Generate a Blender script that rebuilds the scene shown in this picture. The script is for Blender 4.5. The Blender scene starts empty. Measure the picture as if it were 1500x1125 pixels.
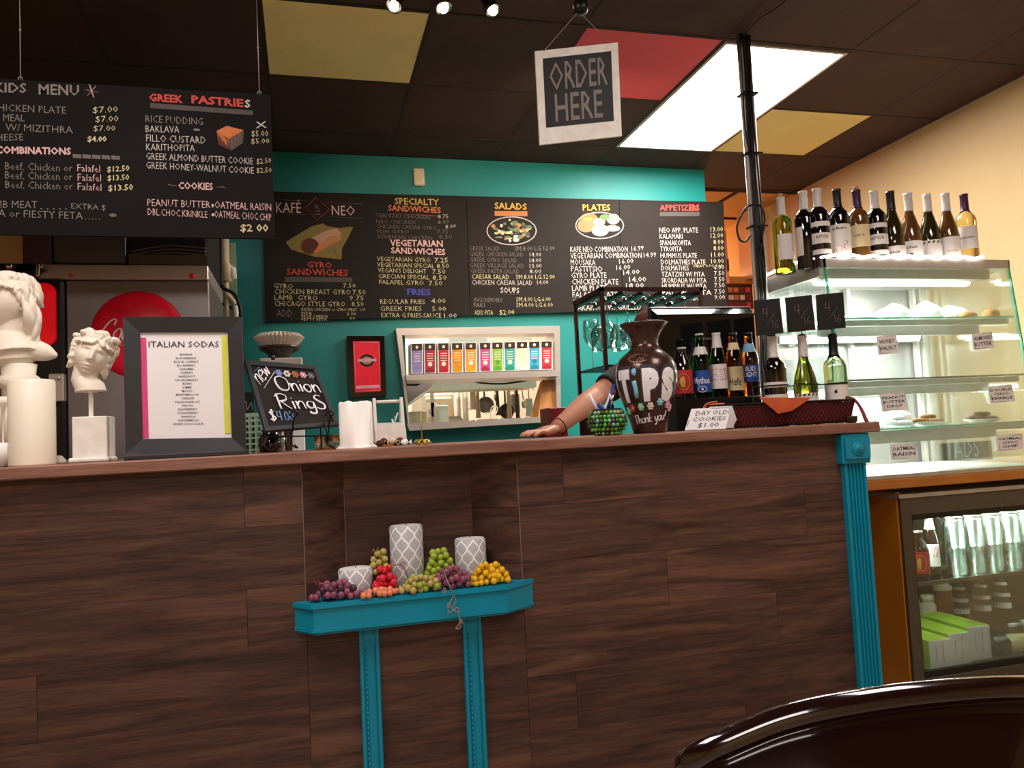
import bpy, math, random
from math import pi, sin, cos, tan, atan2, sqrt, radians
from mathutils import Vector, Matrix
random.seed(7)
SC = bpy.context.scene
COL = SC.collection
ZC = 1.12                      # eye height of the photographer, sitting at a table
YAW, PITCH, ROLL, FPX = radians(14.899), radians(3.618), radians(-2.850), 1144.0
_f = Vector((sin(YAW)*cos(PITCH), cos(YAW)*cos(PITCH), sin(PITCH)))
_r0 = Vector((cos(YAW), -sin(YAW), 0)); _u0 = _r0.cross(_f)
_r = _r0*cos(ROLL)+_u0*sin(ROLL); _u = -_r0*sin(ROLL)+_u0*cos(ROLL)

# ------------------------------------------------------------------ camera, world, lights, exposure
cam = bpy.data.cameras.new('camera'); camo = bpy.data.objects.new('camera', cam); COL.objects.link(camo)
cam.sensor_width = 36; cam.lens = 36*FPX/1500; cam.clip_start = 0.02
camo.matrix_world = Matrix(((_r.x, _u.x, -_f.x, 0), (_r.y, _u.y, -_f.y, 0), (_r.z, _u.z, -_f.z, ZC), (0, 0, 0, 1)))
SC.camera = camo
SC.view_settings.view_transform = 'Standard'; SC.view_settings.look = 'None'
SC.view_settings.gamma = 1; SC.view_settings.use_curve_mapping = False
SC.view_settings.exposure = 0.38
w = bpy.data.worlds.new('world'); SC.world = w; w.use_nodes = True
w.node_tree.nodes['Background'].inputs[0].default_value = (0.9, 0.8, 0.7, 1)
w.node_tree.nodes['Background'].inputs[1].default_value = 0.02
def area(name, loc, size, power, col, rot=(0, 0, 0)):
    l = bpy.data.lights.new(name, 'AREA'); l.shape = 'RECTANGLE'; l.size, l.size_y = size; l.energy = power; l.color = col
    o = bpy.data.objects.new(name, l); o.location = loc; o.rotation_euler = rot; COL.objects.link(o); return o
def point(name, loc, power, col, r=0.05):
    l = bpy.data.lights.new(name, 'POINT'); l.energy = power; l.color = col; l.shadow_soft_size = r
    o = bpy.data.objects.new(name, l); o.location = loc; COL.objects.link(o); return o
def spot(name, loc, target, power, col, ang=70, r=0.03):
    l = bpy.data.lights.new(name, 'SPOT'); l.energy = power; l.color = col; l.shadow_soft_size = r; l.spot_size = radians(ang); l.spot_blend = .6
    o = bpy.data.objects.new(name, l); o.location = loc
    o.rotation_euler = (Vector(target)-Vector(loc)).to_track_quat('-Z', 'Y').to_euler(); COL.objects.link(o); return o
WARM = (1, .76, .52)
NEUT = (1, .90, .85)
area('dining_panel_light', (-0.55, 1.25, 2.66), (.6, 1.0), 26, NEUT)
area('dining_panel_light', (1.55, 0.9, 2.66), (.6, 1.0), 18, NEUT)
area('dining_panel_light', (-0.3, -1.6, 2.66), (1.2, 1.2), 46, NEUT)
area('bar_panel_light', (2.03, 3.39, 2.672), (.54, 1.14), 30, (1, .95, .88))
area('kitchen_light', (1.0, 5.3, 2.6), (1.4, .5), 62, (1, .88, .72))
area('case_lamp_light', (2.27, 2.60, 1.655), (.72, .05), 17, (1, .98, .94))
area('case_lamp_light', (2.27, 2.78, 1.43), (.66, .05), 8, (1, .98, .94))
area('case_lamp_light', (2.27, 2.78, 1.20), (.66, .05), 8, (1, .98, .94))
area('case_lamp_light', (2.27, 2.78, 1.01), (.66, .05), 3, (1, .98, .94))
area('fridge_lamp_light', (2.70, 2.52, .715), (1.1, .05), 6, (.95, 1, .90))
point('back_room_lamp', (2.9, 6.0, 2.2), 16, (1, .58, .26), .1)
spot('track_spot', (.60, 2.62, 2.52), (.85, 4.28, 1.95), 20, WARM, 75)
spot('track_spot', (.86, 2.66, 2.52), (1.5, 4.28, 2.0), 26, WARM, 80)
spot('track_spot', (1.14, 2.66, 2.52), (2.0, 4.28, 1.9), 22, WARM, 80)

# ------------------------------------------------------------------ helpers
def ray(px, py): return _r*((px-750)/FPX) - _u*((py-562.5)/FPX) + _f
def P(px, py, Y):
    d = ray(px, py); return Vector((0, 0, ZC)) + d*(Y/d.y)
def Pz(px, py, Z):
    d = ray(px, py); return Vector((0, 0, ZC)) + d*((Z-ZC)/d.z)
def lin(c): return c/12.92 if c <= .04045 else ((c+.055)/1.055)**2.4
def hx(s, a=1.0):
    s = s.lstrip('#'); return (lin(int(s[0:2], 16)/255), lin(int(s[2:4], 16)/255), lin(int(s[4:6], 16)/255), a)

class NT:
    def __init__(s, m): s.t = m.node_tree; s.n = s.t.nodes; s.l = s.t.links
    def add(s, typ, **kw):
        n = s.n.new(typ)
        for k, v in kw.items(): setattr(n, k, v)
        return n
    def link(s, a, b): s.l.new(a, b)
    def math(s, op, a, b=None, c=None):
        n = s.n.new('ShaderNodeMath'); n.operation = op
        for i, v in enumerate((a, b, c)):
            if v is None: continue
            if hasattr(v, 'node'): s.l.new(v, n.inputs[i])
            else: n.inputs[i].default_value = v
        return n.outputs[0]
    def mix(s, f, a, b, blend='MIX'):
        n = s.n.new('ShaderNodeMix'); n.data_type = 'RGBA'; n.blend_type = blend
        for i, v in ((0, f), (6, a), (7, b)):
            if hasattr(v, 'node'): s.l.new(v, n.inputs[i])
            else: n.inputs[i].default_value = v
        return n.outputs[2]
    def ramp(s, f, stops):
        n = s.n.new('ShaderNodeValToRGB'); s.l.new(f, n.inputs[0])
        e = n.color_ramp.elements
        while len(e) < len(stops): e.new(.5)
        for i, (p, c) in enumerate(stops): e[i].position = p; e[i].color = c
        return n.outputs[0]
def newmat(name):
    m = bpy.data.materials.new(name); m.use_nodes = True; nt = NT(m); b = m.node_tree.nodes['Principled BSDF']; return m, nt, b
def setp(b, **kw):
    for k, v in kw.items():
        b.inputs[k].default_value = v
def mat(name, col, rough=.5, metal=0.0, noise=(30, .12), bump=None, spec=.5, trans=0.0, ior=1.45, coat=0.0, emis=None, es=0.0, alpha=None):
    m, nt, b = newmat(name)
    c = hx(col) if isinstance(col, str) else col
    setp(b, Roughness=rough, Metallic=metal, IOR=ior)
    b.inputs['Specular IOR Level'].default_value = spec
    b.inputs['Transmission Weight'].default_value = trans
    b.inputs['Coat Weight'].default_value = coat
    tc = nt.add('ShaderNodeTexCoord')
    if noise:
        n = nt.add('ShaderNodeTexNoise'); n.inputs['Scale'].default_value = noise[0]; n.inputs['Detail'].default_value = 4
        nt.link(tc.outputs['Object'], n.inputs['Vector'])
        a = noise[1]
        o = nt.ramp(n.outputs[0], [(.25, (c[0]*(1-a), c[1]*(1-a), c[2]*(1-a), 1)), (.75, (min(1, c[0]*(1+a)), min(1, c[1]*(1+a)), min(1, c[2]*(1+a)), 1))])
        nt.link(o, b.inputs['Base Color'])
    else: b.inputs['Base Color'].default_value = c
    if bump:
        n2 = nt.add('ShaderNodeTexNoise'); n2.inputs['Scale'].default_value = bump[0]; n2.inputs['Detail'].default_value = 3
        nt.link(tc.outputs['Object'], n2.inputs['Vector'])
        bp = nt.add('ShaderNodeBump'); bp.inputs['Strength'].default_value = bump[1]; bp.inputs['Distance'].default_value = .01
        nt.link(n2.outputs[0], bp.inputs['Height']); nt.link(bp.outputs[0], b.inputs['Normal'])
    if emis:
        b.inputs['Emission Color'].default_value = hx(emis); b.inputs['Emission Strength'].default_value = es
    return m

class MB:
    def __init__(s): s.v = []; s.f = []; s.m = []; s.s = []
    def add(s, vs, fs, mi=0, smooth=False):
        o = len(s.v); s.v += [Vector(v) for v in vs]
        for f in fs: s.f.append([i+o for i in f]); s.m.append(mi); s.s.append(smooth)
        return s
    def box(s, a, b, mi=0, bev=0.0):
        x0, y0, z0 = [min(p, q) for p, q in zip(a, b)]; x1, y1, z1 = [max(p, q) for p, q in zip(a, b)]
        if bev <= 0:
            return s.add([(x0,y0,z0),(x1,y0,z0),(x1,y1,z0),(x0,y1,z0),(x0,y0,z1),(x1,y0,z1),(x1,y1,z1),(x0,y1,z1)],
                [(0,3,2,1),(4,5,6,7),(0,1,5,4),(1,2,6,5),(2,3,7,6),(3,0,4,7)], mi)
        e = bev
        def ring(i, z): return [(x0+i,y0+e,z),(x0+e,y0+i,z),(x1-e,y0+i,z),(x1-i,y0+e,z),(x1-i,y1-e,z),(x1-e,y1-i,z),(x0+e,y1-i,z),(x0+i,y1-e,z)]
        def ringin(z): return [(x0+e,y0+e,z),(x0+e,y0+e,z),(x1-e,y0+e,z),(x1-e,y0+e,z),(x1-e,y1-e,z),(x1-e,y1-e,z),(x0+e,y1-e,z),(x0+e,y1-e,z)]
        V = ringin(z0)+ring(0, z0+e)+ring(0, z1-e)+ringin(z1)
        F = []
        for k in range(3):
            for i in range(8): j = (i+1) % 8; F.append((k*8+i, k*8+j, k*8+8+j, k*8+8+i))
        F.append([24+i for i in range(8)]); F.append([7-i for i in range(8)])
        return s.add(V, F, mi)
    def hexa(s, p, mi=0):       # 8 corners: 4 front (TL TR BR BL), 4 back
        return s.add(p, [(3,2,1,0),(4,5,6,7),(0,1,5,4),(1,2,6,5),(2,3,7,6),(3,0,4,7)], mi)
    def slab(s, q, t, mi=0):    # quad q extruded backwards (away from its front) by t
        q = [Vector(x) for x in q]; n = (q[1]-q[0]).cross(q[3]-q[0]).normalized()
        if n.y < 0: n = -n
        return s.hexa(q+[x+n*t for x in q], mi)
    def lathe(s, prof, c=(0,0,0), n=24, mi=0, smooth=True, T=None, cap=True):
        c = Vector(c); V = []; F = []
        for (r, z) in prof:
            for i in range(n): a = 2*pi*i/n; V.append(Vector((r*cos(a), r*sin(a), z)))
        k = len(prof)
        for j in range(k-1):
            for i in range(n): i2 = (i+1) % n; F.append((j*n+i, j*n+i2, (j+1)*n+i2, (j+1)*n+i))
        if cap:
            if prof[0][0] > 1e-5: F.append([n-1-i for i in range(n)])
            if prof[-1][0] > 1e-5: F.append([(k-1)*n+i for i in range(n)])
        if T: V = [T @ v for v in V]
        return s.add([v+c for v in V], F, mi, smooth)
    def cyl(s, a, b, r, n=12, mi=0, r2=None, smooth=True): return s.tube([a, b], [r, r if r2 is None else r2], n, mi, smooth)
    def tube(s, pts, rad, n=8, mi=0, smooth=True, closed=False, flat=1.0):
        pts = [Vector(p) for p in pts]; k = len(pts)
        if not isinstance(rad, (list, tuple)): rad = [rad]*k
        V = []; F = []; up = None
        for i in range(k):
            if closed: t = pts[(i+1) % k]-pts[i-1]
            else: t = pts[min(i+1, k-1)]-pts[max(i-1, 0)]
            if t.length < 1e-9: t = Vector((0, 0, 1))
            t.normalize()
            if up is None:
                up = Vector((0, 0, 1)) if abs(t.z) < .9 else Vector((0, 1, 0))
            x = t.cross(up)
            if x.length < 1e-4: x = t.orthogonal()
            x.normalize(); y = x.cross(t).normalized(); up = y
            for j in range(n):
                a = 2*pi*j/n; V.append(pts[i]+x*(cos(a)*rad[i])+y*(sin(a)*rad[i]*flat))
        for i in range(k if closed else k-1):
            for j in range(n):
                j2 = (j+1) % n; i2 = (i+1) % k; F.append((i*n+j, i*n+j2, i2*n+j2, i2*n+j))
        if not closed: F.append([n-1-j for j in range(n)]); F.append([(k-1)*n+j for j in range(n)])
        return s.add(V, F, mi, smooth)
    def ball(s, c, r, n=12, mi=0, T=None):
        if not isinstance(r, (tuple, list)): r = (r, r, r)
        c = Vector(c); V = []; F = []; m = max(4, n//2)
        V.append(Vector((0, 0, -r[2])))
        for j in range(1, m):
            p = pi*j/m
            for i in range(n): a = 2*pi*i/n; V.append(Vector((r[0]*sin(p)*cos(a), r[1]*sin(p)*sin(a), -r[2]*cos(p))))
        V.append(Vector((0, 0, r[2]))); L = len(V)-1
        for i in range(n): F.append((0, 1+(i+1) % n, 1+i)); F.append((L, 1+(m-2)*n+i, 1+(m-2)*n+(i+1) % n))
        for j in range(m-2):
            for i in range(n): i2 = (i+1) % n; F.append((1+j*n+i, 1+j*n+i2, 1+(j+1)*n+i2, 1+(j+1)*n+i))
        if T: V = [T @ v for v in V]
        return s.add([v+c for v in V], F, mi, True)
    def prism(s, poly, z0, z1, mi=0, smooth=False):   # poly in XY, counter-clockwise
        n = len(poly); V = [(x, y, z0) for x, y in poly]+[(x, y, z1) for x, y in poly]
        return s.add(V, [list(range(n-1, -1, -1)), [n+i for i in range(n)]]+[(i, (i+1) % n, n+(i+1) % n, n+i) for i in range(n)], mi, smooth)
    def polyx(s, pts, t, mi=0):  # polygon in space (facing -Y), thickness t backwards
        n = len(pts); A = [Vector(p) for p in pts]; B = [p+Vector((0, t, 0)) for p in A]
        return s.add(A+B, [list(range(n)), [2*n-1-i for i in range(n)]]+[(i, n+i, n+(i+1) % n, (i+1) % n) for i in range(n)], mi)
    def build(s, name, mats, parent=None, origin=None):
        if not s.v: return None
        if parent is not None: og = ORG[parent.name]
        elif origin is not None: og = Vector(origin)
        else:
            xs = [v.x for v in s.v]; ys = [v.y for v in s.v]; zs = [v.z for v in s.v]
            og = Vector(((min(xs)+max(xs))/2, (min(ys)+max(ys))/2, min(zs)))
        me = bpy.data.meshes.new(name); me.from_pydata([v-og for v in s.v], [], s.f)
        if not isinstance(mats, (list, tuple)): mats = [mats]
        for m in mats: me.materials.append(m)
        me.polygons.foreach_set('material_index', s.m); me.polygons.foreach_set('use_smooth', s.s); me.update()
        o = bpy.data.objects.new(name, me); COL.objects.link(o)
        if parent is not None: o.parent = parent
        else: o.location = og
        ORG[o.name] = og; return o
ORG = {}
ORDS = ['first', 'second', 'third', 'fourth', 'fifth', 'sixth', 'seventh', 'eighth', 'ninth']
def tag(o, label=None, cat=None, group=None, kind=None):
    if label: o['label'] = label
    if cat: o['category'] = cat
    if group: o['group'] = group
    if kind: o['kind'] = kind
    return o
def thing(name, loc, label, cat, group=None):
    o = bpy.data.objects.new(name, None); COL.objects.link(o); o.location = loc; o.empty_display_size = .05
    ORG[o.name] = Vector(loc); return tag(o, label, cat, group)
def struct(mb, name, m): return tag(mb.build(name, m, origin=(0, 0, 0)), kind='structure')
def sempty(name):
    o = bpy.data.objects.new(name, None); COL.objects.link(o); ORG[o.name] = Vector((0, 0, 0)); o['kind'] = 'structure'; return o
def dup(root, loc, label=None, rot=None, scale=None, group=None):
    def cp(o, par):
        c = o.copy(); COL.objects.link(c); c.parent = par; ORG[c.name] = Vector((0, 0, 0))
        for ch in list(o.children): cp(ch, c)
        return c
    c = cp(root, None); c.location = loc
    if label: c['label'] = label
    if rot is not None: c.rotation_euler = rot
    if scale is not None: c.scale = (scale,)*3
    if group: c['group'] = group
    return c
def remesh(mb, voxel, smooth_it=0):
    me = bpy.data.meshes.new('tmp'); me.from_pydata(mb.v, [], mb.f); o = bpy.data.objects.new('tmp', me); COL.objects.link(o)
    md = o.modifiers.new('r', 'REMESH'); md.mode = 'VOXEL'; md.voxel_size = voxel; md.use_smooth_shade = True
    if smooth_it:
        sm = o.modifiers.new('s', 'SMOOTH'); sm.factor = .5; sm.iterations = smooth_it
    bpy.context.view_layer.update()
    dg = bpy.context.evaluated_depsgraph_get(); e = o.evaluated_get(dg); m2 = e.to_mesh()
    r = MB(); r.add([v.co.copy() for v in m2.vertices], [list(p.vertices) for p in m2.polygons], 0, True)
    e.to_mesh_clear(); bpy.data.objects.remove(o); bpy.data.meshes.remove(me); return r

# hand-painted stroke letters: polylines on a unit-high grid (x-height .5), advance widths
STK = {'O': (.8, [[(.4, 1), (.12, .85), (.05, .5), (.15, .12), (.4, 0), (.65, .12), (.75, .5), (.68, .85), (.4, 1)]]),
 'n': (.5, [[(.05, .55), (.08, .0)], [(.08, .30), (.2, .52), (.36, .5), (.40, .3), (.42, .0)]]), 'i': (.22, [[(.1, .52), (.1, .0)], [(.1, .72), (.1, .75)]]),
 'o': (.5, [[(.24, .55), (.08, .42), (.05, .2), (.18, .0), (.34, .03), (.44, .25), (.38, .5), (.24, .55)]]),
 'R': (.7, [[(.12, 1), (.1, .0)], [(.0, .82), (.25, 1.02), (.55, .9), (.5, .6), (.15, .48)], [(.25, .48), (.4, .25), (.62, .0)]]),
 'g': (.5, [[(.40, .48), (.18, .54), (.05, .3), (.16, .05), (.36, .15), (.42, .5)], [(.42, .5), (.42, .0), (.35, -.3), (.12, -.32), (.05, -.18)]]),
 's': (.5, [[(.42, .95), (.2, 1.0), (.08, .8), (.25, .55), (.44, .35), (.38, .05), (.15, .0), (.02, .12)]]),
 'e': (.48, [[(.06, .28), (.40, .32), (.32, .53), (.12, .5), (.04, .25), (.16, .0), (.40, .06)]]), 'w': (.62, [[(.03, .52), (.12, .02), (.28, .4), (.40, .02), (.56, .55)]]),
 'T': (.6, [[(.0, .96), (.6, 1.0)], [(.3, .98), (.28, .0)]]), 'h': (.5, [[(.08, 1), (.08, .0)], [(.08, .30), (.22, .52), (.38, .45), (.40, .0)]]),
 'a': (.52, [[(.40, .5), (.15, .52), (.05, .22), (.18, .0), (.38, .12), (.42, .5)], [(.42, .5), (.46, .0)]]), 'k': (.48, [[(.08, 1), (.08, .0)], [(.40, .55), (.1, .25), (.44, .0)]]),
 'y': (.5, [[(.04, .52), (.10, .18), (.24, .08), (.38, .2)], [(.42, .55), (.40, .0), (.30, -.35), (.05, -.32)]]), 'u': (.52, [[(.05, .52), (.06, .12), (.22, .0), (.38, .12)], [(.42, .52), (.44, .0)]]),
 '!': (.25, [[(.14, 1), (.10, .3)], [(.09, .05), (.09, .0)]]), ' ': (.35, []), '$': (.6, [[(.5, .8), (.3, .92), (.1, .78), (.3, .5), (.5, .25), (.3, .06), (.06, .2)], [(.32, 1.05), (.26, -.06)]]),
 '4': (.55, [[(.12, 1), (.05, .45), (.46, .42)], [(.40, 1), (.38, .0)]]), '.': (.2, [[(.08, .02), (.08, .0)]]), '0': (.5, [[(.24, .9), (.08, .6), (.10, .15), (.25, .0), (.40, .2), (.40, .7), (.24, .9)]]),
 'C': (.72, [[(.62, .72), (.66, .95), (.5, 1.02), (.25, .8), (.06, .4), (.10, .08), (.32, .0), (.56, .2)]]), 'c': (.42, [[(.36, .42), (.3, .55), (.12, .45), (.05, .2), (.16, .0), (.38, .12)]]),
 'l': (.3, [[(.06, .2), (.26, .8), (.24, 1.0), (.12, .8), (.10, .2), (.2, .0), (.3, .1)]]), '-': (.35, [[(.04, .3), (.28, .3)]]), '1': (.3, [[(.05, .8), (.16, .95), (.15, 0)]]), '6': (.5, [[(.36, .95), (.12, .6), (.06, .2), (.24, .0), (.42, .2), (.3, .42), (.1, .3)]]), '/': (.5, [[(.0, .0), (.5, 1)]])}
def strokes(mb, s, fn, r, mi=0, slant=0.0, fit=None):
    W = sum(STK[c][0] for c in s); x0 = 0
    for c in s:
        w_, ls = STK[c]
        for l in ls: mb.tube([fn((x0+q.x+slant*q.y)/W, q.y) for q in bez([(a, b, 0) for a, b in l], 5)], r, 5, mi, flat=.45)
        x0 += w_
# text -> flat polygons, width and height normalised
_tc = {}
def glyphs(s, bold=0.0, shear=0.0, fine=False):
    k = (s, bold, shear, fine)
    if k in _tc: return _tc[k]
    cu = bpy.data.curves.new('t', 'FONT'); cu.body = s; cu.size = 1; cu.offset = bold; cu.shear = shear
    cu.resolution_u = 3 if fine else 1; cu.fill_mode = 'FRONT'; cu.dimensions = '2D'
    o = bpy.data.objects.new('t', cu); me = o.to_mesh()
    V = [(v.co.x, v.co.y) for v in me.vertices]; F = [list(p.vertices) for p in me.polygons]
    if fine:      # subdivide long edges so that it can be bent round a surface
        import bmesh
        bm = bmesh.new(); bm.from_mesh(me)
        for _ in range(3):
            ed = [e for e in bm.edges if e.calc_length() > .16]
            if not ed: break
            bmesh.ops.subdivide_edges(bm, edges=ed, cuts=1)
        bmesh.ops.triangulate(bm, faces=bm.faces[:])
        bm.verts.index_update(); V = [(v.co.x, v.co.y) for v in bm.verts]; F = [[v.index for v in f.verts] for f in bm.faces]; bm.free()
    o.to_mesh_clear(); bpy.data.objects.remove(o); bpy.data.curves.remove(cu)
    if not V: _tc[k] = (V, F, 1, 1, 0, 0); return _tc[k]
    x0 = min(v[0] for v in V); x1 = max(v[0] for v in V)
    _tc[k] = ([(v[0]-x0, v[1]) for v in V], F, max(x1-x0, 1e-3), .70, 0, 0); return _tc[k]
def text_map(mb, s, fn, width, height, mi=0, bold=0.0, shear=0.0, fine=True, center=False):
    """fn(u, v) -> point; the string fills `width` along u, capitals reach `height` along v"""
    V, F, W, H = glyphs(s, bold, shear, fine)[:4]
    if width is None: width = W*height/H
    du = -width/2 if center else 0
    mb.add([fn(x/W*width+du, y/H*height) for x, y in V], F, mi)
def text_px(mb, s, a, b, h, Y, mi=0, bold=0.0, jit=0.0, shear=0.0):
    """lettering on an upright board in the plane Y: baseline a -> b, cap height h (photo pixels)"""
    A = P(a[0], a[1], Y); B = P(b[0], b[1], Y); U = P(a[0], a[1]-h, Y)-A; D = B-A; U = Vector((0, 0, U.length))
    V, F, W, H = glyphs(s, bold, shear)[:4]
    mb.add([A+D*(x/W)+U*(y/H)+Vector((0, 0, jit*random.uniform(-1, 1)*0)) for x, y in V], F, mi)
def quadmap(q):      # q = TL TR BR BL, returns fn(u,v) with u right, v up, 0..1
    TL, TR, BR, BL = [Vector(x) for x in q]
    return lambda u, v: (BL*(1-u)+BR*u)*(1-v)+(TL*(1-u)+TR*u)*v
def bez(pts, n=6):   # catmull-rom through points
    pts = [Vector(p) for p in pts]; out = []
    for i in range(len(pts)-1):
        p0 = pts[max(i-1, 0)]; p1 = pts[i]; p2 = pts[i+1]; p3 = pts[min(i+2, len(pts)-1)]
        for k in range(n):
            t = k/n; out.append(.5*((2*p1)+(-p0+p2)*t+(2*p0-5*p1+4*p2-p3)*t*t+(-p0+3*p1-3*p2+p3)*t*t*t))
    out.append(pts[-1]); return out
# ------------------------------------------------------------------ materials
M = {}
M['teal'] = mat('teal_wall', '#128280', .5, bump=(60, .08), noise=(3, .08))
M['tealpaint'] = mat('teal_trim_paint', '#008aa8', .32, noise=(8, .05), bump=(30, .05))
M['beige'] = mat('beige_wall', '#d9b98c', .7, noise=(2, .05), bump=(90, .06))
M['tan'] = mat('tan_wall', '#c79a55', .7, noise=(2, .06))
M['orange'] = mat('orange_wall', '#d07a35', .7, noise=(2, .08))
M['ctile'] = mat('brown_ceiling_tile', '#3f2a25', .75, noise=(5, .18), bump=(140, .35))
M['cyellow'] = mat('yellow_ceiling_tile', '#efdd95', .75, noise=(5, .05), bump=(140, .3))
M['cred'] = mat('red_ceiling_tile', '#e05a66', .75, noise=(5, .05), bump=(140, .3))
M['tbar'] = mat('ceiling_grid', '#2c1d18', .7)
M['floor'] = mat('floor_tile', '#a39484', .4, noise=(4, .2))
M['black'] = mat('black_plastic', '#0c0c0d', .35)
M['blackgloss'] = mat('black_gloss', '#070708', .08, coat=.5)
M['blackmetal'] = mat('black_metal', '#15110f', .4, metal=.6)
M['maroonmetal'] = mat('maroon_metal', '#3a1516', .35, metal=.3)
M['steel'] = mat('brushed_steel', '#cfc6c0', .34, metal=.7, noise=(3, .1))
M['steeld'] = mat('dark_steel', '#8b8486', .36, metal=.75, noise=(2, .18))
M['alu'] = mat('aluminium', '#bab7b1', .45, metal=.55)
M['alud'] = mat('bronze_aluminium', '#5d554b', .45, metal=.5)
M['chrome'] = mat('chrome', '#d5d5d5', .12, metal=1)
M['white'] = mat('white_paint', '#e9e4dc', .5)
M['paper'] = mat('white_paper', '#efecee', .7, noise=(8, .02))
M['plaster'] = mat('white_plaster', '#e6dccb', .62, noise=(25, .07), bump=(70, .12))
M['wax'] = mat('ivory_wax', '#efe6d3', .45, noise=(10, .03))
M['waxw'] = mat('white_wax', '#f5f0ea', .4, noise=(10, .02))
M['frame'] = mat('charcoal_frame', '#2b2b2f', .42, noise=(20, .15))
M['redled'] = mat('red_sign_panel', '#d40012', .4, emis='#d80014', es=.35, noise=None)
M['red'] = mat('red_enamel', '#f51a38', .3)
M['redcrate'] = mat('red_crate', '#7a1218', .5)
M['board'] = mat('chalkboard', '#1d1613', .7, noise=(4, .3), spec=.3); M['boardl'] = mat('hanging_chalkboard', '#120e0c', .75, noise=(4, .3), spec=.2)
M['boardb'] = mat('chalkboard_black', '#17171b', .6, noise=(9, .3))
M['diff'] = mat('light_diffuser', '#ffffff', .4, noise=None, emis='#fff6ea', es=14)
M['tubeL'] = mat('fluorescent_tube', '#ffffff', .4, noise=None, emis='#fffaf0', es=22)
M['rope'] = mat('rope_light', '#ffffff', .4, noise=None, emis='#fff4ea', es=6)
M['bulb'] = mat('lamp_bulb', '#ffffff', .4, noise=None, emis='#ffdcb0', es=40)
M['cable'] = mat('black_cable', '#0d0b0a', .5)
M['cream'] = mat('cream_plastic', '#d8c9a8', .5)
M['kraft'] = mat('kraft_paper', '#b5804a', .75, noise=(15, .15), bump=(25, .3))
M['green'] = mat('green_crate', '#8fa98a', .5)
M['caseback'] = mat('case_mirror_panel', '#7d7c7a', .3, metal=.5, noise=(2, .2))
M['casebackb'] = mat('case_sliding_door', '#cdbca6', .45, noise=(2, .05))
M['oak'] = mat('honey_oak', '#b5702c', .45, noise=(10, .15))
M['orangeply'] = mat('orange_side_panel', '#c4781c', .4, noise=(6, .1))
M['skin'] = mat('skin', '#c08266', .5, noise=(20, .07))
M['hair'] = mat('brown_hair', '#5a3626', .85, noise=(90, .35))
M['shirt'] = mat('black_shirt', '#1b1c1c', .85, noise=(60, .2))
M['jeans'] = mat('dark_trousers', '#20232b', .85)
M['shoe'] = mat('black_shoe', '#101010', .5)
M['chair'] = mat('mahogany_lacquer', '#1d0b08', .14, coat=1.0, noise=(6, .3))
M['capw'] = mat('white_capsule', '#cfcac6', .35)
M['capb'] = mat('black_capsule', '#0e0b10', .35)
M['capp'] = mat('purple_capsule', '#3f1d3d', .35)
M['cork'] = mat('cork', '#b9855a', .8)
M['label'] = mat('bottle_label', '#e2ddd8', .6, noise=(8, .03))
M['labelc'] = mat('cream_label', '#d9c79a', .6)
M['labelr'] = mat('red_label', '#b8252a', .5)
M['labelb'] = mat('blue_label', '#1a4a9a', .5)
M['ink'] = mat('ink', '#1e1a1c', .7)
M['leather'] = mat('maroon_cloth', '#70262a', .8, bump=(60, .4), noise=(12, .25))
M['ocloth'] = mat('orange_napkin', '#b0491f', .85, bump=(40, .3))
M['stem'] = mat('grape_stem', '#7a5b3a', .8)
M['stemr'] = mat('red_stem', '#8e3d35', .7)
M['vine'] = mat('dry_vine', '#a08a80', .8)
M['brass'] = mat('gilt_metal', '#b9a24d', .35, metal=.7)
M['plate'] = mat('white_plate', '#efeeea', .3)
M['cookie'] = mat('baked_cookie', '#a8713e', .85, bump=(90, .6), noise=(60, .3))
M['choc'] = mat('chocolate_cookie', '#4b3226', .85, bump=(90, .6), noise=(50, .4))
M['wrap'] = mat('plastic_wrap', '#f4f4f2', .2, bump=(30, .8))
M['filter'] = mat('coffee_filter_paper', '#e6dccd', .8)
M['grind'] = mat('brown_hopper', '#3a2a20', .3)
M['blue'] = mat('blue_plastic', '#1b3f9e', .35)
M['vase'] = mat('brown_vase_glaze', '#4a322a', .26, metal=.45, noise=(14, .25), coat=.3)
M['ebony'] = mat('dark_core', '#120d0b', .8)
M['liquid'] = mat('amber_syrup', '#7a4a1c', .3)
M['white_e'] = mat('white_appliance', '#d9d0c2', .5)
M['greenbox'] = mat('lime_carton', '#a9c83a', .5, noise=(12, .2))
M['whitebox'] = mat('white_carton', '#e6e6e4', .55, noise=(9, .06))
def paint(name, c): M[name] = mat(name, c, .7, noise=(60, .08)); return M[name]
for k, c in dict(c_white='#c9bfb9', c_grey='#857b75', c_dim='#6c615c', c_red='#c8443a', c_gold='#c9a545', c_pink='#d9b0ae', c_blue='#4548a5', c_yel='#cdc193',
                 c_orange='#c9713a', c_band='#4c4540', c_olive='#7d6c35', c_wrap='#b58c74', c_bread='#b07a52', c_meat='#4f2118', c_leaf='#5d7a48', c_green='#4c8a54',
                 p_white='#f2eff4', p_cyan='#7fd0e0', p_red='#c43340', p_mint='#8fd0a8', p_cream='#e8dcc4', p_blue='#6fa0d8', p_pink='#e0a0b8',
                 magenta='#d8477f', lime='#d5d850', skyblue='#7fb2cf', ink2='#3a3a44').items(): paint(k, c)

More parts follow.
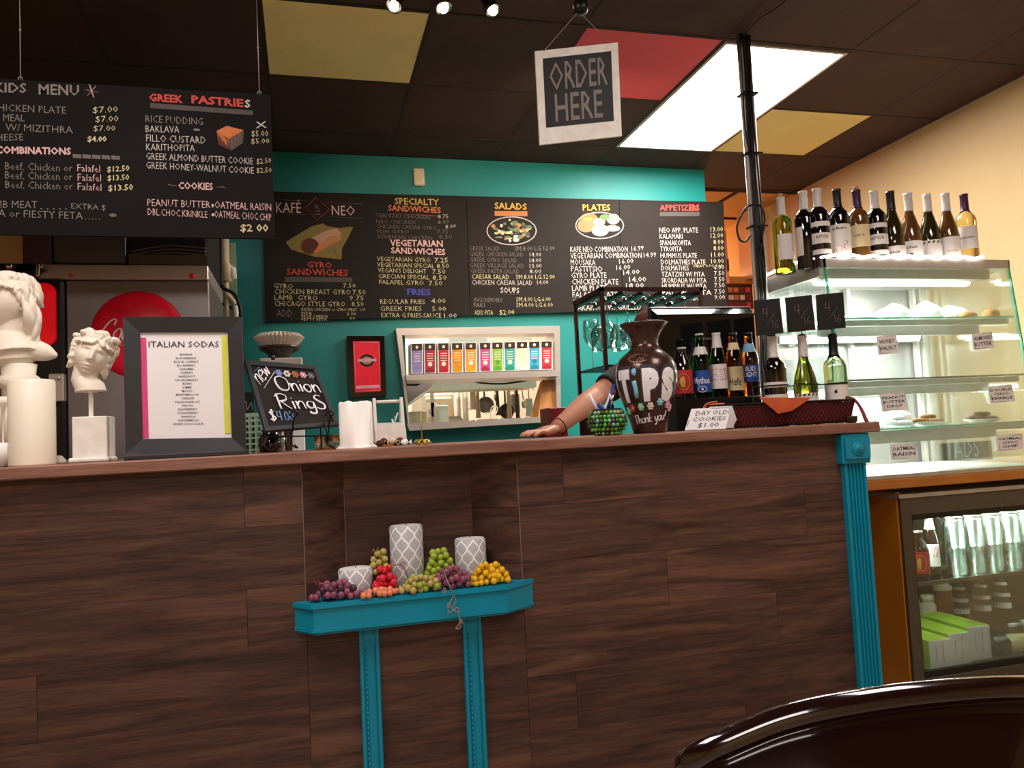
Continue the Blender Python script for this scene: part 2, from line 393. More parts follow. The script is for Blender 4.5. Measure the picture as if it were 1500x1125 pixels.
def glassmat(name, col, rough=.02, ior=1.45):
    m, nt, b = newmat(name); setp(b, Roughness=rough, IOR=ior); b.inputs['Transmission Weight'].default_value = 1; b.inputs['Base Color'].default_value = hx(col); return m
def thin(name, tint, refl=.08):      # thin pane: mostly clear, mirror-like at grazing angles
    m = bpy.data.materials.new(name); m.use_nodes = True; nt = NT(m); nt.n.remove(nt.n['Principled BSDF'])
    tr = nt.add('ShaderNodeBsdfTransparent'); tr.inputs[0].default_value = hx(tint)
    gl = nt.add('ShaderNodeBsdfGlossy'); gl.inputs[1].default_value = .03; gl.inputs[0].default_value = (.9, .95, .93, 1)
    fr = nt.add('ShaderNodeFresnel'); fr.inputs[0].default_value = 1.4
    mx = nt.add('ShaderNodeMixShader'); nt.link(nt.math('ADD', nt.math('MULTIPLY', fr.outputs[0], .5), refl), mx.inputs[0])
    nt.link(tr.outputs[0], mx.inputs[1]); nt.link(gl.outputs[0], mx.inputs[2]); nt.link(mx.outputs[0], m.node_tree.nodes['Material Output'].inputs[0]); return m
M['glass'] = thin('clear_glass', '#f6fcfa', .012)
M['glassedge'] = mat('green_glass_edge', '#4fbf9c', .2, noise=None, trans=.3)
M['g_clear'] = glassmat('clear_tumbler', '#f4faf8', .03, 1.35)
M['g_dark'] = mat('dark_bottle_glass', '#0b0606', .06, coat=1, noise=None)
M['g_olive'] = glassmat('olive_bottle_glass', '#7a7a1c', .05)
M['g_olived'] = mat('deep_olive_bottle_glass', '#2b2408', .06, coat=1, noise=None)
M['g_green'] = glassmat('green_bottle_glass', '#1f8a2a', .05)
M['g_amber'] = glassmat('amber_bottle_glass', '#b04a0c', .05)
M['g_brown'] = mat('brown_bottle_glass', '#160a05', .06, coat=1, noise=None)
M['g_white'] = glassmat('white_wine_glass', '#e8dc9a', .05)
M['g_rose'] = mat('amber_wine_glass', '#5f3d1a', .07, coat=1, noise=None)
M['g_pale'] = glassmat('pale_bottle_glass', '#cfe0b0', .05)
M['tumbler'] = thin('tumbler_glass', '#eef2f0', .07)
M['stemware'] = thin('stemware_glass', '#e6f0ee', .03)
def grape(name, c): 
    M[name] = mat(name, c, .22, noise=(40, .15)); b = M[name].node_tree.nodes['Principled BSDF']; b.inputs['Subsurface Weight'].default_value = .25; b.inputs['Subsurface Radius'].default_value = (.01, .006, .004); b.inputs['Subsurface Scale'].default_value = .5
grape('gr_purple', '#7d4860'); grape('gr_red', '#cf2336'); grape('gr_peach', '#e08a66'); grape('gr_green', '#94ab35'); grape('gr_olive', '#b0a05a'); grape('gr_yellow', '#e2b21c'); grape('gr_dark', '#4a3340'); grape('gr_mauve', '#8e4a62')

def plankmat(name, dark, mid, lite):
    m, nt, b = newmat(name); setp(b, Roughness=.48); b.inputs['Specular IOR Level'].default_value = .35
    tc = nt.add('ShaderNodeTexCoord'); oi = nt.add('ShaderNodeObjectInfo')
    mp = nt.add('ShaderNodeMapping'); nt.link(tc.outputs['Object'], mp.inputs[0]); mp.inputs['Scale'].default_value = (1.5, 6, 17)
    cb = nt.add('ShaderNodeCombineXYZ'); nt.link(nt.math('MULTIPLY', oi.outputs['Random'], 37.), cb.inputs[0]); nt.link(nt.math('MULTIPLY', oi.outputs['Random'], 13.), cb.inputs[2])
    nt.link(cb.outputs[0], mp.inputs[1])
    n1 = nt.add('ShaderNodeTexNoise'); n1.inputs['Scale'].default_value = 1.6; n1.inputs['Detail'].default_value = 7; n1.inputs['Roughness'].default_value = .62; n1.inputs['Distortion'].default_value = .9
    nt.link(mp.outputs[0], n1.inputs[0])
    mp2 = nt.add('ShaderNodeMapping'); nt.link(tc.outputs['Object'], mp2.inputs[0]); mp2.inputs['Scale'].default_value = (14, 20, 150); nt.link(cb.outputs[0], mp2.inputs[1])
    n2 = nt.add('ShaderNodeTexNoise'); n2.inputs['Scale'].default_value = 1.; n2.inputs['Detail'].default_value = 5; nt.link(mp2.outputs[0], n2.inputs[0])
    f = nt.math('ADD', nt.math('MULTIPLY', n1.outputs[0], .78), nt.math('MULTIPLY', n2.outputs[0], .22))
    c = nt.ramp(f, [(.36, hx(dark)), (.5, hx(mid)), (.64, hx(lite))])
    br = nt.math('ADD', nt.math('MULTIPLY', oi.outputs['Random'], .4), .8)
    mul = nt.add('ShaderNodeVectorMath', operation='SCALE'); nt.link(c, mul.inputs[0]); nt.link(br, mul.inputs[3])
    # pale flecks where the print is chipped
    vo = nt.add('ShaderNodeTexVoronoi'); vo.inputs['Scale'].default_value = 9; nt.link(tc.outputs['Object'], vo.inputs[0])
    fl = nt.math('LESS_THAN', vo.outputs['Distance'], .013)
    nt.link(nt.mix(nt.math('MULTIPLY', fl, .6), mul.outputs[0], hx('#b59a88')), b.inputs['Base Color'])
    bp = nt.add('ShaderNodeBump'); bp.inputs['Strength'].default_value = .25; bp.inputs['Distance'].default_value = .004; nt.link(n2.outputs[0], bp.inputs['Height']); nt.link(bp.outputs[0], b.inputs['Normal'])
    return m
M['plank'] = plankmat('vinyl_plank', '#33231d', '#50362d', '#694739')
M['plankedge'] = mat('plank_edge_strip', '#7d655a', .6); M['gapfill'] = mat('plank_backing', '#5a4238', .8)
M['ctop'] = plankmat('counter_laminate', '#755044', '#8b6152', '#9c7160')
def lattice():
    m, nt, b = newmat('grey_candle_with_white_lattice'); setp(b, Roughness=.45)
    tc = nt.add('ShaderNodeTexCoord'); sp = nt.add('ShaderNodeSeparateXYZ'); nt.link(tc.outputs['Object'], sp.inputs[0])
    ang = nt.math('MULTIPLY', nt.math('ARCTAN2', sp.outputs[1], sp.outputs[0]), 8/(2*pi)*1.0)
    v = nt.math('MULTIPLY', sp.outputs[2], 21.)
    w = nt.math('MULTIPLY', nt.math('SINE', nt.math('MULTIPLY', v, 2*pi)), .0)
    outs = []
    for sg in (1, -1):
        a = nt.math('ADD', nt.math('MULTIPLY', v, sg), ang)
        wob = nt.math('MULTIPLY', nt.math('SINE', nt.math('MULTIPLY', nt.math('SUBTRACT', nt.math('MULTIPLY', v, sg), ang), 2*pi)), .035)
        a = nt.math('ADD', a, wob)
        outs.append(nt.math('ABSOLUTE', nt.math('SUBTRACT', nt.math('FRACT', a), .5)))
    mn = nt.math('MINIMUM', outs[0], outs[1]); ln = nt.math('LESS_THAN', mn, .065)
    nt.link(nt.mix(ln, hx('#b4b4b8'), hx('#f6f4f6')), b.inputs['Base Color']); return m
M['lattice'] = lattice()

# ------------------------------------------------------------------ the room
CH = ZC+1.58                     # ceiling height 2.70
YB = 4.30                        # teal back wall
mb = MB(); mb.box((-3.2, -3.2, -.1), (3.6, 8.2, 0)); struct(mb, 'floor', M['floor'])
wx0, wx1, wz0, wz1 = .545, 1.405, ZC+.075, ZC+.60
mb = MB(); 
mb.box((-1.25, YB, 0), (wx0, YB+.12, CH)); mb.box((wx1, YB, 0), (2.45, YB+.12, CH)); mb.box((wx0, YB, 0), (wx1, YB+.12, wz0)); mb.box((wx0, YB, wz1), (wx1, YB+.12, CH))
wb = struct(mb, 'wall_back', M['teal'])
mb = MB(); mb.box((-3.2, YB+.35, 0), (-1.2, YB+.47, CH)); struct(mb, 'wall_back_left', M['tan'])
mb = MB(); mb.box((-3.3, -3.2, 0), (-3.2, 5, CH)); struct(mb, 'wall_left', M['beige'])
mb = MB(); mb.box((3.36, -3.2, 0), (3.48, 8.2, CH)); struct(mb, 'wall_right', M['beige'])
mb = MB(); mb.box((-3.2, -3.3, 0), (3.4, -3.2, CH)); struct(mb, 'wall_front', M['beige'])
# kitchen shell and back room shell
mb = MB(); mb.box((-.6, 6.3, 0), (2.45, 6.4, CH)); mb.box((-.7, YB+.12, 0), (-.6, 6.4, CH)); struct(mb, 'wall_kitchen', M['white_e'])
mb = MB(); mb.box((2.33, YB+.12, 0), (2.45, 8.0, CH)); struct(mb, 'wall_passage', M['orange'])
mb = MB(); mb.box((2.4, 7.6, 0), (3.4, 7.7, CH)); struct(mb, 'wall_back_room', M['orange'])
mb = MB(); mb.box((2.33, 4.66, CH), (3.5, 8.2, CH+.05)); mb.box((-.7, YB+.12, CH), (2.33, 6.4, CH+.05)); struct(mb, 'ceiling_back_room', M['tan'])
mb = MB()
for y in (5.3, 5.9, 6.5, 7.1): mb.box((2.45, y, CH-.012), (3.36, y+.02, CH))
mb.box((2.9, 4.66, CH-.012), (2.92, 7.6, CH)); struct(mb, 'trim_1', M['tbar'])
mb = MB(); mb.box((2.45, 4.655, CH-.012), (3.36, 4.67, CH)); struct(mb, 'trim_2', M['ctile'])
# ceiling: slab above, T-bar grid, tiles one by one
ceil = sempty('ceiling')
mb = MB(); mb.box((-3.2, -3.2, CH+.03), (3.4, 4.66, CH+.06)); mb.build('slab', M['tbar'], ceil)
gx = [-.11+.6125*k for k in range(-5, 6)]; gy = [2.785-.605*k for k in range(10, -1, -1)]+[3.39, 3.995, 4.66]
mb = MB()
for x in gx: mb.box((x-.008, -3.2, CH+.0), (x+.008, 4.66, CH+.02))
for y in gy[:-1]:
    for xa_, xb_ in (((-3.2, 1.72), (2.345, 3.36)) if 3.3 < y < 3.5 else ((-3.2, 3.36),)): mb.box((xa_, y-.008, CH-.0005), (xb_, y+.008, CH+.02))
g = mb.build('grid_bars', M['tbar'], ceil)
xs = [-3.2]+gx+[3.36]
LX = gx[8]; 
tilem = {}
for i in range(len(xs)-1):
    for j in range(len(gy)-1):
        x0, x1 = xs[i], xs[i+1]; y0, y1 = gy[j], gy[j+1]
        if x1-x0 < .05: continue
        cx, cy = (x0+x1)/2, (y0+y1)/2
        if 1.72 < cx < 2.34 and 2.785 < cy < 3.995: continue         # the light panel sits here
        if y1 < .8 and j % 2: pass
        m, lb = M['ctile'], None
        if -.1 < cx < .5 and 2.785 < cy < 3.39: m, lb = M['cyellow'], 'yellow ceiling tile'
        if 1.11 < cx < 1.73 and 2.785 < cy < 3.39: m, lb = M['cred'], 'red ceiling tile'
        if 2.34 < cx < 2.95 and 3.39 < cy < 3.995: m, lb = M['cyellow'], 'yellow ceiling tile'
        d = random.uniform(.001, .003)
        mb = MB(); mb.box((x0+.008, y0+.008, CH+d), (x1-.008, y1-.008, CH+.018))
        o = mb.build('ceiling_tile', m, ceil)
        if lb: o['label'] = lb
# recessed light panel
t = thing('ceiling_light', (2.03, 3.39, CH), 'bright white rectangular light panel set in the dark ceiling', 'ceiling light')
mb = MB(); x0, x1, y0, y1 = 1.735, 2.33, 2.80, 3.985
for a, b_ in (((x0, y0), (x1, y0+.014)), ((x0, y1-.014), (x1, y1)), ((x0, y0+.014), (x0+.014, y1-.014)), ((x1-.014, y0+.014), (x1, y1-.014))):
    mb.box((a[0], a[1], CH-.006), (b_[0], b_[1], CH+.02))
mb.build('frame', M['alu'], t)
mb = MB(); mb.box((x0+.014, y0+.014, CH+.0), (x1-.014, y1-.014, CH+.006)); mb.build('diffuser', M['diff'], t)
# ------------------------------------------------------------------ bar counter
YF = 2.07; ZT = 1.10
NX0, NX1, NB0, NB1, ND = -.014, .553, .093, .443, 2.17
bar = thing('bar_counter', (.2, YF+.2, 0), 'long bar counter faced with dark brown wood planks', 'counter')
rows = [-.048, -.201, -.3535, -.505, -.656, -.808, -.960, ZC*-1]
SH = -.395                                        # niche bottom = shelf top
def plank(x0, x1, z0, z1, fn=None, edge=True):
    g_ = .0004; mb = MB(); a, b_ = x0+g_, x1-g_; c, d = z0+g_, z1-g_
    th = .006+random.uniform(-.0008, .0008)
    if fn is None: mb.box((a, YF, c), (b_, YF+th, d), bev=.0003)
    else:
        p = [fn(a, 0, d), fn(b_, 0, d), fn(b_, 0, c), fn(a, 0, c)]; q = [fn(a, th, d), fn(b_, th, d), fn(b_, th, c), fn(a, th, c)]
        mb.hexa(p+q)
    return mb.build('plank', M['plank'], bar)
def cells(x0, x1, rws, joints):
    for i in range(len(rws)-1):
        xsx = [x0]+[j for j in joints.get(i, []) if x0 < j < x1]+[x1]
        for a, b_ in zip(xsx, xsx[1:]): plank(a, b_, ZC+rws[i+1], ZC+rws[i])
XL, XR = -2.3, 1.60
jl = {0: [-1.4, -.155], 1: [-.9], 2: [-1.5, -.155], 3: [-.62], 4: [-1.2], 5: [-.4], 6: [-1.3]}
jr = {0: [.684], 1: [1.445], 2: [.98], 3: [1.325], 4: [.69], 5: [1.2], 6: [.8]}
cells(XL, NX0, rows, jl)                          # left of the niche
cells(NX1, XR, rows, jr)                          # right of the niche
c1, c2 = .138, .408
low = [SH-.07, -.505, -.656, -.808, -.96, -ZC]
cells(NX0, c1, low, {}); cells(c2, NX1, low, {})
cells(c1, c2, [SH-.07, -.605, -.745, -.89, -1.03, -ZC], {})
# niche: canted side planks and back planks
nr = [-.048, -.201, -.3535, SH-.02]
def canted(xa, ya, xb, yb):
    L = Vector((xb-xa, yb-ya)); n = Vector((-L.y, L.x)).normalized()
    if n.y < 0: n = -n
    return lambda u, w_, z: (xa+(xb-xa)*u+n.x*w_, ya+(yb-ya)*u+n.y*w_, z)
for i in range(3):
    for (xa, ya, xb, yb) in ((NX0, YF, NB0, ND), (NB1, ND, NX1, YF)): plank(0, 1, ZC+nr[i+1], ZC+nr[i], canted(xa, ya, xb, yb))
    f = lambda u, w_, z: (u, ND+w_, z)
    for a, b_ in ((NB0, .30), (.30, NB1)) if i == 1 else ((NB0, NB1),): plank(a, b_, ZC+nr[i+1], ZC+nr[i], f)
for x in (NX0, NX1): mb = MB(); mb.box((x-.001, YF-.002, ZC-.395), (x+.001, YF+.004, ZC-.075)); mb.build('edge_strip', M['plankedge'], bar)
mb = MB(); mb.box((NB0-.001, ND-.003, ZC-.395), (NB0+.001, ND+.002, ZC-.13)); mb.build('edge_strip', M['plankedge'], bar)
mb = MB()                                          # carcass behind the planks
mb.box((XL, YF+.008, 0), (NX0-.002, YF+.03, ZT-.03)); mb.box((NX1+.002, YF+.008, 0), (XR+.07, YF+.03, ZT-.03)); mb.box((NX0, YF+.008, 0), (NX1, YF+.03, ZC+SH-.04))
mb.box((NX0, ND+.012, .5), (NX1, ND+.02, ZT-.03)); mb.box((NX0-.02, YF+.03, .5), (NX0, ND+.02, ZT-.03)); mb.box((NX1, YF+.03, .5), (NX1+.02, ND+.02, ZT-.03))
mb.box((XR+.05, YF+.03, 0), (XR+.07, 2.62, ZT-.03)); mb.box((NX0, YF+.02, ZC+SH-.06), (NX1, ND+.02, ZC+SH-.03))
mb.build('carcass', M['gapfill'], bar)
mb = MB(); mb.box((XL, 2.032, ZT-.030), (1.702, 2.64, ZT), bev=.003); mb.box((1.702, 2.20, ZT-.030), (1.835, 2.64, ZT), bev=.003); tag(mb.build('countertop', M['ctop']), 'long brown laminate countertop running along the top of the bar', 'countertop')
# fluted corner pilaster (part of the bar)
mb = MB(); px0, px1 = 1.578, 1.655
mb.box((px0-.012, YF-.030, ZC-.143), (px1+.010, YF+.07, ZT-.031), bev=.003)
mb.box((px0-.006, YF-.038, ZC-.128), (px1+.004, YF-.030, ZC-.066)); 
mb.lathe([(.024, 0), (.022, .004), (.014, .002), (.012, .006), (0, .007)], T=Matrix.Rotation(pi/2, 4, 'X'), c=((px0+px1)/2, YF-.038, ZC-.097), n=20)
mb.build('capital', M['tealpaint'], bar)
mb = MB(); W = px1-px0; n = 5; pts = [(px0, YF-.002)]
prof = [(px1, YF-.002), (px1, YF-.018)]
fw = (W-.016)/n
poly = [(px0, YF+.0), (px0, YF-.018)]
for k in range(n):
    a = px0+.008+k*fw
    for t_ in range(7): th = pi*t_/6; poly.append((a+fw*(.12+.76*(1-cos(th))/2), YF-.018+.008*sin(th)))
poly += [(px1, YF-.018), (px1, YF+.06), (px1-.01, YF+.06), (px1-.01, YF)]
mb.prism([(x, y) for x, y in poly], .12, ZC-.143); mb.box((px0-.006, YF-.026, 0), (px1+.006, YF+.06, .12), bev=.003)
mb.build('fluted_shaft', M['tealpaint'], bar)

# mantel shelf with its two carved legs
sh = thing('mantel_shelf', (.27, YF, 0), 'turquoise mantel shelf on two carved legs under the bar', 'shelf')
zs = ZC-.395
def trap(i, z0, z1): return [(-.047+i*.9, YF), (-.003+i, 2.012+i), (.500-i, 2.012+i), (.585-i*.9, YF)]
mb = MB(); mb.prism(trap(.006, 0, 0), zs-.062, zs-.012); mb.prism(trap(0, 0, 0), zs-.012, zs-.004); mb.prism(trap(.004, 0, 0), zs-.004, zs)
mb.prism(trap(.003, 0, 0), zs-.070, zs-.062); mb.prism(trap(.012, 0, 0), zs-.077, zs-.070)
mb.box((NX0, YF-.001, zs-.012), (NX1, YF+.004, zs)); mb.prism([(NX0+.004, YF), (NX1-.004, YF), (NB1-.004, ND-.002), (NB0+.004, ND-.002)], zs-.012, zs)
mb.build('shelf_board', M['tealpaint'], sh)
for x0 in (.113, .381):
    mb = MB(); x1 = x0+.050; y = YF
    mb.box((x0, y-.010, 0), (x1, y, zs-.07)); mb.box((x0, y-.016, 0), (x0+.010, y-.009, zs-.07), bev=.002); mb.box((x1-.010, y-.016, 0), (x1, y-.009, zs-.07), bev=.002)
    lg = mb.build('leg', M['tealpaint'], sh)
    mb = MB(); z = .02
    while z < zs-.12:
        mb.ball((x0+.015, y-.0125, z), (.0032, .003, .006), 6); mb.ball((x1-.0125, y-.012, z+.004), (.0016, .002, .002), 5); mb.ball((x1-.0125, y-.012, z+.0095), (.0016, .002, .002), 5); z += .0125
    tag(mb.build('beaded_moulding', M['tealpaint'], lg), kind='stuff')

# candles on the shelf
def candle(px, bot, w, top, label, Y):
    c = P(px, bot, Y); R = w/2; h = P(px, top, Y).z-zs
    t = thing('pillar_candle', (c.x, Y, zs), label, 'candle')
    mb = MB(); mb.lathe([(R-.002, 0), (R, .002), (R, h-.004), (R-.004, h)], c=(c.x, Y, zs), n=40, cap=True); mb.build('wax_body', M['lattice'], t)
    mb = MB(); mb.lathe([(R-.003, h), (R*.6, h-.001+.0015), (0, h+.001)], c=(c.x, Y, zs), n=32, cap=False); mb.build('wax_top', M['waxw'], t)
    mb = MB(); mb.tube([(c.x, Y, zs+h), (c.x+.001, Y, zs+h+.008)], .0012, 6); mb.build('wick', M['black'], t)
candle(522, 870, .088, 832, 'short grey candle with white lattice, among purple grapes', 2.085)
candle(598, 862, .088, 769, 'tallest grey candle with white lattice, middle of the shelf', 2.10)
candle(691, 850, .084, 788, 'medium grey candle with white lattice, above yellow grapes', 2.10)

# grape bunches (each grape a part)
def bunch(name, label, pts, r, mats, Y, rows_, stem=None, sm='stem', seed=1, zmin=None):
    """pts: outline box in photo px (x0,y0,x1,y1)"""
    rnd = random.Random(seed); x0, y0, x1, y1 = pts
    A = P(x0, y1, Y); B = P(x1, y0, Y); z0 = zs+r*.95 if zmin is None else zmin
    t = thing(name, ((A.x+B.x)/2, Y, z0-r), label, 'grapes', 'grape bunches on the mantel shelf')
    meshes = []
    for k, m in enumerate(mats):
        mb = MB(); mb.ball((0, 0, 0), (r, r, r*1.06), 12); mb.v = [v for v in mb.v]
        me = bpy.data.meshes.new('grape'); me.from_pydata(mb.v, [], mb.f); me.materials.append(M[m]); me.polygons.foreach_set('use_smooth', [True]*len(mb.f)); meshes.append(me)
    H = max(.001, B.z-z0-r*.6); Wd = B.x-A.x; done = []
    for k in range(rows_*90):
        u = rnd.random(); v = rnd.random()
        if abs(u-.5)*2 > 1-.6*v**1.5: continue
        x = A.x+r*.7+u*(Wd-1.4*r); z = z0+v*H; y = Y+rnd.uniform(-1.7, 1.4)*r*(1-.5*v)
        p = Vector((x, y, z))
        if any((p-q).length < r*1.42 for q in done): continue
        done.append(p)
    for p in done:
        o = bpy.data.objects.new('grape', rnd.choice(meshes)); COL.objects.link(o); o.parent = t; o.location = p-t.location; ORG[o.name] = t.location
        s_ = rnd.uniform(.88, 1.08); o.scale = (s_, s_, s_)
    if stem:
        mb = MB(); c = P(*stem, Y); base = Vector(((A.x+B.x)/2, Y, z0+H*.6))
        mb.tube(bez([base, (base+c)/2+Vector((.004, -.006, .004)), c]), .0017, 6)
        for k in range(7):
            q = base.lerp(c, .35+k*.1); mb.tube([q, q+Vector((rnd.uniform(-.018, .018), rnd.uniform(-.014, .004), rnd.uniform(-.004, .018)))], [.0014, .0009], 5)
        mb.build('stem', M[sm], t)
    return t
bunch('grape_bunch', 'purple grapes at the left end of the turquoise shelf', (452, 846, 530, 884), .0092, ['gr_purple', 'gr_mauve', 'gr_dark'], 2.040, 14, (462, 856), 'stemr', 3)
bunch('grape_bunch', 'bright red grapes beside the short candle', (544, 826, 584, 858), .0093, ['gr_red'], 2.050, 12, (560, 832), 'stem', 5)
bunch('grape_bunch', 'peach and red small grapes on the shelf edge under the red grapes', (528, 857, 584, 872), .0082, ['gr_peach', 'gr_red', 'gr_peach'], 2.028, 8, None, 'stem', 6)
bunch('grape_bunch', 'olive grapes with dry stems, high between short and tallest candle', (538, 803, 574, 840), .0090, ['gr_olive'], 2.088, 9, (545, 806), 'stem', 8, zmin=zs+.05)
bunch('grape_bunch', 'olive yellow grapes in front of the tallest candle', (584, 838, 648, 866), .0088, ['gr_olive', 'gr_olive', 'gr_green'], 2.030, 14, None, 'stem', 9)
bunch('grape_bunch', 'green grapes right of the tallest candle', (620, 802, 668, 846), .0092, ['gr_green'], 2.075, 14, (640, 812), 'stem', 10, zmin=zs+.018)
bunch('grape_bunch', 'mauve grapes under the green grapes', (630, 826, 692, 858), .0096, ['gr_mauve', 'gr_purple'], 2.035, 14, (662, 850), 'stemr', 12)
bunch('grape_bunch', 'yellow grapes at the right end of the turquoise shelf', (686, 820, 748, 852), .0086, ['gr_yellow'], 2.040, 20, None, 'stem', 14)
mb = MB()
vy = 2.004
mb.tube(bez([P(650, 836, 2.0), P(655, 850, 1.995), P(660, 862, 1.99), P(664, 872, vy), P(657, 888, vy), P(658, 898, vy), P(670, 890, vy), P(673, 905, vy), P(674, 912, vy), P(668, 920, vy), P(672, 921, vy), P(676, 916, vy)]), .0014, 6)
for k in range(3):
    x_, y_ = [(651, 868), (657, 890), (675, 914)][k]; cc = P(x_, y_, vy)
    mb.tube([cc+Vector((.006*cos(a_*.6)*(1-a_*.03), -.002, .006*sin(a_*.6)*(1-a_*.03)+a_*.0006)) for a_ in range(22)], .0010, 5)
mb.tube(bez([P(664, 872, vy), P(668, 882, vy), P(662, 892, vy), P(672, 897, vy)]), .0012, 5)
tag(mb.build('vine_tendril', M['vine']), 'curly dry vine tendril hanging over the turquoise shelf front', 'vine')
mb = MB(); mb.tube(bez([P(578, 828, 2.04), P(588, 828, 2.03), P(595, 838, 2.03), P(597, 848, 2.03)]), .0014, 6); mb.tube(bez([P(584, 828, 2.03), P(590, 824, 2.03), P(594, 826, 2.03)]), .001, 5)
tag(mb.build('dry_twig', M['stem']), 'thin dark bare stem curling before the tallest candle', 'stem')
# ------------------------------------------------------------------ menu boards
def board_text(mb, items, ox, oy, sc, Y, mi_of, offs=.0):
    for (s, x0, y0, x1, y1, h, c, *b) in items:
        text_px(mb, s, (ox+x0*sc, oy+y0*sc), (ox+x1*sc, oy+y1*sc), h*sc, Y, mi_of[c], bold=(b[0]*.7 if b else -.008))
def band(mb, x0, y0, x1, y1, x2, y2, x3, y3, Y, mi): mb.polyx([P(x, y, Y) for x, y in ((x0, y0), (x3, y3), (x2, y2), (x1, y1))], .0006, mi)
CK = ['c_white', 'c_grey', 'c_dim', 'c_red', 'c_gold', 'c_pink', 'c_blue', 'c_yel', 'c_orange', 'c_band', 'c_olive', 'c_wrap', 'c_bread', 'c_meat', 'c_leaf']
MI = {k[2:]: i for i, k in enumerate(CK)}; CM = [M[k] for k in CK]
# left hanging board
YL = 2.55
t = thing('menu_board', (-.6, YL, ZC+.25*YL), 'black menu board hanging at the left, kids menu and greek pastries', 'menu board')
TLw = P(395, 138, YL); BRw = P(402, 348, YL); zb = ZC+.2565*YL; zt = ZC+.4405*YL; xr = -.0765
mb = MB(); mb.box((-1.32, YL, zb), (xr, YL+.012, zt)); mb.build('panel', M['boardl'], t)
mb = MB(); Yt = YL-.0012; S = 400/1500
L = [("KIDS", -32, 130, 145, 134, 52, 'grey', .03), ("MENU", 212, 142, 435, 148, 56, 'grey', .03),
 ("CHICKEN PLATE", -52, 232, 362, 250, 40, 'grey'), ("$7.00", 510, 246, 648, 240, 34, 'yel'),
 ("MEAL", 18, 290, 135, 292, 40, 'grey'), ("$7.00", 525, 296, 650, 292, 34, 'yel'),
 ("W/ MIZITHRA", 30, 342, 400, 358, 40, 'grey'), ("$7.00", 514, 346, 634, 344, 32, 'yel'),
 ("CHEESE", -62, 398, 128, 396, 38, 'grey'), ("$4.00", 480, 403, 586, 402, 30, 'yel', .03),
 ("COMBINATIONS", -25, 466, 390, 474, 38, 'pink', .05),
 ("Beef, Chicken or", 28, 556, 398, 568, 42, 'grey'), ("Falafel", 425, 566, 550, 572, 40, 'pink'), ("$12.50", 588, 570, 712, 562, 30, 'yel', .02),
 ("Beef, Chicken or", 28, 606, 398, 616, 42, 'grey'), ("Falafel", 427, 618, 555, 622, 40, 'pink'), ("$13.50", 590, 618, 710, 612, 30, 'yel', .02),
 ("Beef, Chicken or", 30, 658, 400, 668, 42, 'grey'), ("Falafel", 427, 668, 557, 674, 40, 'pink'), ("$13.50", 594, 674, 732, 668, 32, 'yel', .02),
 ("LAMB MEAT", -95, 766, 205, 770, 42, 'grey'), (". . . . .", 222, 774, 368, 776, 36, 'grey', .02), ("EXTRA $", 392, 770, 580, 780, 30, 'grey'),
 ("FETA or FIESTY FETA", -105, 812, 455, 830, 42, 'grey'), (". . . . .", 468, 830, 548, 832, 36, 'grey', .02),
 ("GREEK", 818, 178, 1005, 190, 40, 'red', .05), ("PASTRIE", 1052, 190, 1338, 212, 42, 'red', .05), ("S", 1345, 214, 1376, 216, 42, 'white', .04),
 ("RICE PUDDING", 800, 295, 1115, 312, 40, 'grey'), ("X", 1405, 330, 1465, 326, 36, 'white', .0),
 ("BAKLAVA", 800, 350, 985, 355, 38, 'white'), ("FILLO CUSTARD", 803, 402, 1130, 414, 40, 'white'), ("KARITHOPITA", 803, 450, 1070, 457, 38, 'white'),
 ("$5.00", 1382, 374, 1474, 374, 32, 'yel'), ("$5.00", 1380, 414, 1480, 412, 28, 'yel'),
 ("GREEK ALMOND BUTTER COOKIE", 803, 500, 1390, 528, 38, 'white'), ("$2.50", 1410, 526, 1490, 520, 30, 'yel'),
 ("GREEK HONEY-WALNUT COOKIE", 803, 550, 1395, 580, 38, 'white'), ("$2.50", 1410, 574, 1492, 572, 28, 'yel'),
 ("COOKIES", 980, 662, 1170, 668, 38, 'pink', .03), ("PEANUT BUTTER", 810, 756, 1155, 768, 40, 'pink'), ("OATMEAL RAISIN", 1180, 769, 1490, 782, 40, 'pink'),
 ("DBL.CHOC.KRINKLE", 812, 806, 1140, 822, 38, 'pink'), ("OATMEAL CHOC.CHIP", 1178, 820, 1492, 838, 40, 'pink'), ("$2 00", 1320, 896, 1475, 896, 40, 'yel', .02)]
board_text(mb, L, 0, 100, S, Yt, MI)
def q(x, y): return P(x*S, 100+y*S, Yt)
def seg(mb, a, b_, r, mi): mb.tube([a, b_], r, 4, mi, flat=.3)
for k in range(3):
    a = pi*k/3+.2; seg(mb, q(503-38*cos(a), 125-38*sin(a)), q(503+38*cos(a), 125+38*sin(a)), .0022, MI['pink'])
mb.polyx([q(825, 190), q(825, 218), q(1390, 258), q(1390, 232)], .0006, MI['band'])
for k in range(22): x = 830+k*25; seg(mb, q(x, 196+k*1.7), q(x+14, 214+k*1.7), .0006, MI['dim'])
for k in range(5): x = 400+k*53; mb.polyx([q(x, 470+k*2), q(x, 492+k*2), q(x+46, 495+k*2), q(x+46, 474+k*2)], .0006, MI['dim'])
seg(mb, q(925, 640), q(970, 645), .0016, MI['pink']); seg(mb, q(1190, 652), q(1238, 655), .0016, MI['pink']); seg(mb, q(925, 634), q(940, 646), .001, MI['pink']); seg(mb, q(1222, 645), q(1238, 660), .001, MI['pink'])
mb.ball(q(1080, 338), (.012, .0006, .004), 8, MI['grey']); mb.ball(q(1168, 755), (.004, .0006, .006), 6, MI['white']); mb.ball(q(1170, 805), (.005, .0006, .005), 6, MI['white'])
mb.ball(q(620, 808), (.012, .0005, .006), 8, MI['dim'])
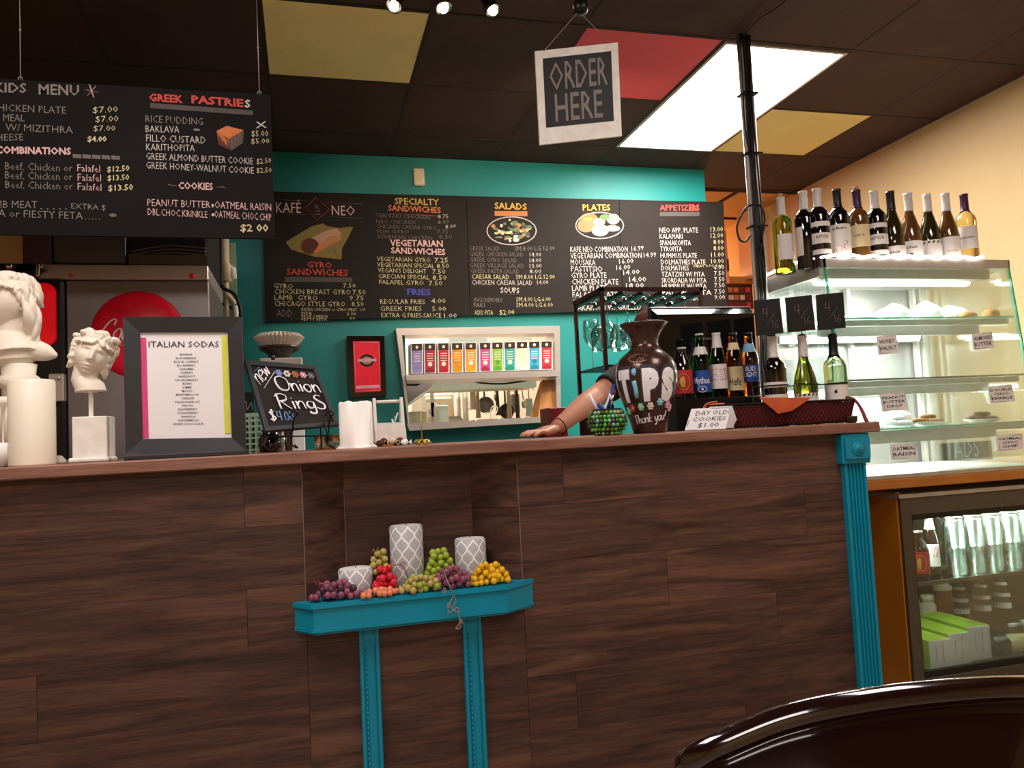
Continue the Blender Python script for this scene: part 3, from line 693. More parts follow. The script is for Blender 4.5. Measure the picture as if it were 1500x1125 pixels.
mb.polyx([q(1188, 350), q(1245, 425), q(1250, 385)], .0006, MI['orange']); mb.polyx([q(1188, 345), q(1250, 392), q(1338, 340), q(1245, 316)], .0006, MI['orange'])
mb.polyx([q(1190, 355), q(1200, 420), q(1272, 452), q(1252, 392)], .0007, MI['meat']); mb.polyx([q(1252, 392), q(1272, 452), q(1334, 410), q(1338, 342)], .0007, MI['band'])
for k in range(7): seg(mb, q(1196+k*20, 350+k*6-(k > 3)*(k-3)*18), q(1200+k*18, 405+k*8-(k > 3)*(k-3)*16), .0009, MI['orange'])
mb.build('lettering', CM, t)
for x_ in (380, 30):
    mb = MB(); a = P(x_, 140 if x_ > 100 else 120, YL+.006); mb.tube([Vector((a.x, YL+.006, zt-.002)), Vector((a.x, YL+.006, CH))], .0013, 6); mb.ball((a.x, YL+.006, CH-.30), .004, 6)
    mb.tube([Vector((a.x+.006*cos(k*.6), YL+.006, zt+.006+.006*sin(k*.6))) for k in range(11)], .001, 5); tag(mb.build('hanging_wire', M['alu'], t))

# back wall board, 4 panels
YW = 4.27
zb, zt = ZC+.155*YW, ZC+.3185*YW
q0 = [P(383, 280, YW), P(1060, 296, YW), P(1066, 450, YW), P(388, 471, YW)]
t = thing('menu_board', (1.2, YW, q0[3].z), 'long black menu board on the teal wall, gyros to appetizers', 'menu board')
qm = quadmap(q0)
mb = MB(); cuts = [0, .405, .745, 1]
for a, b_ in zip(cuts, cuts[1:]):
    mb = MB(); mb.slab([qm(a+.0006, 1), qm(b_-.0006, 1), qm(b_-.0006, 0), qm(a+.0006, 0)], .012); mb.build('panel', M['board'], t)
mb = MB(); Yt = YW-.0015; S = 350/1500
def q(x, y): return P(380+x*S, 270+y*S, Yt)
L = [("KAFÉ", 105, 178, 262, 180, 66, 'pink', -.0), ("NEO", 455, 193, 600, 196, 62, 'pink', -.0),
 ("GYRO", 300, 522, 455, 526, 38, 'red', .01), ("SANDWICHES", 172, 567, 556, 575, 40, 'red', .01),
 ("GYRO", 90, 652, 212, 656, 32, 'yel'), ("7.50", 526, 650, 604, 650, 28, 'yel'), ("CHICKEN BREAST GYRO", 95, 688, 574, 692, 32, 'yel'), ("7.50", 585, 692, 668, 692, 30, 'yel'),
 ("LAMB  GYRO", 95, 725, 367, 729, 32, 'yel'), ("9.75", 566, 728, 655, 728, 30, 'yel'), ("CHICAGO STYLE GYRO", 95, 764, 540, 767, 32, 'yel'), ("8.50", 580, 766, 655, 766, 30, 'yel'),
 ("ADD", 110, 830, 206, 832, 46, 'dim', .0), ("EXTRA CHICKEN or GYRO MEAT  1.99", 265, 795, 666, 797, 20, 'yel'), ("PITA", 265, 820, 330, 820, 20, 'yel'), ("FETA CHEESE", 265, 836, 430, 838, 18, 'yel'), ("FETTY FETA", 265, 856, 425, 858, 18, 'yel'), ("3.99", 550, 824, 606, 824, 20, 'yel'), (".99", 560, 850, 600, 850, 18, 'yel'),
 ("SPECIALTY", 850, 124, 1128, 132, 40, 'gold', .02), ("SANDWICHES", 808, 164, 1140, 180, 36, 'orange', .03),
 ("TERIYAKI CHICKEN", 728, 205, 1070, 220, 24, 'dim'), ("8.75", 1122, 214, 1186, 212, 24, 'white'), ("NEO CHICKEN", 735, 244, 978, 250, 24, 'dim'), ("8.00", 1122, 250, 1190, 246, 24, 'grey'),
 ("CHICKEN CAESAR GYRO", 735, 274, 1112, 286, 24, 'dim'), ("8.00", 1168, 278, 1234, 272, 24, 'white'), ("FISH GYRO", 740, 308, 942, 310, 24, 'dim'), ("7.75", 1115, 310, 1186, 306, 24, 'dim'),
 ("ATHENIAN CHICKEN", 738, 340, 1085, 350, 26, 'dim'), ("8.50", 1128, 342, 1210, 342, 26, 'dim'),
 ("VEGETARIAN", 820, 386, 1152, 392, 40, 'pink', .03), ("SANDWICHES", 826, 432, 1168, 444, 38, 'pink', .03),
 ("VEGETARIAN GYRO", 738, 480, 1074, 490, 28, 'yel'), ("7.25", 1100, 492, 1184, 490, 30, 'yel'), ("VEGETARIAN SPECIAL", 740, 517, 1098, 526, 28, 'yel'), ("8.50", 1114, 528, 1190, 526, 30, 'yel'),
 ("VEGAN'S DELIGHT", 745, 552, 1048, 560, 28, 'yel'), ("7.50", 1086, 562, 1168, 562, 30, 'yel'), ("GRECIAN SPECIAL", 748, 589, 1068, 598, 28, 'yel'), ("8.50", 1088, 600, 1176, 600, 30, 'yel'),
 ("FALAFEL GYRO", 752, 626, 1032, 632, 28, 'yel'), ("7.50", 1064, 636, 1148, 634, 30, 'yel'),
 ("FRIES", 928, 692, 1076, 696, 38, 'blue', .04), ("REGULAR FRIES", 758, 750, 1040, 752, 30, 'yel'), ("4.00", 1080, 746, 1170, 746, 30, 'yel'),
 ("GREEK FRIES", 760, 794, 1018, 794, 30, 'yel'), ("5.00", 1086, 796, 1172, 796, 30, 'yel'), ("EXTRA G.FRIES-SAUCE", 766, 836, 1142, 838, 30, 'yel'), ("1.00", 1160, 838, 1240, 836, 28, 'white')]
board_text(mb, L, 380, 270, S, Yt, MI)
D = [q(357, 82), q(438, 157), q(362, 225), q(287, 147)]
for a, b_ in zip(D, D[1:]+D[:1]): seg(mb, a, b_, .004, MI['red'])
seg(mb, q(343, 190), q(378, 188), .003, MI['pink']); mb.tube(bez([q(345, 165), q(362, 172), q(375, 160), q(352, 145), q(358, 130), q(368, 150)]), .0025, 4, MI['pink'], flat=.3)
for a in ((85, 93, 300, 106), (412, 112, 648, 125), (92, 182, 290, 190), (425, 203, 650, 213)): seg(mb, q(a[0], a[1]), q(a[2], a[3]), .0022, MI['grey'])
mb.polyx([q(*p_) for p_ in [(165, 362), (200, 410), (265, 430), (350, 455), (430, 462), (515, 472), (520, 400), (560, 330), (590, 265), (500, 275), (425, 262), (400, 245), (325, 265), (250, 310)][::1]], .0005, MI['olive'])
mb.polyx([P(0, 0, 1)*0+q(x, y)+Vector((0, -.0005, 0)) for x, y in [(262, 375), (330, 335), (420, 290), (485, 275), (510, 300), (515, 345), (460, 375), (390, 410), (350, 438), (290, 425)]], .0004, MI['bread'])
mb.polyx([q(x, y)+Vector((0, -.001, 0)) for x, y in [(330, 335), (420, 290), (485, 275), (508, 300), (505, 325), (440, 325), (385, 370)]], .0004, MI['wrap'])
mb.polyx([q(318+55*cos(a), 388+50*sin(a))+Vector((0, -.0015, 0)) for a in [-2*pi*k/16 for k in range(16)]], .0004, MI['meat'])
mb.polyx([q(x, y)+Vector((0, -.0018, 0)) for x, y in [(340, 425), (385, 365), (400, 390), (360, 432)]], .0004, MI['orange'])
mb.tube(bez([q(440, 440), (q(470, 395)), q(480, 430), q(500, 460)]), .0022, 4, MI['dim'], flat=.3)
mb.polyx([q(160, 580), q(160, 612), q(583, 614), q(583, 585)], .0006, MI['band'])
seg(mb, q(820, 182), q(1140, 200), .003, MI['red']); seg(mb, q(820, 448), q(1165, 462), .002, MI['grey']); seg(mb, q(915, 706), q(1082, 710), .002, MI['blue'])
S = 410/1500
def q(x, y): return P(670+x*S, 280+y*S, Yt)
L = [("SALADS", 200, 94, 373, 100, 34, 'gold', .03),
 ("GREEK SALAD", 65, 316, 228, 320, 24, 'dim'), ("SM.8.00 LG.12.00", 308, 320, 522, 316, 24, 'grey'), ("GREEK CHICKEN SALAD", 68, 348, 354, 350, 24, 'dim'), ("14.00", 388, 350, 450, 350, 22, 'white'),
 ("GREEK GYRO SALAD", 68, 378, 320, 383, 24, 'dim'), ("14.00", 388, 382, 450, 380, 22, 'white'), ("GREEK VILLAGE SALAD", 68, 408, 358, 412, 24, 'dim'), ("13.00", 388, 412, 452, 410, 22, 'white'),
 ("GREEK PASTA SALAD", 72, 438, 332, 442, 24, 'dim'), ("8.00", 388, 440, 450, 440, 22, 'white'), ("CAESAR SALAD", 78, 470, 278, 473, 26, 'yel'), ("SM.8.00 LG.12.00", 315, 472, 522, 470, 24, 'yel'),
 ("CHICKEN CAESAR SALAD", 78, 501, 402, 504, 26, 'white'), ("14.00", 428, 500, 488, 498, 22, 'white'), ("SOUPS", 232, 545, 332, 547, 30, 'white', .01),
 ("AVGOLEMONO", 88, 593, 242, 596, 24, 'grey'), ("SM.4.00 LG.6.00", 316, 592, 500, 590, 24, 'yel'), ("FAKI", 88, 622, 146, 623, 24, 'grey'), ("SM.4.00 LG.6.00", 316, 622, 512, 620, 24, 'yel'), ("ADD PITA", 93, 663, 192, 664, 26, 'yel'), ("$2.00", 226, 662, 306, 660, 26, 'yel'),
 ("PLATES", 672, 103, 820, 103, 32, 'gold', .03), ("KAFE NEO COMBINATION", 606, 327, 914, 325, 30, 'white'), ("16.99", 934, 322, 998, 316, 26, 'white'), ("VEGETARIAN COMBINATION", 607, 361, 988, 358, 30, 'white'), ("14.99", 1000, 356, 1066, 352, 26, 'white'),
 ("MOUSAKA", 608, 395, 740, 397, 30, 'white'), ("16.00", 868, 390, 944, 385, 26, 'white'), ("PASTITSIO", 610, 430, 778, 432, 30, 'white'), ("16.00", 853, 423, 927, 418, 26, 'white'), ("GYRO PLATE", 612, 466, 800, 465, 30, 'white'), ("14.00", 890, 450, 976, 443, 26, 'white'),
 ("CHICKEN PLATE", 615, 500, 863, 500, 30, 'white'), ("14.00", 922, 487, 1012, 485, 28, 'white'), ("LAMB PLATE", 615, 535, 800, 533, 30, 'white'), ("18.00", 905, 520, 1000, 516, 26, 'white'), ("FALAFEL PLATE", 618, 570, 860, 568, 30, 'white'), ("SOUVLAKI", 620, 606, 790, 604, 30, 'grey'), ("MAKARONI W/ GRILLED", 620, 640, 985, 634, 30, 'white'),
 ("APPETIZ", 1085, 103, 1240, 103, 30, 'red', .03), ("ERS", 1242, 103, 1298, 103, 30, 'red', .08)]
y_ = [222, 255, 290, 323, 358, 393, 425, 458, 491, 522, 556, 586]
for (s, xe), pr, yy in zip([("NEO APP. PLATE", 1290), ("KALAMARI", 1207), ("SPANAKOPITA", 1252), ("TYROPITA", 1204), ("HUMMUS PLATE", 1284), ("DOLMATHES PLATE", 1330), ("DOLMATHES", 1240), ("TZATZIKI W/ PITA", 1325), ("SKORDALIA W/ PITA", 1335), ("HUMMUS W/ PITA", 1336), ("FALAFEL PITA", 1362), ("COMBO", 1294)],
     ["13.00", "12.00", "8.00", "8.00", "11.00", "10.00", "6.00", "7.50", "7.50", "7.50", "7.50", "9.00"], y_):
    L.append((s, 1083+(yy-222)*.05 if s != 'COMBO' else 1222, yy, xe, yy, 27, 'white')); L.append((pr, 1358+(yy-222)*.02+(14 if len(pr) < 5 else 0), yy-5, 1424+(yy-222)*.03, yy-7, 25, 'white' if yy > 420 else 'yel'))
L += [("MEAT 4 PC 4.00", 1268, 408, 1420, 404, 12, 'yel')]
board_text(mb, L, 670, 280, S, Yt, MI)
mb.polyx([q(200, 106), q(200, 132), q(375, 134), q(375, 108)], .0006, MI['orange']); mb.polyx([q(1085, 112), q(1085, 134), q(1298, 134), q(1298, 110)], .0006, MI['band'])
seg(mb, q(232, 553), q(338, 556), .002, MI['grey']); seg(mb, q(672, 110), q(826, 111), .002, MI['pink'])
def ell(cx, cy, rx, ry, mi, off=0., n=20): mb.polyx([q(cx+rx*cos(a), cy+ry*sin(a))+Vector((0, -off, 0)) for a in [-2*pi*k/n for k in range(n)]], .0004, mi)
mb.tube([q(290+132*cos(a), 213+75*sin(a)) for a in [2*pi*k/28 for k in range(28)]], .0035, 4, MI['white'], closed=True, flat=.3)
rnd = random.Random(4)
for k in range(60):
    a = rnd.uniform(0, 2*pi); r_ = sqrt(rnd.random())*.86; ell(290+125*r_*cos(a), 210+66*r_*sin(a), rnd.uniform(7, 20), rnd.uniform(5, 11), rnd.choice([MI['leaf'], MI['yel'], MI['white'], MI['leaf'], MI['band'], MI['bread'], MI['grey']]), .0003+k*.00002, 7)
mb.tube([q(762+128*cos(a), 185+70*sin(a)) for a in [2*pi*k/28 for k in range(28)]], .0035, 4, MI['white'], closed=True, flat=.3)
ell(705, 155, 50, 38, MI['orange'], .0003); ell(690, 185, 48, 36, MI['bread'], .0004); ell(760, 165, 32, 20, MI['white'], .0005); ell(765, 210, 46, 32, MI['yel'], .0006); ell(830, 200, 42, 16, MI['white'], .0007); ell(835, 150, 34, 28, MI['yel'], .0005); ell(790, 140, 28, 16, MI['leaf'], .0006); ell(700, 150, 26, 10, MI['gold'], .0008); ell(765, 195, 22, 10, MI['white'], .0009)
mb.build('lettering', CM, t)

# order-here sign
YO = 2.2
t = thing('hanging_sign', P(850, 205, YO), 'square ORDER HERE sign in white frame hanging from strings', 'sign')
q4 = [P(784, 75, YO), P(905, 62, YO), P(911, 199, YO), P(791, 212, YO)]; qm = quadmap(q4)
mb = MB(); mb.slab(q4, .008); mb.build('frame', M['white'], t)
qi = [P(795, 86, YO), P(895, 75, YO), P(899, 177, YO), P(800, 187, YO)]; off = Vector((0, -.0012, 0)); mb = MB(); mb.slab([p_+off for p_ in qi], .002); mb.build('chalk_panel', M['boardb'], t)
mi_ = quadmap([p_+off*1.6 for p_ in qi]); mb = MB()
for s, u0, u1, v0, v1 in (("ORDER", .08, .93, .53, .93), ("HERE", .14, .84, .07, .47)):
    text_map(mb, s, lambda u, v: mi_(u0+u*(u1-u0), v0+v*(v1-v0)), 1, 1, 0, bold=.008, fine=False)
mb.build('lettering', M['c_grey'], t)
mb = MB(); hk = P(848, 16, YO); 
for a in (P(796, 76, YO), P(893, 64, YO)): mb.tube([a, hk], .0012, 5)
mb.build('string', M['vine'], t)
mb = MB(); mb.tube([hk, hk+Vector((0, 0, CH-hk.z))], .0015, 5); mb.tube([hk+Vector((-.012, 0, 0)), (hk.x-.02, YO, CH)], .002, 5); mb.tube([hk+Vector((.012, 0, 0)), (hk.x+.09, YO+.05, CH)], .002, 5)
mb.lathe([(0, 0), (.018, .002), (.024, .014), (.024, .034), (.016, .046), (0, .048)], c=hk+Vector((.006, 0, -.01)), n=16)
tag(mb.build('ceiling_hook', M['black']), 'round black hook and cords holding the ORDER HERE sign', 'hook')

# track lights
t = thing('track_light', (.85, 2.64, CH-.02), 'row of three small bright spot lamps under the ceiling', 'track light')
for k, (px_, py_) in enumerate(((578, 6), (648, 8), (720, 12))):
    c = P(px_, py_, 2.62); aim = Vector((.35 if k else -.3, -.25, -.8)).normalized()
    if k == 1: aim = Vector((.25, -.2, -.9)).normalized()
    mb = MB(); R_ = aim.to_track_quat('Z', 'Y').to_matrix().to_4x4()
    mb.lathe([(0, -.05), (.018, -.05), (.02, -.03), (.028, .0), (.030, .012), (.027, .012), (.02, -.005)], c=c, n=20, T=R_, cap=False)
    mb.tube([c-aim*.03, (c.x, 2.635, CH)], .006, 6); mb.tube([(c.x, 2.635, CH-.02), (c.x, 2.635, CH)], .03, 14); h = mb.build('lamp_head', M['blackmetal'] if k != 1 else M['chrome'], t)
    mb = MB(); mb.ball(c+aim*.010, .018, 12); mb.build('bulb', M['bulb'], h)

# ------------------------------------------------------------------ things on the wall
t = thing('framed_poster', P(536, 580, 4.28), 'small red poster in black frame on the teal wall', 'picture frame')
Y = 4.26; qf = [P(508, 492, Y), P(563, 492, Y), P(566, 580, Y), P(513, 582, Y)]; mb = MB(); mb.slab(qf, .03); mb.build('frame', M['blackgloss'], t)
qs = [P(517, 500, Y-.002), P(556, 500, Y-.002), P(558, 573, Y-.002), P(520, 575, Y-.002)]; mb = MB(); mb.slab(qs, .002); sm_ = quadmap([p_+Vector((0, -.0008, 0)) for p_ in qs]); mb.build('print', M['red'], t)
mb = MB()
mb.polyx([sm_(.04, .13), sm_(.96, .13), sm_(.96, .07), sm_(.04, .07)][::-1], .0004, 0)
mb.polyx([sm_(.5+.28*cos(a), .62+.125*sin(a)) for a in [2*pi*k/20 for k in range(20)]], .0003, 1)
mb.polyx([sm_(.5+.2*cos(a), .62+.075*sin(a))+Vector((0, -.0006, 0)) for a in [2*pi*k/20 for k in range(20)]], .0003, 2)
mb.polyx([p_+Vector((0, -.001, 0)) for p_ in (sm_(.14, .6), sm_(.86, .6), sm_(.86, .65), sm_(.14, .65))], .0003, 0)
for a, b_ in (((.0, 0), (1, .0)), ((0, 1), (1, 1)), ((0, 0), (0, 1)), ((1, 0), (1, 1))): mb.tube([sm_(.03+.94*a[0], .02+.96*a[1]), sm_(.03+.94*b_[0], .02+.96*b_[1])], .0012, 4, 0)
mb.build('emblem', [M['p_pink'], M['ink'], M['c_wrap']], t)
mb = MB(); a = P(605, 247, 4.29); b_ = P(622, 273, 4.29); mb.box((a.x, 4.275, b_.z), (b_.x, 4.30, a.z), 0, .006); mb.box((a.x+.015, 4.272, b_.z+.03), (b_.x-.015, 4.277, b_.z+.05)); tag(mb.build('door_chime', M['cream']), 'small beige plastic box on the teal wall above the menu', 'wall box')

# service opening: steel frame, shelf, tea boxes
t = thing('service_window_frame', (1.0, YB, ZC+.05), 'steel framed kitchen pass window with ledge in the teal wall', 'window frame'); SWF = t
Y0 = 4.22
TL, TR, BR, BL = P(580, 481, Y0), P(820, 477, Y0), P(822, 610, Y0), P(598, 623, Y0)
iTL, iTR, iBR, iBL = P(589, 491, Y0), P(812, 488, Y0), P(816, 608, Y0), P(600, 621, Y0)
for q_ in ((TL, TR, iTR, iTL), (TL, iTL, iBL, BL), (iTR, TR, BR, iBR)):
    mb = MB(); mb.slab(q_, .16); mb.build('jamb', M['steel'], t)
mb = MB(); a, b_, c, d = P(596, 621, 4.16), P(822, 609, 4.16), P(822, 617, 4.16), P(600, 631, 4.16); mb.slab([a, b_, c, d], .32); mb.build('ledge', M['steel'], t)
mb = MB(); sT0, sT1 = P(595, 549, 4.15), P(820, 542, 4.15); s2, s3 = P(820, 551, 4.15), P(596, 557, 4.15); mb.slab([sT0, sT1, s2, s3], .34); mb.build('middle_shelf', M['steel'], t)
cols = ['#8a78b8', '#a81e3c', '#b8203c', '#d08a1e', '#d6962a', '#c23f8c', '#7fb23a', '#2f9e96', '#cfd6b4', '#3aa0c4', '#c42e3c']
base = ['#8a86b4', '#8a1430', '#a8142c', '#c8901c', '#d8a01a', '#a01c4c', '#5a9a2c', '#128a66', '#d8dccc', '#1e7a96', '#96222c']
names = ['purple', 'dark red', 'crimson', 'amber orange', 'light orange', 'pink', 'lime green', 'teal green', 'pale sage', 'sky blue', 'coral red']
xs_ = [602, 621, 641, 661, 681, 702, 720, 738, 756, 774, 792]
for k, x in enumerate(xs_):
    x1 = x+17.2; Yb_ = 4.20; y0, y1 = 503-k*.35, 547.5-k*.6
    A, B, C_, D_ = P(x, y0, Yb_), P(x1, y0-.3, Yb_), P(x1+.3, y1-.5, Yb_), P(x+.6, y1, Yb_)
    zf = A.z; t2 = thing('tea_box', (A.x, Yb_, D_.z), names[k]+' tea box standing on the pass window shelf', 'tea box', 'tea boxes on the pass window shelf')
    mb = MB(); mb.slab([A, B, C_, D_], .13); mb.build('carton', M['paper'], t2)
    qm = quadmap([A, B, C_, D_]); o_ = Vector((0, -.001, 0))
    if 'tb'+str(k) not in M: M['tb'+str(k)] = mat('tea_label_'+names[k].replace(' ', '_'), cols[k], .5, noise=(60, .25)); M['tbb'+str(k)] = mat('tea_knob_'+names[k].replace(' ', '_'), base[k], .4)
    mb = MB(); mb.slab([qm(.08, .76)+o_, qm(.92, .76)+o_, qm(.92, .04)+o_, qm(.08, .04)+o_], .0008)
    mb.slab([qm(.06, .98)+o_, qm(.94, .98)+o_, qm(.94, .76)+o_, qm(.06, .76)+o_], .0008, 1)
    mb.polyx([qm(.5+.12*cos(a), .87+.055*sin(a))+o_*1.6 for a in [2*pi*j/12 for j in range(12)]], .0004, 2)
    for j in range(4): mb.slab([qm(.22, .66-j*.08)+o_*1.7, qm(.78, .66-j*.08)+o_*1.7, qm(.78, .635-j*.08)+o_*1.7, qm(.22, .635-j*.08)+o_*1.7], .0004, 2)
    mb.polyx([qm(.5+.42*cos(a), .02+.15*sin(a))+o_*2 for a in [pi*j/12 for j in range(13)]], .0004, 3)
    mb.polyx([qm(.5+.2*cos(a), .3+.08*sin(a))+o_*1.5 for a in [2*pi*j/8 for j in range(8)]], .0004, 2 if k % 3 else 3)
    mb.build('printed_label', [M['tb'+str(k)], M['grind'], M['p_cream'], M['tbb'+str(k)]], t2)

# ------------------------------------------------------------------ kitchen seen through the opening
def pbox(px0, py0, px1, py1, Y, dep, m, name, label=None, cat=None, bev=0., parent=None):
    a, b_ = P(px0, py0, Y), P(px1, py1, Y); mb = MB(); mb.box((a.x, Y, b_.z), (b_.x, Y+dep, a.z), 0, bev)
    o = mb.build(name, m, parent)
    if label: tag(o, label, cat)
    return o
t = thing('exhaust_hood', P(610, 560, 4.9), 'brown slanted hood corner in the kitchen behind the pass window', 'hood')
Y = 4.75; mb = MB(); mb.hexa([P(560, 552, Y), P(634, 554, Y), P(632, 568, Y), P(560, 618, Y)]+[p_+Vector((0, .5, 0)) for p_ in (P(560, 552, Y), P(634, 554, Y), P(632, 568, Y), P(560, 618, Y))]); mb.build('canopy', M['steeld'], t)
mb = MB(); mb.tube([P(632, 569, Y-.01), P(560, 619, Y-.01)], .008, 6); mb.build('rim', M['steel'], t)
t = thing('refrigerator', (P(640, 570, 5.6).x, 5.6, 0), 'cream fridge door at the left in the kitchen, paper note on it', 'refrigerator')
a, b_ = P(618, 575, 5.5), P(668, 640, 5.5); mb = MB(); mb.box((a.x, 5.5, .05), (b_.x, 6.1, a.z), 0, .02); mb.build('body', M['white_e'], t)
mb = MB(); mb.box((a.x+.02, 5.47, .5), (b_.x-.02, 5.497, a.z-.04), 0, .01); mb.build('door', M['cream'], t)
mb = MB(); mb.box((a.x+.05, 5.44, 1.2), (a.x+.075, 5.47, 1.45)); mb.build('handle', M['alu'], t)
o = pbox(625, 590, 642, 610, 5.44, .003, M['paper'], 'paper_note', 'white printed sheet on the kitchen fridge', 'paper')
mb = MB(); qn = quadmap([P(625, 590, 5.437), P(642, 590, 5.437), P(642, 610, 5.437), P(625, 610, 5.437)])
for k in range(2):
    for j in range(5): mb.slab([qn(.15+k*.4, .5-j*.07), qn(.42+k*.4, .5-j*.07), qn(.42+k*.4, .47-j*.07), qn(.15+k*.4, .47-j*.07)], .0005)
o2 = mb.build('print', M['c_grey'], o)
# kitchen worktop and clutter
t = thing('kitchen_worktop', (1.2, 5.1, 0), 'steel worktop behind the pass window', 'worktop'); mb = MB(); mb.box((.5, 4.75, 1.10), (2.1, 5.3, 1.13)); mb.build('top', M['steel'], t)
mb = MB(); 
for x in (.55, 2.05):
    for y in (4.8, 5.25): mb.cyl((x, y, 0), (x, y, 1.10), .02)
mb.build('leg', M['steel'], t)
def ktop(px_, w_, h_, Y, m, name, label, cat, bev=.004):
    x = P(px_, 600, Y).x; mb = MB(); mb.box((x-w_/2, Y-.05, 1.131), (x+w_/2, Y+.1, 1.131+h_), 0, bev); return tag(mb.build(name, m), label, cat)
ktop(612, .10, .16, 5.0, M['cream'], 'carton', 'cream carton at the left of the kitchen worktop', 'carton')
ktop(647, .07, .19, 4.95, M['white'], 'carton', 'tall white carton in the kitchen behind the pass window', 'carton')
ktop(663, .12, .12, 5.05, M['steel'], 'food_container', 'steel food container on the kitchen worktop', 'container', .02)
ktop(597, .03, .12, 5.16, M['kraft'], 'cutting_board', 'wooden board leaning at the left of the kitchen worktop', 'cutting board')
for px_ in (671, 682):
    x = P(px_, 600, 5.35).x; mb = MB(); mb.cyl((x, 5.35, 0), (x, 5.35, 1.9), .020); tag(mb.build('rack_post', M['white']), 'white upright rack post in the kitchen, %s of two' % ('left' if px_ == 671 else 'right'), 'post')
x0, x1 = P(684, 566, 5.4).x, P(785, 566, 5.4).x; zr = P(700, 568, 5.4).z
t = thing('utensil_rail', (x0, 5.4, zr), 'steel rail for hanging utensils in the kitchen', 'rail'); mb = MB(); mb.cyl((x0, 5.4, zr), (x1, 5.4, zr), .008)
for k in range(9): x = x0+(x1-x0)*(k+.5)/9; mb.tube([(x, 5.4, zr), (x, 5.385, zr-.01), (x, 5.38, zr-.03), (x, 5.37, zr-.02)], .003, 5)
mb.cyl((x0+.01, 5.4, zr), (x0+.01, 6.3, zr), .006); mb.cyl((x1-.01, 5.4, zr), (x1-.01, 6.3, zr), .006); mb.build('rail', M['chrome'], t)
def hang(px_, py1, wpx, kind, label):
    a = P(px_, 572, 5.38); b_ = P(px_, py1, 5.38); W_ = wpx*5.4/1144/1.1; mb = MB()
    if kind == 'pan':
        mb.tube([(a.x, 5.38, zr), (a.x, 5.38, b_.z+W_)], .007, 6, flat=.5); mb.lathe([(0, 0), (W_*.42, 0), (W_/2, .035), (W_/2-.004, .035), (W_*.41, .005), (0, .005)], c=(a.x, 5.38, b_.z+W_/2), T=Matrix.Rotation(pi/2, 4, 'X'), n=20)
    elif kind == 'ladle':
        mb.tube([(a.x, 5.38, zr), (a.x+.01, 5.38, b_.z+.06)], .005, 6, flat=.5); mb.ball((a.x+.01, 5.37, b_.z+.03), (W_/2, .02, .035), 10)
    else:
        mb.tube([(a.x, 5.38, zr), (a.x, 5.38, b_.z+.12)], .005, 6, flat=.5); mb.box((a.x-W_/2, 5.375, b_.z), (a.x+W_/2, 5.383, b_.z+.13), 0, .003)
    tag(mb.build('hanging_utensil', M['steeld'] if kind == 'pan' else M['steel']), label, 'utensil', 'utensils hanging in the kitchen')
hang(692, 600, 10, 'spat', 'leftmost spatula hanging in the kitchen'); hang(709, 606, 28, 'pan', 'dark pan hanging at the left of the kitchen rail'); hang(724, 588, 9, 'ladle', 'ladle hanging between the two pans'); 
hang(739, 614, 26, 'pan', 'pan hanging in the middle of the kitchen rail'); hang(754, 604, 15, 'spat', 'wide dark spatula hanging right of the pans'); hang(764, 598, 9, 'ladle', 'ladle hanging near the paper bag'); hang(774, 610, 12, 'spat', 'rightmost spatula hanging by the paper bag')
for k, (px_, w_, y1_) in enumerate(((702, 9, 612), (731, 8, 608), (748, 10, 616), (760, 8, 612))):
    a = P(px_-w_/2, 571, 5.3); b_ = P(px_+w_/2, y1_, 5.3); mb = MB(); n_ = 6; V = []
    for j in range(n_+1):
        for zz, sp in ((a.z, .6), ((a.z+b_.z)/2, .9), (b_.z, 1.1)): V.append(((a.x+b_.x)/2+(j/n_-.5)*(b_.x-a.x)*sp, 5.34+.012*sin(j*2.2), zz))
    mb.add(V, [(j*3+i, (j+1)*3+i, (j+1)*3+i+1, j*3+i+1) for j in range(n_) for i in range(2)], 0, True); tag(mb.build('kitchen_cloth', M['alud'] if k % 2 else M['cream']), 'cloth hanging from the kitchen rail, %s from left' % ('first', 'second', 'third', 'fourth')[k], 'cloth', 'cloths hanging in the kitchen')
for k in range(5):
    x = P(700+k*17, 600, 5.0).x; mb = MB(); mb.lathe([(.03, 0), (.042, .03), (.043, .09), (.04, .09), (.03, .01)], c=(x, 5.0+.04*(k % 2), 1.131), n=14, cap=False); tag(mb.build('metal_cup', M['chrome']), 'small steel cup on the kitchen worktop, %s from left' % ('first', 'second', 'third', 'fourth', 'fifth')[k], 'cup', 'steel cups on the kitchen worktop')
mb = MB(); Y = 4.3; mb.tube(bez([P(719, 614, Y), P(719, 600, Y), P(722, 595.5, Y), P(727, 595.5, Y), P(728.5, 600, Y), P(723, 614, Y)]), .0035, 8); tag(mb.build('tongs', M['white']), 'white looped tongs standing on the pass window ledge', 'tongs')
mb = MB(); mb.tube(bez([P(590, 563, 4.45), P(610, 564, 4.45), P(625, 558, 4.45), P(680, 556, 4.45), P(705, 561, 4.45), P(740, 562, 4.45), P(777, 556, 4.45)]), .006, 6); mb.build('cord', M['cable'], SWF)
pbox(632, 558, 786, 567, 5.0, .3, M['white_e'], 'kitchen_shelf', 'long cream shelf above the hanging utensils', 'shelf')
pbox(655, 520, 690, 556, 5.35, .1, M['cream'], 'wall_cabinet', 'cream wall cabinet low behind the tea boxes', 'cabinet'); pbox(684, 586, 702, 598, 5.6, .2, M['white'], 'storage_box', 'white storage box on the kitchen rack left of the pans', 'box'); pbox(657, 493, 715, 503, 5.2, .2, M['paper'], 'kitchen_carton', 'white carton high in the kitchen behind the tea boxes', 'carton'); pbox(716, 493, 780, 520, 5.3, .2, M['white'], 'kitchen_cabinet', 'white wall cabinet high in the kitchen behind the tea boxes', 'cabinet')
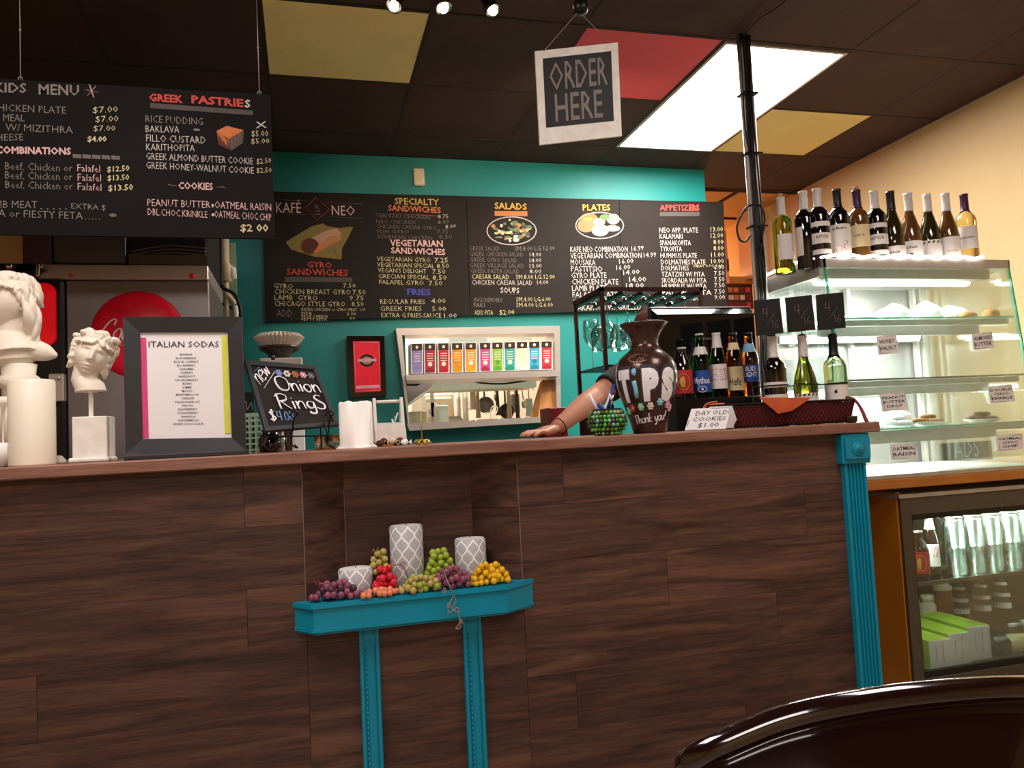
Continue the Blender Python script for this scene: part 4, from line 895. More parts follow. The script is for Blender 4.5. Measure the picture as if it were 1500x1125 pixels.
# paper bag on the ledge
t = thing('paper_bag', P(795, 611, 4.3), 'open brown paper bag standing at the right of the pass window', 'paper bag'); Y = 4.24
mb = MB(); f = [P(795, 556, Y+.05), P(813, 556, Y+.03), P(815, 611, Y), P(788, 612, Y)]; b2 = [P(791, 560, Y+.11), P(811, 559, Y+.11), P(813, 609, Y+.12), P(776, 611, Y+.11)]
mb.hexa(f+b2); c_ = (f[0]+f[1]+f[2]+f[3])/4+Vector((0, -.006, 0))
mb.add(f+[c_], [(0, 4, 1), (1, 4, 2), (2, 4, 3), (3, 4, 0)]); mb.build('bag_body', M['kraft'], t)
# ------------------------------------------------------------------ sculpted heads
def head_shape(mb, T, n=64, soft=1.0):
    """head of unit height, chin z=0, crown z=1, face towards -Y"""
    V = []; F = []
    def g(a, c, s): return math.exp(-((a-c)/s)**2)
    for j in range(n+1):
        ph = pi*j/n
        for i in range(n):
            th = 2*pi*i/n
            x = sin(ph)*cos(th); y = sin(ph)*sin(th); z = -cos(ph)
            X, Yy, Z = .36*x, .44*y, .5+.5*z
            if Z < .45: k = (.45-Z)/.45; X *= 1-.38*k**1.4
            if Z < .45 and Yy > 0: Yy *= 1-.55*((.45-Z)/.45)
            if Z < .4 and Yy < 0: Yy *= 1+.12*((.4-Z)/.4)
            if Yy < 0:
                f = min(1, -Yy/.2); ax = abs(X); d = 0
                t_ = max(0, min(1, (.60-Z)/.26)); d += (.03+.115*t_)*g(X, 0, .040+.022*t_)*(1 if Z > .36 else g(Z, .36, .022))*g(max(Z-.60, 0), 0, .06)
                d += -.055*g(ax, .145, .075)*g(Z, .525, .045)+.035*g(ax, .145, .05)*g(Z, .515, .026)
                d += .022*g(Z, .605, .03)*g(ax, .14, .10)+.018*g(ax, .2, .07)*g(Z, .38, .07)
                d += .042*g(X, 0, .085)*g(Z, .232, .020)+.040*g(X, 0, .07)*g(Z, .172, .020)-.018*g(X, 0, .1)*g(Z, .203, .009)
                d += .045*g(X, 0, .09)*g(Z, .06, .05)-.02*g(X, 0, .1)*g(Z, .125, .02)
                Yy -= d*f
            V.append(T @ Vector((X, Yy, Z)))
    for j in range(n):
        for i in range(n): i2 = (i+1) % n; F.append((j*n+i, j*n+i2, (j+1)*n+i2, (j+1)*n+i))
    mb.add(V, F, 0, True)
    for sx in (-1, 1):      # ears
        mb.tube([T @ Vector((sx*(.36+.02*sin(a)), .03+.05*cos(a), .45+.10*sin(a+.3))) for a in [2*pi*k/12 for k in range(12)]], .02*T.to_scale().x, 6, closed=True)
def curl(mb, T, pts, r, amp, waves, seed=0):
    rnd = random.Random(seed); p = bez(pts, 8); out = []; ph = rnd.uniform(0, 6)
    for k, q in enumerate(p):
        u = k/(len(p)-1); out.append(T @ (q+Vector((amp*sin(ph+u*waves*2*pi), amp*.5*cos(ph*1.3+u*waves*2*pi), amp*.6*cos(ph+u*waves*2*pi)))))
    s_ = T.to_scale().x; n = len(out)
    mb.tube(out, [s_*r*(.55+.45*sin(pi*min(1, (k+2)/(n+2)))) for k in range(n)], 7)
def hairdo(mb, T, zlo=.60, seed=1):
    rnd = random.Random(seed)
    for k in range(46):
        th = rnd.uniform(.25*pi*0-.15, pi+.15); # back half and sides
        ph = rnd.uniform(.05, .85); 
        def S(th, zz, k_=1.06):
            rr = sqrt(max(0, 1-((zz-.5)/.53)**2)); return Vector((.36*k_*rr*cos(th), .44*k_*rr*sin(th), zz))
        z0 = rnd.uniform(zlo, 1.0); curl(mb, T, [S(th, z0), S(th+rnd.uniform(-.2, .2), z0-.12), S(th+rnd.uniform(-.3, .3), z0-.28)], rnd.uniform(.040, .058), .022, rnd.uniform(1, 2), k+seed*50)
    for k in range(16):      # fringe round the brow
        th = -pi/2+(k-7.5)*.19; z0 = .80+.03*cos((k-7.5)*.4)
        rr = sqrt(max(0, 1-((z0-.5)/.53)**2)); p0 = Vector((.37*rr*cos(th), .46*rr*sin(th), z0)); p1 = Vector((.39*cos(th+.2*(1 if k > 7 else -1)), .45*sin(th), .70-.05*abs(k-7.5)/7.5))
        curl(mb, T, [p0+Vector((0, 0, .1)), p0, p1], .046, .018, 1.2, 90+k+seed)

# small mask head on a rod
t = thing('statuette_head', P(133, 672, 2.2), 'small white classical head tilted on a rod above a block', 'statuette')
Yh = 2.2; c0 = P(122, 552, Yh); s_ = .117
T = Matrix.Translation(c0) @ Matrix.Rotation(radians(21), 4, 'Y') @ Matrix.Rotation(radians(14), 4, 'Z') @ Matrix.Rotation(radians(-6), 4, 'X') @ Matrix.Scale(s_, 4)
mb = MB(); head_shape(mb, T)
nb = P(133, 573, Yh); mb.tube([T @ Vector((0, .08, .30)), c0+Vector((0, .01, -.006)), nb+Vector((0, 0, .004)), nb], [.032, .031, .035, .037], 20)
hairdo(mb, T, seed=2)
for k in range(9):
    a = Vector((-.34+.075*k, -.16+.05*sin(k*2.), .95+.03*sin(k*1.7)-.004*(k-4)**2)); curl(mb, T, [a, a+Vector((.05, -.05, .03)), a+Vector((.13, 0, .0))], .075, .025, 1.3, k)
for sx in (-1, 1):
    for k in range(9): z0 = .80-.075*k; curl(mb, T, [Vector((sx*.34, -.10+.03*(k % 3), z0+.04)), Vector((sx*(.43-.012*k), -.04, z0-.01)), Vector((sx*.38, .10, z0-.07))], .062, .028, .8, 30+k)
r_ = remesh(mb, .0017, 1); r_.build('head', M['plaster'], t)
mb = MB(); zb_ = P(133, 611, Yh).z; mb.box((nb.x-.0045, Yh-.0045, zb_-.002), (nb.x+.0045, Yh+.0045, nb.z+.01)); mb.build('rod', M['white'], t)
mb = MB(); a, b_ = P(105, 611, Yh-.045), P(157, 668, Yh-.045); mb.box((a.x, Yh-.045, ZT+.012), (b_.x, Yh+.045, zb_), 0, .002); mb.box((a.x-.008, Yh-.055, ZT), (b_.x+.004, Yh+.05, ZT+.013), 0, .004)
mb.build('block', M['white'], t)

# large bust
Yh = 2.34; t = thing('plaster_bust', P(25, 655, Yh), 'large white bust with long wavy hair, cut by the left picture edge', 'bust')
c0 = P(9, 488, Yh); s_ = .168
T = Matrix.Translation(c0) @ Matrix.Rotation(radians(4), 4, 'Y') @ Matrix.Rotation(radians(-46), 4, 'Z') @ Matrix.Scale(s_, 4)
mb = MB(); head_shape(mb, T); hairdo(mb, T, zlo=.72, seed=3)
for k in range(12):
    sx = 1 if k % 2 else -1; y0 = -.11+.032*(k//2); 
    y0 += .16; curl(mb, T, [Vector((sx*.37, y0-.12, .72)), Vector((sx*.41, y0-.02, .42)), Vector((sx*.38, y0+.08, .12)), Vector((sx*.34, y0+.12, -.14))], .052, .050, 1.6, 60+k)
base = P(20, 533, Yh)
mb.tube([T @ Vector((0, .08, .35)), T @ Vector((0, .07, .0)), Vector((base.x-.005, Yh+.005, base.z+.05)), Vector((base.x, Yh, base.z+.02))], [.045, .043, .060, .07], 24)
V0 = [P(-70, 520, Yh), P(-45, 505, Yh), P(0, 500, Yh), P(45, 503, Yh), P(84, 519, Yh)]
mb.tube(bez([P(-52, 524, Yh), P(-25, 514, Yh), P(15, 512, Yh), P(50, 513, Yh), P(74, 519, Yh), P(84, 521, Yh)], 5), [.010, .016, .02, .024, .028, .030, .032, .033, .034, .034, .034, .034, .034, .033, .032, .030, .028, .026, .024, .021, .018, .014, .011, .009, .006, .004], 14)
mb.tube([P(18, 505, Yh), P(20, 528, Yh), P(22, 540, Yh)], [.045, .055, .03], 20)
r_ = remesh(mb, .0022, 1); r_.build('head_and_shoulders', M['plaster'], t)
mb = MB(); c = P(27, 540, Yh); z1 = P(27, 534, Yh).z; c.y = Yh
pr = [(.0, 0), (.07, 0), (.07, .02), (.056, .03), (.044, .05), (.04, .075), (.040, z1-ZT-.065), (.046, z1-ZT-.060), (.052, z1-ZT-.050), (.050, z1-ZT-.036), (.040, z1-ZT-.028), (.044, z1-ZT), (0, z1-ZT)]
mb.lathe(pr, c=(c.x, Yh, ZT), n=28); mb.build('socle', M['plaster'], t)
# fluted plaster capital behind the candle at the left edge
t = thing('plaster_column', (P(2, 660, 2.25).x, 2.25, ZT), 'fluted white plaster column capital behind the tall ivory candle', 'ornament'); x = P(1, 640, 2.25).x; mb = MB()
h_ = P(0, 583, 2.25).z-ZT
mb.lathe([(.05, 0), (.05, .012), (.036, .02), (.034, h_*.6), (.044, h_*.8), (.056, h_*.9), (.056, h_)], c=(x, 2.25, ZT), n=20)
for k in range(14): a = 2*pi*k/14; mb.tube([(x+.034*cos(a), 2.25+.034*sin(a), ZT+.02), (x+.035*cos(a), 2.25+.035*sin(a), ZT+h_*.62), (x+.05*cos(a), 2.25+.05*sin(a), ZT+h_*.85)], .006, 6)
mb.build('capital', M['plaster'], t)
def pillar(px0, px1, pyt, Y, m, name, label, wavy=0, spread=0):
    x0, x1 = P(px0, 640, Y).x, P(px1, 640, Y).x; R = (x1-x0)/2*.985; h = P((px0+px1)/2, pyt, Y).z-ZT; cx = (x0+x1)/2
    t = thing(name, (cx, Y, ZT), label, 'candle'); mb = MB(); n = 36
    prof = [(R*(1+spread), 0), (R*(1+spread*.8), .004), (R, .012), (R, h-.004), (R-.004, h), (R-.010, h-.002), (R-.014, h-.014), (0, h-.016)]
    mb.lathe(prof, c=(cx, Y, ZT), n=n)
    if wavy:
        rnd = random.Random(3)
        for v in mb.v:
            a = atan2(v.y-Y, v.x-cx)
            if v.z-ZT > h-.008: v.z += wavy*(sin(a*5)+.6*sin(a*9+1))
            if v.z-ZT < .008: k_ = 1+.12*sin(a*4+.5)*(spread > 0); v.x = cx+(v.x-cx)*k_; v.y = Y+(v.y-Y)*k_
            elif v.z-ZT < h-.02: pass
    mb.build('wax_body', m, t); mb = MB(); mb.tube([(cx, Y, ZT+h-.016), (cx+.001, Y, ZT+h-.004)], .0012, 6); mb.build('wick', M['black'], t); return t
pillar(12, 82, 557, 2.12, M['wax'], 'pillar_candle', 'tall ivory pillar candle in front of the large bust')
pillar(497, 547, 589, 2.16, M['waxw'], 'pillar_candle', 'white pillar candle with melted base, right of the onion rings board', .0022, .16)
x = P(2, 668, 2.10).x; mb = MB(); mb.lathe([(.016, 0), (.020, .004), (.030, .020), (.036, .058), (.034, .058), (.026, .02), (0, .008)], c=(x-.016, 2.13, ZT), n=24); tag(mb.build('white_bowl', M['plate']), 'small white bowl at the left edge of the counter', 'bowl')
mb = MB(); x = P(86, 672, 2.2).x; mb.lathe([(0, 0), (.02, 0), (.018, .008), (.008, .020), (.0, .022)], c=(x, 2.2, ZT), n=12); tag(mb.build('plaster_ornament', M['plaster']), 'small plaster knob between the ivory candle and the statuette', 'ornament')

# italian sodas frame
t = thing('framed_menu', P(270, 668, 2.2), 'charcoal frame with the ITALIAN SODAS list', 'picture frame')
Yf = 2.18
def FP(x, y, o=0): return P(x, y, Yf-o)
out = [FP(180, 464), FP(354, 464), FP(360, 660), FP(184, 664)]; inn = [FP(204, 486), FP(333, 486), FP(339, 641), FP(208, 643)]
for k in range(4):
    a, b_ = out[k], out[(k+1) % 4]; c, d = inn[(k+1) % 4], inn[k]; mb = MB(); ip = Vector((0, .006, 0)); back = Vector((0, .022, 0))
    mb.add([a, b_, c+ip, d+ip, a+back, b_+back, c+back, d+back], [(0, 1, 2, 3)[::-1], (4, 5, 6, 7), (0, 4, 5, 1), (2, 6, 7, 3), (1, 5, 6, 2), (0, 3, 7, 4)]); mb.build('frame_rail', M['frame'], t)
mb = MB(); a, b_ = FP(157, 668), FP(361, 660); mb.box((a.x+.045, Yf-.03, ZT), (b_.x+.003, Yf+.05, ZT+.012), 0, .002); mb.build('base', M['frame'], t)
mb = MB(); ps = [p_+Vector((0, .012, 0)) for p_ in inn]; mb.slab(ps, .002); pg = mb.build('paper', M['paper'], t)
qm = quadmap([p_+Vector((0, .0105, 0)) for p_ in inn]); mb = MB()
mb.slab([qm(.0, .95), qm(.065, .95), qm(.065, .01), qm(.0, .01)], .0005, 0); mb.slab([qm(.925, .965), qm(.995, .965), qm(.99, .04), qm(.92, .04)], .0005, 1)
text_map(mb, "ITALIAN SODAS", lambda u, v: qm(.09+u*.80, .86+v*.055), 1, 1, 2, bold=.0, fine=False)
fl = ["BANANA", "BLACKBERRY", "BLACK CHERRY", "BLUEBERRY", "CARAMEL", "CHERRY", "HAZELNUT", "HUCKLEBERRY", "KIWI", "LIME", "MANGO", "MARSHMALLOW", "ORANGE", "PASSIONFRUIT", "PEACH", "RASPBERRY", "STRAWBERRY", "VANILLA", "WATERMELON", "WHITE CHOCOLATE"]
for k, s in enumerate(fl): w_ = .0225*len(s)+.01; text_map(mb, s, lambda u, v: qm(.51-w_/2+u*w_, .783-k*.0345+v*.016), 1, 1, 2, bold=.01, fine=False)
mb.build('print', [M['magenta'], M['lime'], M['ink']], t)

# onion rings chalkboard on easel
t = thing('chalkboard_sign', P(430, 662, 2.2), 'leaning black chalkboard on wire easel reading new Onion Rings', 'chalkboard')
B4 = [P(359, 527, 2.22), P(462, 535, 2.32), P(497, 622, 2.24), P(389, 631, 2.14)]
qm0 = quadmap(B4); nrm = (B4[1]-B4[0]).cross(B4[3]-B4[0]).normalized(); nrm = -nrm if nrm.y < 0 else nrm
def qb(u, v, o=0): return qm0(u, v)-nrm*o
mb = MB(); mb.slab([qb(.05, .94, -.004), qb(.95, .94, -.004), qb(.95, .04, -.004), qb(.05, .04, -.004)], .004); mb.build('slate', M['boardb'] if 0 else M['board'], t)
for (a, b_) in (((0, 1), (1, 1)), ((1, 1), (1, 0)), ((1, 0), (0, 0)), ((0, 0), (0, 1))):
    ia = (.055 if a[0] == 0 else .945, .055 if a[1] == 0 else .93); ib = (.055 if b_[0] == 0 else .945, .055 if b_[1] == 0 else .93)
    mb = MB(); mb.slab([qb(*a), qb(*b_), qb(*ib), qb(*ia)], .012); mb.build('frame_rail', M['ebony'] if 0 else M['frame'], t)
mb = MB()
def qt(u, v): return qb(u, v, -.003)
strokes(mb, "Onion", lambda u, v: qt(.33+u*.62-v*.02, .575+v*.22-u*.035), .0032, 0)
strokes(mb, "Rings", lambda u, v: qt(.27+u*.66-v*.02, .30+v*.22-u*.03), .0032, 0)
strokes(mb, "new", lambda u, v: qt(.11+u*.21-v*.10, .64+u*.20+v*.24), .0019, 0)
strokes(mb, "$", lambda u, v: qt(.11+u*.09, .13+v*.16), .0024, 0)
strokes(mb, "4.00", lambda u, v: qt(.21+u*.22, .13+v*.14), .0014, 1)
mb.tube([qt(.15, .60), qt(.37, .86)], .0013, 4, 0, flat=.4); mb.tube([qt(.08, .84), qt(.19, .93)], .0013, 4, 1, flat=.4)
rnd = random.Random(2)
for k, m_ in enumerate((1, 0, 2, 3, 4)):
    c = (.42+k*.115, .84-k*.005)
    for j in range(6): a = j*pi/3+k; p_ = qt(c[0]+.034*cos(a), c[1]+.036*sin(a)); mb.ball(p_, (.0036, .0008, .0036), 6, m_)
    mb.ball(qt(*c), (.0034, .0012, .0034), 6, (m_+2) % 5)
mb.build('lettering', [M['p_white'], M['p_blue'], M['c_orange'], M['p_pink'], M['c_grey']], t)
mb = MB(); w_ = .0022
for x_ in (428, 481):
    f_ = 2.12; mb.tube(bez([P(x_+4, 652, 2.14), P(x_+8, 656, 2.12), P(x_, 652, f_), P(x_-1, 640, f_), P(x_+1, 628, f_), P(x_+2, 614, f_-.01), P(x_+8, 606, f_-.02), P(x_+2, 602, f_-.03), P(x_-5, 609, f_-.03)]), w_, 7)
    bp_ = P(x_-10, 640, 2.3); mb.tube(bez([P(x_, 640, f_), Vector((bp_.x, 2.30, ZT+.09)), Vector((bp_.x, 2.36, ZT+.003))]), w_, 6)
mb.tube([P(392, 640, 2.13), P(486, 638, 2.13)], w_, 6); mb.tube(bez([P(392, 640, 2.13), P(387, 652, 2.12), P(396, 660, 2.12), P(405, 655, 2.12)]), w_, 6)
mb.build('wire_easel', M['blackmetal'], t)
mb = MB(); a = P(400, 527, 2.25); mb.lathe([(0, 0), (.005, 0), (.006, .006), (.004, .012), (0, .014)], c=a, n=10); mb.build('knob', M['black'], t)

# ------------------------------------------------------------------ back bench with coffee gear
t = thing('back_bench', (0, 3.4, 0), 'low steel work bench behind the bar, mostly hidden', 'bench')
mb = MB(); mb.box((-1.2, 3.04, .85), (1.9, 3.7, .88), 0, .004); mb.build('bench_top', M['steeld'], t)
mb = MB(); mb.box((-1.2, 3.08, .1), (1.85, 3.65, .85)); mb.build('bench_body', M['ebony'], t)
ZB = .88
# coffee filters on a grinder
Y = 3.3; c = P(412, 600, Y)
t = thing('coffee_grinder', (c.x, Y, ZB), 'brown coffee hopper on a tall white grinder stand', 'grinder')
zt_ = P(412, 527, Y).z; mb = MB(); a, b_ = P(382, 527, Y).x, P(443, 527, Y).x
mb.box((a, Y-.08, ZB), (b_, Y+.12, zt_), 0, .004); mb.build('body', M['white'], t)
z1_ = P(412, 508, Y).z; mb = MB(); mb.lathe([(.045, zt_), (.045, zt_+.02), (.075, z1_-.015), (.085, z1_), (0, z1_)], c=(c.x, Y, 0), n=24); mb.build('hopper', M['grind'], t)
mb = MB(); mb.box((a+.04, Y-.10, ZB+.12), (b_-.05, Y-.08, zt_-.10)); mb.cyl((a+.06, Y-.11, ZB), (a+.06, Y-.11, ZB+.35), .03, 14); mb.build('spout', M['grind'], t)
t = thing('coffee_filters', (c.x, Y, z1_), 'stack of fluted white coffee filters upside on the brown hopper', 'coffee filter'); mb = MB(); n = 72; z2_ = P(412, 487, Y).z; H = z2_-z1_
V = []; F = []
prof = [(.068, 0), (.083, H*.35), (.096, H*.62), (.078, H*.88), (.04, H), (0, H)]
for j, (r0, z) in enumerate(prof):
    for i in range(n): k_ = 1+(.05 if i % 2 else -.05)*(1 if 0 < j < 4 else .4); V.append((c.x+r0*k_*cos(2*pi*i/n), Y+r0*k_*sin(2*pi*i/n), z1_+z))
for j in range(len(prof)-1):
    for i in range(n): i2 = (i+1) % n; F.append((j*n+i, j*n+i2, (j+1)*n+i2, (j+1)*n+i))
F.append([n-1-i for i in range(n)]); mb.add(V, F); mb.build('paper_cups', M['filter'], t)
# green crate
t = thing('green_crate', P(375, 655, 2.95), 'pale green open lattice crate behind the charcoal frame', 'crate'); Y = 3.05; a, b_ = P(345, 606, Y), P(389, 672, Y)
for dy in (0, .11):
    mb = MB(); z = ZB+.004; top = a.z
    while z < top: mb.box((a.x, Y+dy, z), (b_.x, Y+dy+.004, z+.006)); z += .022
    x = a.x
    while x < b_.x: mb.box((x, Y+dy-.001, ZB), (x+.006, Y+dy+.005, top)); x += .022
    mb.box((a.x, Y+dy-.003, top-.012), (b_.x, Y+dy+.007, top)); mb.build('lattice_wall', M['green'], t)
mb = MB(); mb.box((b_.x-.006, Y, ZB), (b_.x, Y+.11, top)); mb.box((a.x, Y, ZB), (b_.x, Y+.11, ZB+.006)); mb.build('side_and_floor', M['green'], t)
# chalk writing placard behind the crate
mb = MB(); a, b_ = P(352, 575, 3.3), P(372, 605, 3.3); mb.box((a.x, 3.3, ZB), (b_.x, 3.31, a.z)); o = tag(mb.build('placard', M['boardb']), 'small black chalk placard behind the onion rings board', 'placard')
mb = MB(); mb.tube(bez([P(354, 598, 3.298), P(360, 588, 3.298), P(362, 600, 3.298), P(368, 590, 3.298), P(370, 601, 3.298)]), .0018, 4); mb.build('scribble', M['c_white'], o)
# dark glass jars, wooden tray near white candle
def at_counter(px_, Y): return P(px_, 640, Y).x
t = thing('glass_carafe', (P(398, 640, 2.42).x, 2.42, ZT), 'dark round glass carafe behind the wire easel', 'carafe'); x = P(396, 640, 2.42).x
mb = MB(); mb.lathe([(0, 0), (.03, 0), (.034, .01), (.034, .04), (.024, .055), (.022, .062)], c=(x, 2.42, ZT), n=20); mb.build('bowl', M['g_dark'], t); mb = MB(); mb.cyl((x, 2.42, ZT+.06), (x, 2.42, ZT+.068), .024); mb.build('lid', M['black'], t)
mb = MB(); x = P(409, 640, 2.5).x; mb.cyl((x, 2.5, ZT), (x, 2.5, ZT+.05), .022, 16); tag(mb.build('steel_canister', M['chrome']), 'shiny steel canister behind the wire easel', 'canister')
mb = MB(); x0, x1 = P(462, 645, 2.42).x, P(500, 645, 2.42).x; mb.box((x0, 2.36, ZT), (x1+.15, 2.52, ZT+.008), 0, .002); tag(mb.build('wooden_tray', M['oak']), 'thin light wooden tray behind the white candle', 'tray')
for k, px_ in enumerate((470, 480, 490)):
    x = P(px_, 640, 2.44).x; mb = MB(); mb.lathe([(.014, 0), (.02, .015), (.021, .035), (.019, .035), (.013, .003)], c=(x, 2.44+.02*(k % 2), ZT+.008), n=12, cap=False); mb.lathe([(0, .0), (.013, .003)], c=(x, 2.44+.02*(k % 2), ZT+.008), n=12, cap=False)
    tag(mb.build('creamer_glass', M['g_clear']), 'small glass on the wooden tray, %s of three' % ('leftmost', 'middle', 'rightmost')[k], 'glass')
# white wooden caddy
t = thing('napkin_caddy', P(572, 636, 2.5), 'white wooden caddy with handle, full of packets', 'caddy'); Y = 2.46
a = P(549, 625, Y); b_ = P(594, 625, Y); zl = ZT+.032; zt_ = P(552, 582, Y).z
mb = MB(); mb.box((a.x+.008, Y, zl-.03), (b_.x-.008, Y+.006, P(570, 620, Y).z)); mb.box((a.x+.008, Y+.09, zl-.03), (b_.x-.008, Y+.096, P(570, 618, Y).z)); mb.box((a.x+.008, Y, zl-.03), (b_.x-.008, Y+.096, zl-.025)); mb.build('tray', M['white'], t)
for x in (a.x, b_.x-.009):
    mb = MB(); mb.prism([(x, Y-.003), (x+.009, Y-.003), (x+.009, Y+.10), (x, Y+.10)], ZT, zl+.018); mb.add([(x, Y+.01, zl+.018), (x+.009, Y+.01, zl+.018), (x+.009, Y+.088, zl+.018), (x, Y+.088, zl+.018), (x, Y+.036, zt_), (x+.009, Y+.036, zt_), (x+.009, Y+.06, zt_), (x, Y+.06, zt_)], [(3, 2, 1, 0), (4, 5, 6, 7), (0, 1, 5, 4), (1, 2, 6, 5), (2, 3, 7, 6), (3, 0, 4, 7)]); mb.build('side', M['white'], t)
mb = MB(); hz = P(570, 587, Y).z; mb.cyl((a.x, Y+.048, hz), (b_.x, Y+.048, hz), .005); mb.build('handle', M['white'], t)
rnd = random.Random(5)
for k in range(7):
    x = a.x+.016+k*.0125; mb = MB(); top = ZT+.055+rnd.uniform(-.004, .016); d_ = rnd.uniform(-.006, .006)
    mb.hexa([(x+d_, Y+.02, top), (x+.010+d_, Y+.02, top-.004), (x+.010, Y+.02, ZT+.01), (x, Y+.02, ZT+.01), (x+d_, Y+.07, top), (x+.010+d_, Y+.07, top-.004), (x+.010, Y+.07, ZT+.01), (x, Y+.07, ZT+.01)])
    tag(mb.build('sugar_packet', M['paper']), 'white paper packet standing in the caddy, %s from left' % ORDS[k], 'packet', 'packets in the white caddy')
for k in range(3):
    x = a.x+.05+k*.02; mb = MB(); mb.tube([(x, Y+.07, ZT+.02), (x+.03-.03*k, Y+.06, ZT+.105-.01*k)], .0025, 6); tag(mb.build('stir_stick', M['skyblue'] if k % 2 else M['white']), 'thin stirrer leaning in the white caddy, %s from left' % ORDS[k], 'stirrer', 'stirrers in the white caddy')
# wrapped sweets
rnd = random.Random(11)
for k in range(7):
    px_ = 556+k*6; Yc = 2.36+.02*(k % 3); x = P(px_, 640, Yc).x; mb = MB(); m_ = (M['choc'], M['leather'], M['wrap'], M['cream'])[k % 4]
    mb.ball((x, Yc, ZT+.010+(k % 2)*.006), (.012, .009, .010), 8); mb.add([(x-.011, Yc, ZT+.01), (x-.022, Yc, ZT+.018), (x-.022, Yc, ZT+.003)], [(0, 1, 2)]); mb.add([(x+.011, Yc, ZT+.01), (x+.022, Yc, ZT+.018), (x+.022, Yc, ZT+.003)], [(0, 2, 1)])
    tag(mb.build('wrapped_candy', m_), 'small wrapped sweet at the foot of the caddy, %s from left' % ORDS[k], 'candy', 'wrapped sweets by the white caddy')
# receipt spike
Y = 2.3; x = P(618, 640, Y).x; t = thing('receipt_spike', (x, Y, ZT), 'thin metal receipt spike with gilt leafy base', 'spike')
mb = MB(); mb.tube([(x, Y, ZT+.01), (x, Y, P(618, 600, Y).z)], [.0018, .0006], 6); mb.build('spike', M['brass'], t)
mb = MB()
for k in range(9): a = 2*pi*k/9; mb.tube([(x, Y, ZT+.010), (x+.018*cos(a), Y+.018*sin(a), ZT+.014), (x+.030*cos(a), Y+.03*sin(a), ZT+.003)], [.003, .007, .001], 6, flat=.4)
mb.lathe([(.02, 0), (.02, .004), (.006, .012), (0, .012)], c=(x, Y, ZT), n=14); mb.build('base', M['brass'], t)

# ------------------------------------------------------------------ soda fountain at the left
Y = 3.0
t = thing('soda_fountain', (P(200, 500, Y).x, Y, ZB), 'steel soda fountain cabinet with round red Coca-Cola disc', 'soda fountain')
xl, xr_ = -.265*3, -.1085*3; zt_ = ZC+.2035*3; z2_ = ZC+.222*3
mb = MB(); mb.box((xl, Y, ZB), (xr_, Y+.5, zt_), 0, .004); mb.build('cabinet', M['steeld'], t)
mb = MB(); mb.box((xl-.10, Y-.006, zt_+.002), (xr_, Y+.5, z2_), 0, .004); mb.build('top_band', M['steel'], t)
mb = MB(); mb.cyl((xr_-.055, Y-.012, (zt_+z2_)/2-.012), (xr_-.055, Y+.0, (zt_+z2_)/2-.012), .010); mb.cyl((xl+.02, Y-.012, (zt_+z2_)/2-.012), (xl+.02, Y+.0, (zt_+z2_)/2-.012), .006); mb.build('lock', M['red'], t)
cc = P(203, 490, Y); R_ = .155; mb = MB(); mb.lathe([(R_, 0), (R_-.003, .006), (R_*.8, .016), (R_*.45, .024), (0, .027)], c=(cc.x, Y-.001, cc.z), T=Matrix.Rotation(pi/2, 4, 'X'), n=48); dsc = mb.build('disc', M['red'], t)
mb = MB()
def dz(u, v):     # on the domed disc
    r = sqrt(u*u+v*v)/R_; return Vector((cc.x+u, Y-.002-.027*max(0, 1-r**2.2)-.001, cc.z+v))
strokes(mb, "Coca-Cola", lambda u, v: dz(-.125+u*.27+v*.02, -.022+v*.072), .0062, 0)
mb.tube([dz(-.12+k*.012, -.052+.012*sin(k*.35)) for k in range(20)], .004, 5, 0, flat=.3); mb.build('script_lettering', M['p_white'], dsc)
mb = MB(); x0, x1 = P(62, 450, Y).x, xl; mb.box((-1.3, Y-.02, ZB+.12), (xl-.001, Y+.5, zt_+.0), 0, .01); mb.build('black_tower', M['black'], t)
def rrect(x0, x1, z0, z1, r, n=6):
    out_ = []
    for cx_, cz_, a0 in ((x1-r, z1-r, 0), (x0+r, z1-r, pi/2), (x0+r, z0+r, pi), (x1-r, z0+r, 3*pi/2)):
        for k in range(n+1): a = a0+pi/2*k/n; out_.append((cx_+r*cos(a), cz_+r*sin(a)))
    return out_
ra, rb = P(20, 415, Y-.03), P(82, 506, Y-.03); mb = MB(); mb.polyx([Vector((x, Y-.034, z)) for x, z in rrect(-1.22, rb.x, rb.z, ra.z, .03)][::-1], .014); mb.build('red_light_panel', M['redled'], t)
mb = MB(); p_ = P(40, 392, Y-.04); mb.box((-1.25, Y-.05, zt_+.002), (P(70, 400, Y).x, Y+.3, P(40, 388, Y).z), 0, .03); mb.build('black_cover', M['blackgloss'], t)
mb = MB(); mb.tube(bez([P(55, 405, Y-.07), P(56, 390, Y-.07), P(58, 386, Y-.07), P(61, 392, Y-.07)]), .006, 6); mb.build('hinge', M['chrome'], t)
mb = MB(); mb.tube([P(10, 391, Y-.06), P(18, 389, Y-.06)], .01, 6); mb.build('latch', M['chrome'], t)
mb = MB(); a, b_ = P(72, 548, Y-.03), P(98, 588, Y-.03); mb.box((a.x, Y-.04, b_.z), (xl+.0, Y-.001, a.z), 0, .003); mb.ball(P(86, 554, Y-.042), .006, 8); mb.build('side_bracket', M['steel'], t)
